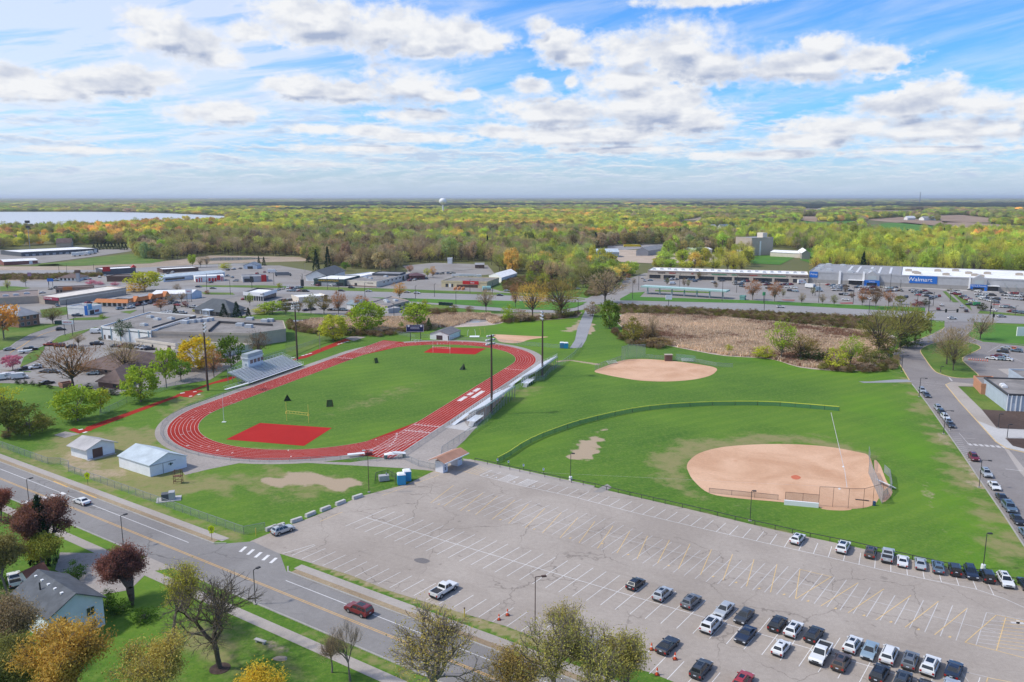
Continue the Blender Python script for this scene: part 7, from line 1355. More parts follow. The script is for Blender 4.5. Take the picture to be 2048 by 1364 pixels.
gs,ye,ze=bleacher('main silver grandstand with a white press box along the far straight',-18,16,45.6,1,12,.27,.74,.9,True,'grandstand')
pb=thing('press_box','white two level press box at the back of the main grandstand','press box',(0,0,0));PBW=mat('press_box_white',(.62,.67,.70),.6,.04)
x0,x1,y0,y1=10.5,19.5,7.6,10.4
pb.location=gs.location;pb.rotation_euler=gs.rotation_euler
MB().box(x0,x1,y0,y1,2.2,7.2).build('cabin',PBW,pb);MB().box(x0-.4,x1+.4,y0-.3,y1+.2,7.2,7.45).build('roof_deck',PBW,pb)
MB().box(x0-.1,x1+.1,y0-.03,y1,7.45,8.9).box(x0+.3,x1-.3,y0+.3,y1-.1,8.9,8.91).build('camera_parapet',mat('parapet_mesh',(.45,.50,.53),.5,alpha=.8),pb)
for k in range(4):xx=x0+1.2+k*2.2;MB().box(xx,xx+.75,y0-.06,y0+.05,5.0,6.4).box(xx+.85,xx+1.6,y0-.06,y0+.05,5.0,6.4).build('window',mat('press_window',(.18,.12,.11),.3),pb)
MB().box(x0-.06,x0+.05,y0+.6,y0+1.5,2.6,5.2).build('door',mat('pale_blue_door',(.30,.38,.44),.6),pb)
lg=MB()
for x in(x0+.3,x1-.3):lg.bar((x,y1-.2,0),(x,y1-.2,2.3),.15,.15)
lg.build('legs',STEEL,pb)
bleacher('silver visitors bleacher beside the near straight, the nearer of two',-33,-5,-46.6,-1,8,.38,.72,1.3)
bleacher('silver visitors bleacher beside the near straight, the farther of two',20,50,-46.6,-1,8,.36,.70,1.1)
def floodpole(u,vb,vt,label,rows=3):
 g=G(u,vb);H=hpx(u,vb,vt);r=thing('floodlight_pole',label,'floodlight',g,math.atan2(TC.y-g.y,TC.x-g.x)-math.pi/2,'floodlight poles round the track')
 MB().tube((0,0,0),(0,0,H-.4),.40,.24,10).build('pole',POLEM,r)
 fr=MB();hs=[]
 for k in range(rows):fr.bar((-1.7,0,H-.8-1.25*k),(1.7,0,H-.8-1.25*k),.12,.12)
 fr.build('cross_arm',POLED,r)
 for k in range(rows):
  for j in range(4 if k else 3):
   x=(-1.5+j)if k else(-1.1+1.1*j);z=H-.55-1.25*k;MB().tube((x,0,z),(x,.62,z-.38),.16,.46,10).build('lamp_head',LAMPH,r)
 return r
floodpole(416,781,643,'tall brown floodlight pole at the left of the track before the fence');floodpole(595,721,601,'tall floodlight pole at the far end of the grandstand')
floodpole(983.5,827,667,'tall floodlight pole standing in the nearer visitors bleacher');floodpole(1084.5,753,620,'tall floodlight pole behind the farther visitors bleacher')
def goalpost(a,c,hb,ht,m,label):
 A,C=G(*a),G(*c);d=(C-A);L_=d.length;r=thing('goalpost',label,'goalpost',A,ang(d))
 for x in(0,L_):MB().tube((x,0,0),(x,0,ht),.08,.06,6).build('upright',m,r)
 B=MB();B.bar((0,0,hb),(L_,0,hb),.1,.1);B.bar((0,0,hb-.7),(L_,0,hb-.7),.07,.07)
 for k in range(8):B.bar((L_*k/7,0,hb-.7),(L_*k/7,0,hb),.05,.05)
 B.build('crossbar',m,r);MB().box(-.2,.2,-.2,.2,2.2 if hb>2.4 else 1.5,2.8).box(L_-.2,L_+.2,-.2,.2,2.2 if hb>2.4 else 1.5,2.8).build('pads',m,r)
goalpost((573.5,841),(617.5,846),3.1,hpx(573.5,841,804),mat('goal_yellow',(.70,.58,.12),.5),'yellow goalpost at the near end of the field above the red apron')
goalpost((866,705),(900,707.5),2.9,hpx(866,705,683),mat('goal_pale',(.75,.55,.45),.5),'pale pinkish white goalpost on the far red apron')
NETD=mat('dark_net',(.01,.035,.02),.8,alpha=.88);NETF=mat('net_frame_brown',(.10,.08,.03),.7)
def pyramid_net(u,v,s,label,rz):
 r=thing('practice_net',label,'net',G(u,v),rz);MB().add([(-s,0,0),(s,0,0),(0,0,1.9*s),(-s*.8,s*1.2,0),(s*.8,s*1.2,0)],[(0,1,2),(1,4,2),(4,3,2),(3,0,2)]).build('net',NETD,r)
 B=MB();[B.bar(a,(0,0,1.9*s),.06,.06)for a in((-s,0,0),(s,0,0),(-s*.8,s*1.2,0),(s*.8,s*1.2,0))];B.build('frame',NETF,r)
pyramid_net(575,802,1.2,'dark green pyramid net just left above the yellow goalpost',.4);pyramid_net(928,739,1.3,'dark green pyramid net on the right side of the field',1.2)
def box_net(u,v,w_,h_,label,rz):
 r=thing('practice_net',label,'net',G(u,v),rz);MB().add([(0,0,0),(w_,0,0),(w_*.9,.5,h_),(w_*.1,.5,h_)],[(0,1,2,3)]).build('net',NETD,r)
 B=MB();P_=[(0,0,0),(w_,0,0),(w_*.9,.5,h_),(w_*.1,.5,h_)];[B.bar(P_[i],P_[(i+1)%4],.12,.12)for i in range(4)];B.bar((0,1.2,0),P_[3],.07,.07);B.bar((w_,1.2,0),P_[2],.07,.07);B.build('frame',NETF,r)
box_net(653,814,2.1,2.2,'dark square rebound net on the field right of the goalpost',.15);box_net(750,727,1.9,2.1,'dark leaning net near the far left of the field',.9)
r=thing('slender_mast','slender white mast with a thin cross wire at the left of the field','mast',G(448,844));MB().tube((0,0,0),(0,0,hpx(448,844,786)),.07,.04,6).build('mast',WHT,r);MB().box(-.6,.6,-.4,.4,0,.08).build('foot',WHT,r);MB().bar((0,0,5.6),(3.6,1.5,5.5),.03,.03).build('wire',WHT,r)
r=thing('scoreboard','navy blue scoreboard with white trim on two posts behind the far bend','scoreboard',G(821,681),-.02);wS=(G(841,681.5)-G(821,681)).length;NAVY=mat('scoreboard_navy',(.012,.022,.10),.5)
for x in(0,wS):MB().box(x-.14,x+.14,-.14,.14,0,4.3).build('post',POLED,r)
z0,z1=4.2,7.6;xa,xb=-wS*.38,wS*1.32;MB().box(xa,xb,-.3,.2,z0,z1).build('board',NAVY,r);B=MB()
for(a,b_,c_,d_)in((xa,xb,z0,z0+.12),(xa,xb,z1-.12,z1),(xa,xa+.12,z0,z1),(xb-.12,xb,z0,z1),(xa+1.9,xb-1.9,z0+1.5,z0+1.6),(xa+1.9,xb-1.9,z1-.95,z1-.88)):B.box(a,b_,-.34,-.3,c_,d_)
B.build('trim',WHT,r);DIG=mat('scoreboard_digit',(.03,.05,.16),.5)
for k in range(7):MB().box(xa+2.1+k*.58,xa+2.45+k*.58,-.33,-.3,z0+1.75,z0+2.4).build('digit',mat('digit_pale',(.35,.38,.5),.5),r)
for s_,x in((0,xa+1.15),(1,xb-1.15)):MB().tube((x,-.34,z1-.5),(x,-.30,z1-.5),.55,n=14).build('round_emblem',WHT,r)
sign(r,'HUDSON',.45,((xa+xb)/2,-.33,z1-.5),mat('digit_pale',(.35,.38,.5),.5))if False else None
for k,(u,v)in enumerate([(826,682),(834,682.5),(840,683),(830,684)]):
 o=thing('hurdle_cart','small silver frame stacked below the scoreboard, %s of four'%ordn(k),'equipment',G(u,v),.3*k,'silver frames below the scoreboard');B=MB();B.bar((-.9,0,.9),(.9,0,.9),.2,.06);[B.bar((x,-.4,0),(x*.8,.1,.9),.05,.05)for x in(-.8,.8)];B.build('rail',ALU,o)
for k,(u,v,c_)in enumerate([(935,672,'pale'),(951,671,'pale'),(961,669,'yellow'),(970,667,'yellow')]):
 o=thing('curved_cage_post','%s thin curved cage post near the far dirt diamond, %s from the left'%(c_,ordn(k)),'pole',G(u,v),0,'curved cage posts');B=MB();m_=WHT if c_=='pale' else mat('goal_yellow',(.70,.58,.12),.5);q=[(-.6*(1-math.cos(t))*(1 if k else-1),0,3.1*math.sin(t))for t in[i*.26 for i in range(7)]]
 for a,c in zip(q[:-1],q[1:]):B.tube(a,c,.09,n=5)
 B.build('post',m_,o)
o=thing('throwing_slab','pale square mat on the grass near the far diamond','mat',G(949,673));MB().box(-2.4,2.4,-2,2,0,.12).build('slab',WHT,o)
def fence(label,line,h,mesh=LINK,post=STEEL,sp=3.0,top=True,topm=None,cat='fence',name='chain_link_fence',pr=.04,group=None):
 P_=[G(*p)if not isinstance(p,Vector)else p for p in line];o0=P_[0];r=thing(name,label,cat,(o0 .x,o0 .y,0),0,group);N_,B,R_=MB(),[],MB()
 pts=[]
 for a,c in zip(P_[:-1],P_[1:]):
  a=a-o0;c=c-o0;a.z=c.z=0;ln=(c-a).length;N_.add([(a.x,a.y,.03),(c.x,c.y,.03),(c.x,c.y,h),(a.x,a.y,h)],[(0,1,2,3)])
  n=max(1,round(ln/sp));pts+=[a.lerp(c,k/n)for k in range(n)]
  if top:R_.bar((a.x,a.y,h),(c.x,c.y,h),pr*1.6,pr*1.6 if topm is None else.22)
 e=P_[-1]-o0;pts.append(Vector((e.x,e.y,0)))
 if mesh:N_.build('mesh_panel',mesh,r)
 if len(pts)<=60:
  pm=None
  for p in pts:
   if pm is None:po=MB().tube((0,0,0),(0,0,h+.05),pr,n=5).build('post',post,r);pm=po.data
   else:po=D.objects.new('post',pm);COL.objects.link(po);po.parent=r
   po.location=(p.x,p.y,0)
 else:
  Q=MB();[Q.tube((p.x,p.y,0),(p.x,p.y,h+.05),pr,n=5)for p in pts];Q.build('posts',post,r)
 if top:R_.build('top_rail',topm or post,r)
 return r
fence('grey chain link fence running along the street sidewalk in front of the sheds',[SS(-150,11.8),SS(-96,11.8)],1.8);fence('grey chain link fence along the street between the gate and the lot entrance',[SS(-86,11.8),SS(-18.5,11.8)],1.8)
fence('chain link gate between the two street fences',[SS(-96,11.8),SS(-93,13.5),SS(-89,13.5),SS(-86,11.8)],1.8)
fence('short return of the street fence at the lot entrance',[SS(-18.5,11.8),SS(-16.5,15.5)],1.8)
fence('long chain link fence behind the jump runways and grandstand',[(200,832),(270,798),(330,780),(430,748),(520,722),(610,694),(690,667),(745,664),(790,668),(830,676),(858,676)],1.8,sp=6)
tr_=[TT(TL/2-6,-TR-TW-1.8)]+[TT(-TL/2+4,-TR-TW-1.8),TT(-76,-TR-TW-1.8),TT(-79,-TR-TW+3),TT(-81,-30)]+[TT(-TL/2-(TR+TW+1.7)*math.cos(a),(TR+TW+1.7)*math.sin(a))for a in[(-.55+i*.12)for i in range(18)]]+[TT(-22,TR+TW+1.8)]
fence('low silver rail fence curving round the near bend of the track',tr_,1.05,sp=4)
fence('chain link fence from the ticket booth up to the nearer bleacher',[(882,922),(884,906),(940,868),(968,850),(1000,818),(1010,806)],1.8,sp=4)
fence('chain link fence along the slope behind the bleachers to the footpath',[(1010,806),(1012,800),(1048,768),(1088,760),(1100,745),(1130,726),(1148,712),(1164,692)],1.8,sp=4)
fence('chain link fence beside the ticket booth toward the track',[(783,917),(810,920),(837,933),(860,938),(870,940)],1.6,sp=3)
fence('chain link fence crossing the grass past the far diamond',[(900,682),(960,682),(1035,690),(1120,697),(1140,697)],1.8,sp=6)
fence('dark green outfield fence with a yellow top curving across the grass',[(995,926),(1008,919),(1022,911),(1042,897),(1062,886),(1086,875),(1110,866),(1135,857),(1160,849),(1195,840),(1230,832),(1265,825),(1300,820),(1340,816),(1380,813.5),(1425,811.5),(1470,811),(1515,811),(1560,812.5),(1620,817),(1678,822)],1.45,GNET,POLED,5.5,True,mat('yellow_cap',(.80,.78,.10),.5),name='outfield_fence',pr=.06)
fence('tall silver backstop fence at the right of the near infield',[(1737,953-6),(1748,972),(1758,996),(1764,1008)],3.4,mat('silver_mesh',(.35,.39,.42),.5,alpha=.5),STEEL,2.4,name='backstop',cat='backstop');fence('long foul line fence below the near infield with tall posts',[(1418,986),(1556,1000)],1.2,LINKD,POLED,5,name='backstop',cat='backstop')
fence('tall brown posted backstop behind home plate on the near infield',[(1637,1013),(1665,1014),(1696,1017),(1726,1017),(1764,1006)],4.6,mat('fine_mesh',(.2,.17,.15),.6,alpha=.10),POLEM,4.2,name='backstop',cat='backstop');fence('third base dugout fence of the near infield',[(1570,1006),(1605,1009),(1637,1012)],2.6,LINKD,POLEM,3,name='backstop',cat='backstop')
fence('silver mesh fence round the right hand dugout',[(1766,1000),(1783,983),(1779,955),(1768,945)],2.0,mat('silver_mesh',(.35,.39,.42),.5,alpha=.5),STEEL,3,name='backstop',cat='backstop')
fence('silver fence line along the third base side of the near infield',[(1737,947),(1739,925),(1737,912)],2.6,LINK,STEEL,3,name='backstop',cat='backstop')
MB().prism([(p.x,p.y)for p in wpoly([(1568,1008),(1637,1014.5),(1637,1016),(1568,1009.6)])],0,1.05).build('dugout_board',WHT);tag(D.objects['dugout_board'],'long low white board wall below the near infield','board wall')
def bench(u,v,rz,label,s=1.0,group=None):
 r=thing('bleacher_bench',label,'bench',G(u,v),rz,group)
 for k in range(3):MB().box(-2.2*s,2.2*s,k*.55,k*.55+.3,.4+k*.32,.46+k*.32).build('seat',WHT if s>1 else ALU,r)
 B=MB();[B.bar((x,0,0),(x,1.5,1.1),.06,.06)or B.bar((x,1.4,0),(x,1.4,1.1),.06,.06)for x in(-1.8*s,1.8*s)];B.build('frame',STEEL,r)
bench(1775,972,1.9,'white bench in the dugout right of the near infield',1.2);bench(1375,724,0,'white bench seats in the far infield dugout',1.1);bench(1226,728,.5,'silver bench behind the left fence of the far infield',1.1)
for k,(u,v)in enumerate([(1000,789),(1006,786)]):bench(u,v,TTH,'small dark bench frame between the two visitors bleachers, %s of two'%ordn(k),.5,'bench frames between the bleachers')
r=thing('dugout_box','brown slatted equipment box behind the far infield','box',G(1337.5,722.5));MB().box(-1.5,1.5,0,2,0,2.6).build('box',mat('brown_slats',(.16,.09,.07),.8),r);MB().box(-1.7,1.7,-.2,2.2,2.6,2.75).build('lid',W_TAN,r)
fence('tall chain link backstop at the left of the far infield',[(1190,741),(1210,733),(1226,728),(1244,721)],2.2,name='backstop',cat='backstop');fence('tall pale mesh backstop behind home plate of the far infield',[(1243,722),(1256,717),(1290,716)],6.0,mat('pale_mesh',(.45,.5,.5),.6,alpha=.3),STEEL,4,name='backstop',cat='backstop')
fence('low fence along the far side of the far infield',[(1290,716),(1352,721),(1392,725),(1432,733),(1465,735)],1.6,LINK,STEEL,5,name='backstop',cat='backstop');fence('green mesh fence round the far infield dugout',[(1352,720),(1390,724)],2.6,mat('green_mesh',(.20,.38,.33),.6,alpha=.35),STEEL,5,name='backstop',cat='backstop')
pl_=[(950,923),(1000,935),(1060,948),(1120,961),(1190,975),(1260,992),(1330,1008),(1400,1024),(1470,1041),(1550,1059),(1620,1075),(1700,1091),(1780,1110),(1870,1130),(1960,1150),(2060,1173)]
for q,sl in enumerate((slice(0,6),slice(5,11),slice(10,16))):fence('low dark posts with a cable between the lot and the ball field, %s stretch'%('left','middle','right')[q],pl_[sl],.95,None,POLED,3.4,True,name='cable_fence',pr=.07)
r=thing('drag_rake','dark wooden drag rake lying on the near infield','rake',G(1724,1001),-.3);MB().box(-1.4,1.4,-.12,.12,.05,.2).build('beam',POLED,r);MB().bar((0,0,.15),(1.8,-.5,.3),.05,.05).build('handle',POLEM,r)
tag(MB().tube((0,0,0),(0,0,.95),.32,.34,12).build('litter_barrel',mat('blue_barrel',(.03,.08,.18),.5)),'dark blue litter barrel at the backstop corner','barrel').location=G(1748,1011)
for(x,y)in(((-1,0),1),):pass
lt=MB();rg=random.Random(2)
for(s0,s1,t0)in((-15,-9.5,2.3),(-6.5,-3,2.3),(-1,3,2.3),(-9.5,0,5.1)):
 s=s0
 while s<s1:w_=rg.uniform(.9,1.2);lt.strip([TT(s,-TR-t0,0),TT(s+w_,-TR-t0,0)],1.5,.052);s+=w_+.22
struct(lt.build('painted_lettering',M_LINE))
r=thing('awning_frame','white awning topped long jump cover lying by the chute fence','cover',G(720,912),.3);MB().box(-3.2,1.2,-.6,.6,.6,.8).build('top',WHT,r);MB().box(1.4,3.2,-.5,.5,0,.9).build('red_crate',mat('red_crate',(.25,.04,.04),.7),r)
r=thing('storage_bins','white roofed stand with two green bins by the end of the chute','stand',G(790,916),.25)
B=MB();B.add([(-2.8,-.8,1.2),(2.8,-.8,1.2),(2.8,.8,1.2),(-2.8,.8,1.2),(0,0,1.9)],[(0,1,4),(1,2,4),(2,3,4),(3,0,4)]);B.build('roof',WHT,r)
for x in(-2.4,2.4):MB().tube((x,-.1,0),(x,-.1,1.2),.45,n=10).build('bin',mat('green_bin',(.03,.10,.09),.6),r)
def lamp(u,vb,vt,label,group=None,arm=1.2,rz=0.0,double=False,base=False,m=None,name='lamp_post',z=0.0):
 g=G(u,vb);H=hpx(u,vb,vt);r=thing(name,label,'lamp post',(g.x,g.y,z),rz,group);m=m or POLED;k=min(1.6,max(.8,g.length/260))
 MB().tube((0,0,0),(0,0,H),.10*k,.08*k,8).build('pole',m,r)
 for s in((1,-1)if double else(1,)):
  MB().bar((0,0,H),(s*arm,0,H+.05),.1,.1).build('arm',m,r);MB().box(min(s*arm,s*(arm+.75)),max(s*arm,s*(arm+.75)),-.22,.22,H-.08,H+.12).build('lamp_head',LAMPH if double else m,r)
 if base:MB().tube((0,0,0),(0,0,.9),.42,.38,12).build('base',WHT,r)
 else:MB().box(-.28,.28,-.28,.28,0,.2).build('base',KM,r)
 return r
sa=ang(SD)
for(u,vb,vt,lab)in[(59,1012,959,'black street lamp beside the bottom left crosswalk'),(247,1094,1032,'black street lamp on the near verge above the driveway'),(511,1208,1140,'black street lamp on the near verge right of the bare trees'),(885,1349,1290,'black street lamp half hidden by the tree over the street')]:lamp(u,vb,vt,lab,'black street lamps',.6,sa+math.pi/2)
lamp(1070,1269,1154,'tall brown lamp post with an angular head on the verge of the big lot',None,1.0,.2,m=POLEM);lamp(738,985,901,'brown twin headed lamp post by the portable toilets',None,.5,.1,True,m=POLEM)
lamp(1141,960,907,'black lamp post with a white base in front of the outfield fence',None,.2,0,base=True);lamp(1500,1042,982,'black lamp post before the near infield',None,.2,0);lamp(1966,1138,1067,'black lamp post with a white base behind the parked row',None,.2,0,base=True)
for k,(u,vb,vt)in enumerate([(1803,743,710),(1838,794,756),(1887,868,821),(1958,975,920)]):lamp(u,vb,vt,'dark lamp post on the left kerb of the school drive, %s from the far end'%ordn(k),'lamp posts on the drive kerb',1.3,-.3)
for k,(u,vb,vt)in enumerate([(1789,699,663),(1861,668,640),(1996,856,828),(2014,876,849),(1881,745,733),(1901,862,848)]):lamp(u,vb,vt,['dark lamp post on the grass left of the drive bend','dark lamp post at the junction verge','dark path lamp by the upper mulch bed','dark path lamp at the corner of the lower mulch bed','short post lamp on the grass island','short sign post before the crosswalk'][k],None,.3,0)
i=0
for(u,vb,vt)in[(1265,599,562),(1277,581,547),(1359,578,548),(1444,604,563),(1473,586,548),(1528,624,586),(1573,574,552),(1637,606,566),(1630,592,560),(1706,609,576),(1737,636,599),(1780,582,548),(1834,615,582),(1801,576,560),(1900,604,578),(1866,613,585),(2020,578,556),(1980,628,600),(1987,620,596),(2030,632,612)]:
 lamp(u,vb,vt,'thin dark lamp pole on the shopping centre side, %s from the left'%ordn(i),'lamp poles round the shopping centre',.5,.3*i,z=.1);i+=1
i=0
for(u,vb,vt)in[(136,638,600),(149,662,636),(288,632,602),(414,585,560),(414,568,548),(461,590,560),(504,577,552),(548,570,546),(606,576,548),(655,580,550),(678,583,556),(730,596,566),(831,598,572),(869,594,568),(912,613,584),(940,588,560),(985,590,566),(1156,630,600),(788,632,607),(604,576,552),(52,574,552),(98,570,545),(119,552,528),(188,542,528),(134,547,530),(12,571,548)]:
 lamp(u,vb,vt,'thin dark pole along the highway and its shops, %s from the left'%ordn(i),'poles along the highway',.4,.5*i,z=.1);i+=1
r=thing('radio_mast','thin radio mast with equipment rising over the left woods','mast',G(61,505));H=hpx(61,505,441);MB().tube((0,0,0),(0,0,H),.5,.3,6).build('shaft',STEEL,r);MB().box(-2.6,2.6,-1,1,H-3,H).box(-1.8,1.8,-1,1,H-9,H-6.5).build('antennas',POLED,r)
r=thing('radio_mast','very thin distant radio mast on the right of the horizon','mast',G(1839,408));MB().tube((0,0,0),(0,0,hpx(1839,408,384)),6,3,5).build('shaft',STEEL,r)
for k,(u,vb,vt)in enumerate([(640,700,664),(610,545,526),(761,545,528)]):
 r=thing('utility_pole','bare wooden utility pole %s'%['beside the grandstand trees','in front of the dark spruces','in front of the green wood'][k],'utility pole',G(u,vb));H=hpx(u,vb,vt);MB().tube((0,0,0),(0,0,H),.16,.12,6).build('pole',mat('pole_wood',(.34,.30,.25),.9),r);MB().bar((-1.2,0,H-.8),(1.2,0,H-.8),.12,.12).build('cross_arm',POLEM,r)
def signal(u,vb,vt,label,arm,rz):
 g=G(u,vb);H=hpx(u,vb,vt);r=thing('traffic_light',label,'traffic light',(g.x,g.y,.1),rz);BLK=mat('signal_black',(.015,.015,.015),.6);MB().tube((0,0,0),(0,0,H),.24,.18,8).build('pole',POLED,r)
 if arm:MB().bar((0,0,6.2),(arm,0,6.6),.22,.22).build('mast_arm',POLED,r)
 for x in([0.0]+([arm*.6,arm]if arm else[])):MB().box(x-.45,x+.45,-.5,-.1,3.6 if x==0 else 5.4,5.4 if x==0 else 7.3).build('signal_head',BLK,r)
signal(1855,645,600,'traffic light mast with a long arm at the left of the junction',16,.05);signal(1985,648,622,'traffic light pole at the right of the junction',0,0);signal(1980,630,604,'traffic light pole at the corner of the shopping car park',0,.3)
def schoolsign(u,vb,vt,label):
 g=G(u,vb);H=hpx(u,vb,vt);r=thing('school_crossing_sign',label,'sign',g,.2,'school crossing signs');MB().tube((0,0,0),(0,0,H-.9),.045,n=6).build('post',POLED,r)
 MB().add([(x,y,z)for y in(-.03,.03)for(x,z)in((-.55,H-1.25),(.55,H-1.25),(.6,H-.45),(0,H),(-.6,H-.45))],[(0,1,2,3,4),(9,8,7,6,5),(0,5,6,1),(1,6,7,2),(2,7,8,3),(3,8,9,4),(4,9,5,0)]).build('sign_plate',mat('fluorescent_yellow',(.72,.85,.0),.5),r)
 B=MB()
 for x in(-.17,.17):B.box(x-.07,x+.07,-.05,-.03,H-.95,H-.6).box(x-.05,x+.05,-.05,-.03,H-.56,H-.45).bar((x-.04,-.04,H-.95),(x-.12,-.04,H-1.15),.02,.05).bar((x+.04,-.04,H-.95),(x+.12,-.04,H-1.15),.02,.05)
 B.build('walking_figures',TRIM,r)
 MB().box(-.4,.4,-.03,.03,H-1.75,H-1.32).build('sign_plate',mat('fluorescent_yellow',(.72,.85,.0),.5),r)
schoolsign(176,970,944,'fluorescent yellow school crossing sign by the equipment shed');schoolsign(424,1080,1050,'fluorescent yellow school crossing sign near the lot entrance')
for k,(u,vb,vt)in enumerate([(995,929,917),(1017,931,921),(1047,940,928),(1087,949,936)]):
 g=G(u,vb);H=hpx(u,vb,vt);r=thing('parking_sign','small blue and white parking sign before the grass, %s from the left'%ordn(k),'sign',g,0,'accessible parking signs');MB().tube((0,0,0),(0,0,H),.05,n=6).build('post',POLED,r);MB().box(-.2,.2,-.07,-.05,H-.6,H).build('sign_plate',WHT,r);MB().box(-.13,.13,-.085,-.07,H-.33,H-.08).build('symbol',BLUS,r)
def boardsign(name,label,u,vb,vt,w_,hb,m,txt=None,tm=None,legs=2,sz=1.0):
 g=G(u,vb);H=hpx(u,vb,vt);r=thing(name,label,'sign',g,0)
 for x in((-w_*.35,w_*.35)if legs==2 else(0,)):MB().tube((x,0,0),(x,0,H-hb),.16,n=6).build('post',POLED,r)
 MB().box(-w_/2,w_/2,-.25,.25,H-hb,H).build('sign_panel',m,r)
 if txt:sign(r,txt,sz,(0,-.28,H-hb/2),tm or REDS)
 return r
boardsign('business_sign','tall white business sign with red writing by the curving street',138,672,641,5.4,1.8,WHT,'MEDICAL',REDS,sz=1.05)
boardsign('business_sign','white price board of the filling station on a pole',1337,612,590,4.0,2.8,WHT,None,legs=1);boardsign('business_sign','red and white sign beside the white hall',379,604,578,4.2,3.0,WHT,'SALE',REDS,sz=1.3);boardsign('business_sign','blue topped sign by the pink blossom trees',102,576,557,4.5,2.2,BLUS)
boardsign('business_sign','dark sign on a pole before the red and white diner',504,574,553,2.4,4.5,POLED,legs=1);boardsign('business_sign','dark sign pole before the antique shop',605,577,559,2.4,5,POLED,legs=1);boardsign('business_sign','green sign on a pole in front of the rust coloured trees',1527,606,584,1.8,2.2,mat('green_sign',(.05,.35,.12),.5),legs=1)
boardsign('business_sign','green sign by the junction side of the shopping car park',1953,612,604,4.5,1.8,mat('green_sign',(.05,.35,.12),.5));boardsign('school_sign','white and grey school sign cut by the right edge',2047,672,654,7,4.6,WHT,legs=2)
boardsign('business_sign','purple round headed sign at the left highway verge',60,560,545,3,3,mat('purple_sign',(.25,.15,.25),.6),legs=1)
TB=mat('toilet_blue',(.02,.27,.50),.45);tp=None
for k,(u,v,lab)in enumerate([(803,968,'blue portable toilet with its dark door ajar by the big lot, left one'),(814,961,'blue portable toilet by the big lot, right one'),(1124,696,'blue portable toilet beside the footpath, left one'),(1132,696.5,'blue portable toilet beside the footpath, right one')]):
 if tp is None:
  tp=thing('portable_toilet',lab,'toilet',G(u,v),.25,'portable toilets');MB().box(-.95,.95,-.95,.95,.1,2.5).build('cabin',TB,tp);MB().add([(-1.0,-1.0,2.5),(1.0,-1.0,2.5),(1.0,1.0,2.5),(-1.0,1.0,2.5),(-.7,-.7,2.8),(.7,-.7,2.8),(.7,.7,2.8),(-.7,.7,2.8)],[(0,1,5,4),(1,2,6,5),(2,3,7,6),(3,0,4,7),(4,5,6,7)]).build('roof',WHT,tp)
  MB().box(.955,.985,-.6,.7,.2,2.3).build('door',mat('toilet_door',(.02,.05,.09),.6),tp);MB().box(.96,1.0,.72,.85,.1,2.4).build('door_post',WHT,tp)
 else:dup(tp,G(u,v),.25 if k<2 else 0,lab)
cp=None
for k,(u,v)in enumerate([(543,1059),(558,1055),(593,1043),(621,1031),(651,1020),(681,1008),(715,996)]):
 lab='pale concrete block on the edge of the big lot, %s from the street'%ordn(k)
 if cp is None:
  B=MB();B.add([(-1.3,-.4,0),(1.3,-.4,0),(1.3,.4,0),(-1.3,.4,0),(-1.25,-.34,.75),(1.25,-.34,.75),(1.25,.34,.75),(-1.25,.34,.75)],[(0,1,5,4),(1,2,6,5),(2,3,7,6),(3,0,4,7),(4,5,6,7),(0,3,2,1)]);cp=tag(B.build('concrete_block',mat('block_concrete',(.50,.48,.45),.9,.15,2.)),lab,'concrete block','concrete blocks edging the lot');cp.location=G(u,v);cp.rotation_euler.z=ang(G(715,996)-G(621,1031))
 else:dup(cp,G(u,v),ang(G(715,996)-G(621,1031))+random.uniform(-.1,.1),lab)
cn_=None;CO=mat('cone_orange',(.75,.10,.03),.5);i=0
for k,(u,v,lab)in enumerate([(998,1240,'orange traffic cone near the verge, left of a pair'),(1015,1231,'orange traffic cone near the verge, right of a pair'),(1303,1300,'orange traffic cone left of the black coupe'),(1350,1319,'orange traffic cone right below the black coupe'),(1314,1350,'orange traffic cone below the black coupe at the verge')]+[(1938+4.6*j,720+.35*j,'small orange cone closing the school car park, %s from the left'%ordn(j))for j in range(9)]):
 if cn_ is None:
  cn_=thing('traffic_cone',lab,'traffic cone',G(u,v));MB().tube((0,0,.1),(0,0,1.05),.2,.07,10).build('cone_body',CO,cn_);MB().tube((0,0,.5),(0,0,.68),.155,.125,10).build('white_band',WHT,cn_);MB().box(-.3,.3,-.3,.3,0,.1).build('base',mat('cone_base',(.12,.03,.02),.7),cn_)
 else:
  o=dup(cn_,G(u,v),0,lab,scale=1.1 if k<5 else 1.0)
  if k>=5:o['group']='cones closing the school car park'
r=thing('marker_post','yellow marker post with a dark cap on the verge','post',G(929,1234));MB().tube((0,0,0),(0,0,1.5),.09,n=8).build('post',mat('yellow_post',(.62,.46,.08),.6),r);MB().tube((0,0,1.5),(0,0,1.65),.13,n=8).build('cap',POLEM,r)
r=thing('marker_post','tall yellow marker post at the corner of the street fence','post',G(512,1072));MB().tube((0,0,0),(0,0,1.7),.08,n=8).build('post',mat('yellow_post',(.62,.46,.08),.6),r)
r=thing('meter_cabinet','grey and white machine cabinet on a concrete pad in the grass','cabinet',G(338,999),.35);MB().box(-2.6,2.6,-1.6,1.6,0,.15).build('pad',M_CONW,r);MB().box(-1.5,0,-.9,.8,.15,1.6).build('dark_cabinet',W_DKGREY,r);MB().box(.02,1.3,-1.0,.7,.15,1.9).build('pale_cabinet',W_GREY,r)
r=thing('brown_scaffold','rusty brown scaffold frame in front of the storage building','frame',G(357,966),.1);RU=mat('rusty_frame',(.16,.07,.04),.8);B=MB()
for x in(-.9,.9):
 for y in(-.6,.6):B.bar((x,y,0),(x,y,3.2),.1,.1)
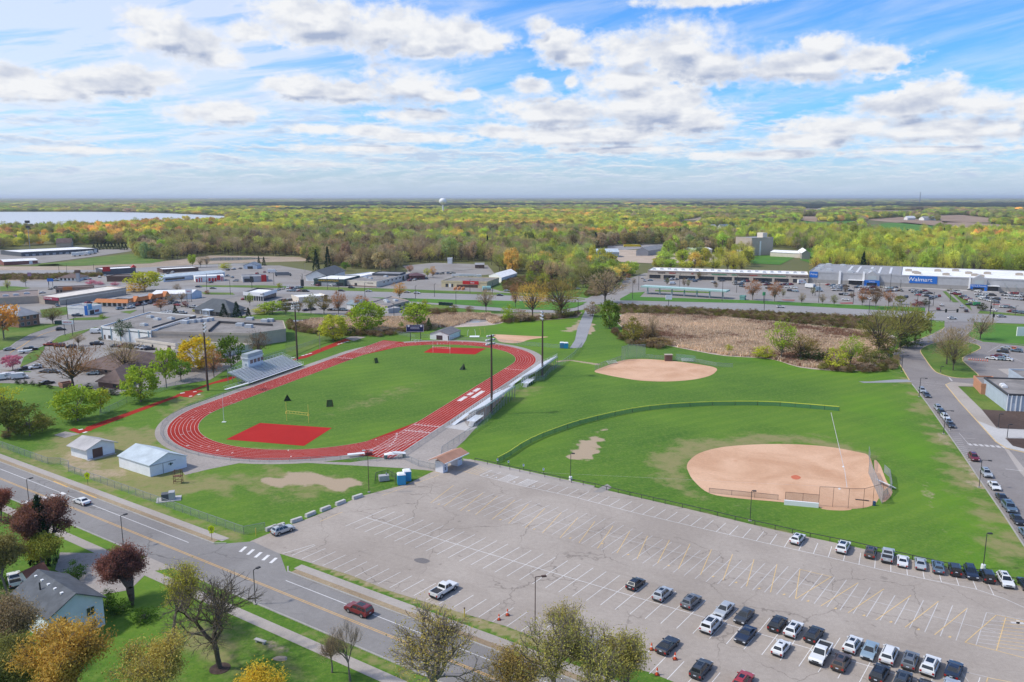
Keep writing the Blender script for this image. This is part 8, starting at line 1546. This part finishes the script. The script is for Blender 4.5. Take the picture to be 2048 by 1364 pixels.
for z in(.6,1.8,3.1):
 for y in(-.6,.6):B.bar((-.9,y,z),(.9,y,z),.08,.08)
 for x in(-.9,.9):B.bar((x,-.6,z),(x,.6,z),.08,.08)
B.bar((-.9,-.6,.6),(.9,-.6,1.8),.06,.06);B.build('frame',RU,r);MB().box(-.9,.9,-.6,.6,1.75,1.85).build('shelf',RU,r)
r=thing('stone_bench','pale stone bench on the lawn beside the sidewalk','bench',G(521,1286),-.45);MB().box(-1.05,1.05,-.28,.28,.42,.54).build('seat',M_CONW,r);[MB().box(x-.12,x+.12,-.22,.22,0,.42).build('leg',KM,r)for x in(-.7,.7)]
r=thing('boulder','flat tan boulder on the lawn below the bench','boulder',G(562,1318));bm_=bmesh.new();bmesh.ops.create_icosphere(bm_,subdivisions=3,radius=1)
for v in bm_.verts:n=mnoise.noise(v.co*1.4);v.co*=1+n*.35;v.co.x*=1.15;v.co.y*=.5;v.co.z=max(-.1,v.co.z*.35)
me=D.meshes.new('stone');bm_.to_mesh(me);bm_.free();me.materials.append(M_SAND);o=D.objects.new('stone',me);COL.objects.link(o);o.parent=r
r=thing('wheelie_bin','dark green dumpster behind the dark twiggy tree','dumpster',G(119,649),.1);MB().box(-2,2,-1,1,.1,2).build('bin',mat('dark_green_bin',(.015,.06,.05),.6),r);MB().box(-2.1,2.1,-1.1,1.1,2,2.15).build('lid',POLED,r)
i=0
for(u,v)in[(881,610.5),(888,611),(895,611.5),(902,612)]:
 r=thing('planter_bin','dark green bin in a row by the lower frontage road, %s from the left'%ordn(i),'bin',G(u,v),.1,'green bins by the frontage road');MB().box(-1.2,1.2,-.8,.8,0,1.9).build('bin',mat('dark_green_bin',(.015,.06,.05),.6),r);MB().box(-1.25,1.25,-.85,.85,1.9,2.05).build('lid',POLED,r);i+=1
r=thing('teal_tank','pale teal tank beside the yellow store','tank',G(973,580.5),.2);MB().tube((-3,0,1.6),(3,0,1.6),1.6,n=14).build('tank',mat('pale_teal_tank',(.25,.45,.43),.5),r);MB().box(-2.6,2.6,-1,1,0,.6).build('cradle',POLED,r)
r=thing('dig_machine','grey generator set fenced on the grass by the portable toilets','generator',G(768,962),.3);MB().box(-1.2,1.2,-.7,.7,.2,1.5).build('housing',W_GREY,r);MB().tube((.6,0,1.5),(.6,0,2.1),.12,n=8).build('exhaust',STEEL,r)
fence('small wire fence round the generator by the portable toilets',[(750,968),(752,955),(776,950),(792,958),(790,970)],1.3,LINKD,POLED,2,name='wire_fence')
b=MB().box(-30000,30000,-400,31000,-1,104);m=D.materials.new('haze_air');m.use_nodes=True;T=NT(m.node_tree);T.N.clear()
T.L.new(T.n('ShaderNodeVolumePrincipled',{'Color':(.80,.88,1.,1),'Density':.00005,'Anisotropy':.2}).outputs[0],T.n('ShaderNodeOutputMaterial').inputs['Volume'])
hzo=b.build('haze',m);tag(hzo,'thin pale blue haze between the camera and the horizon','haze',kind='stuff')
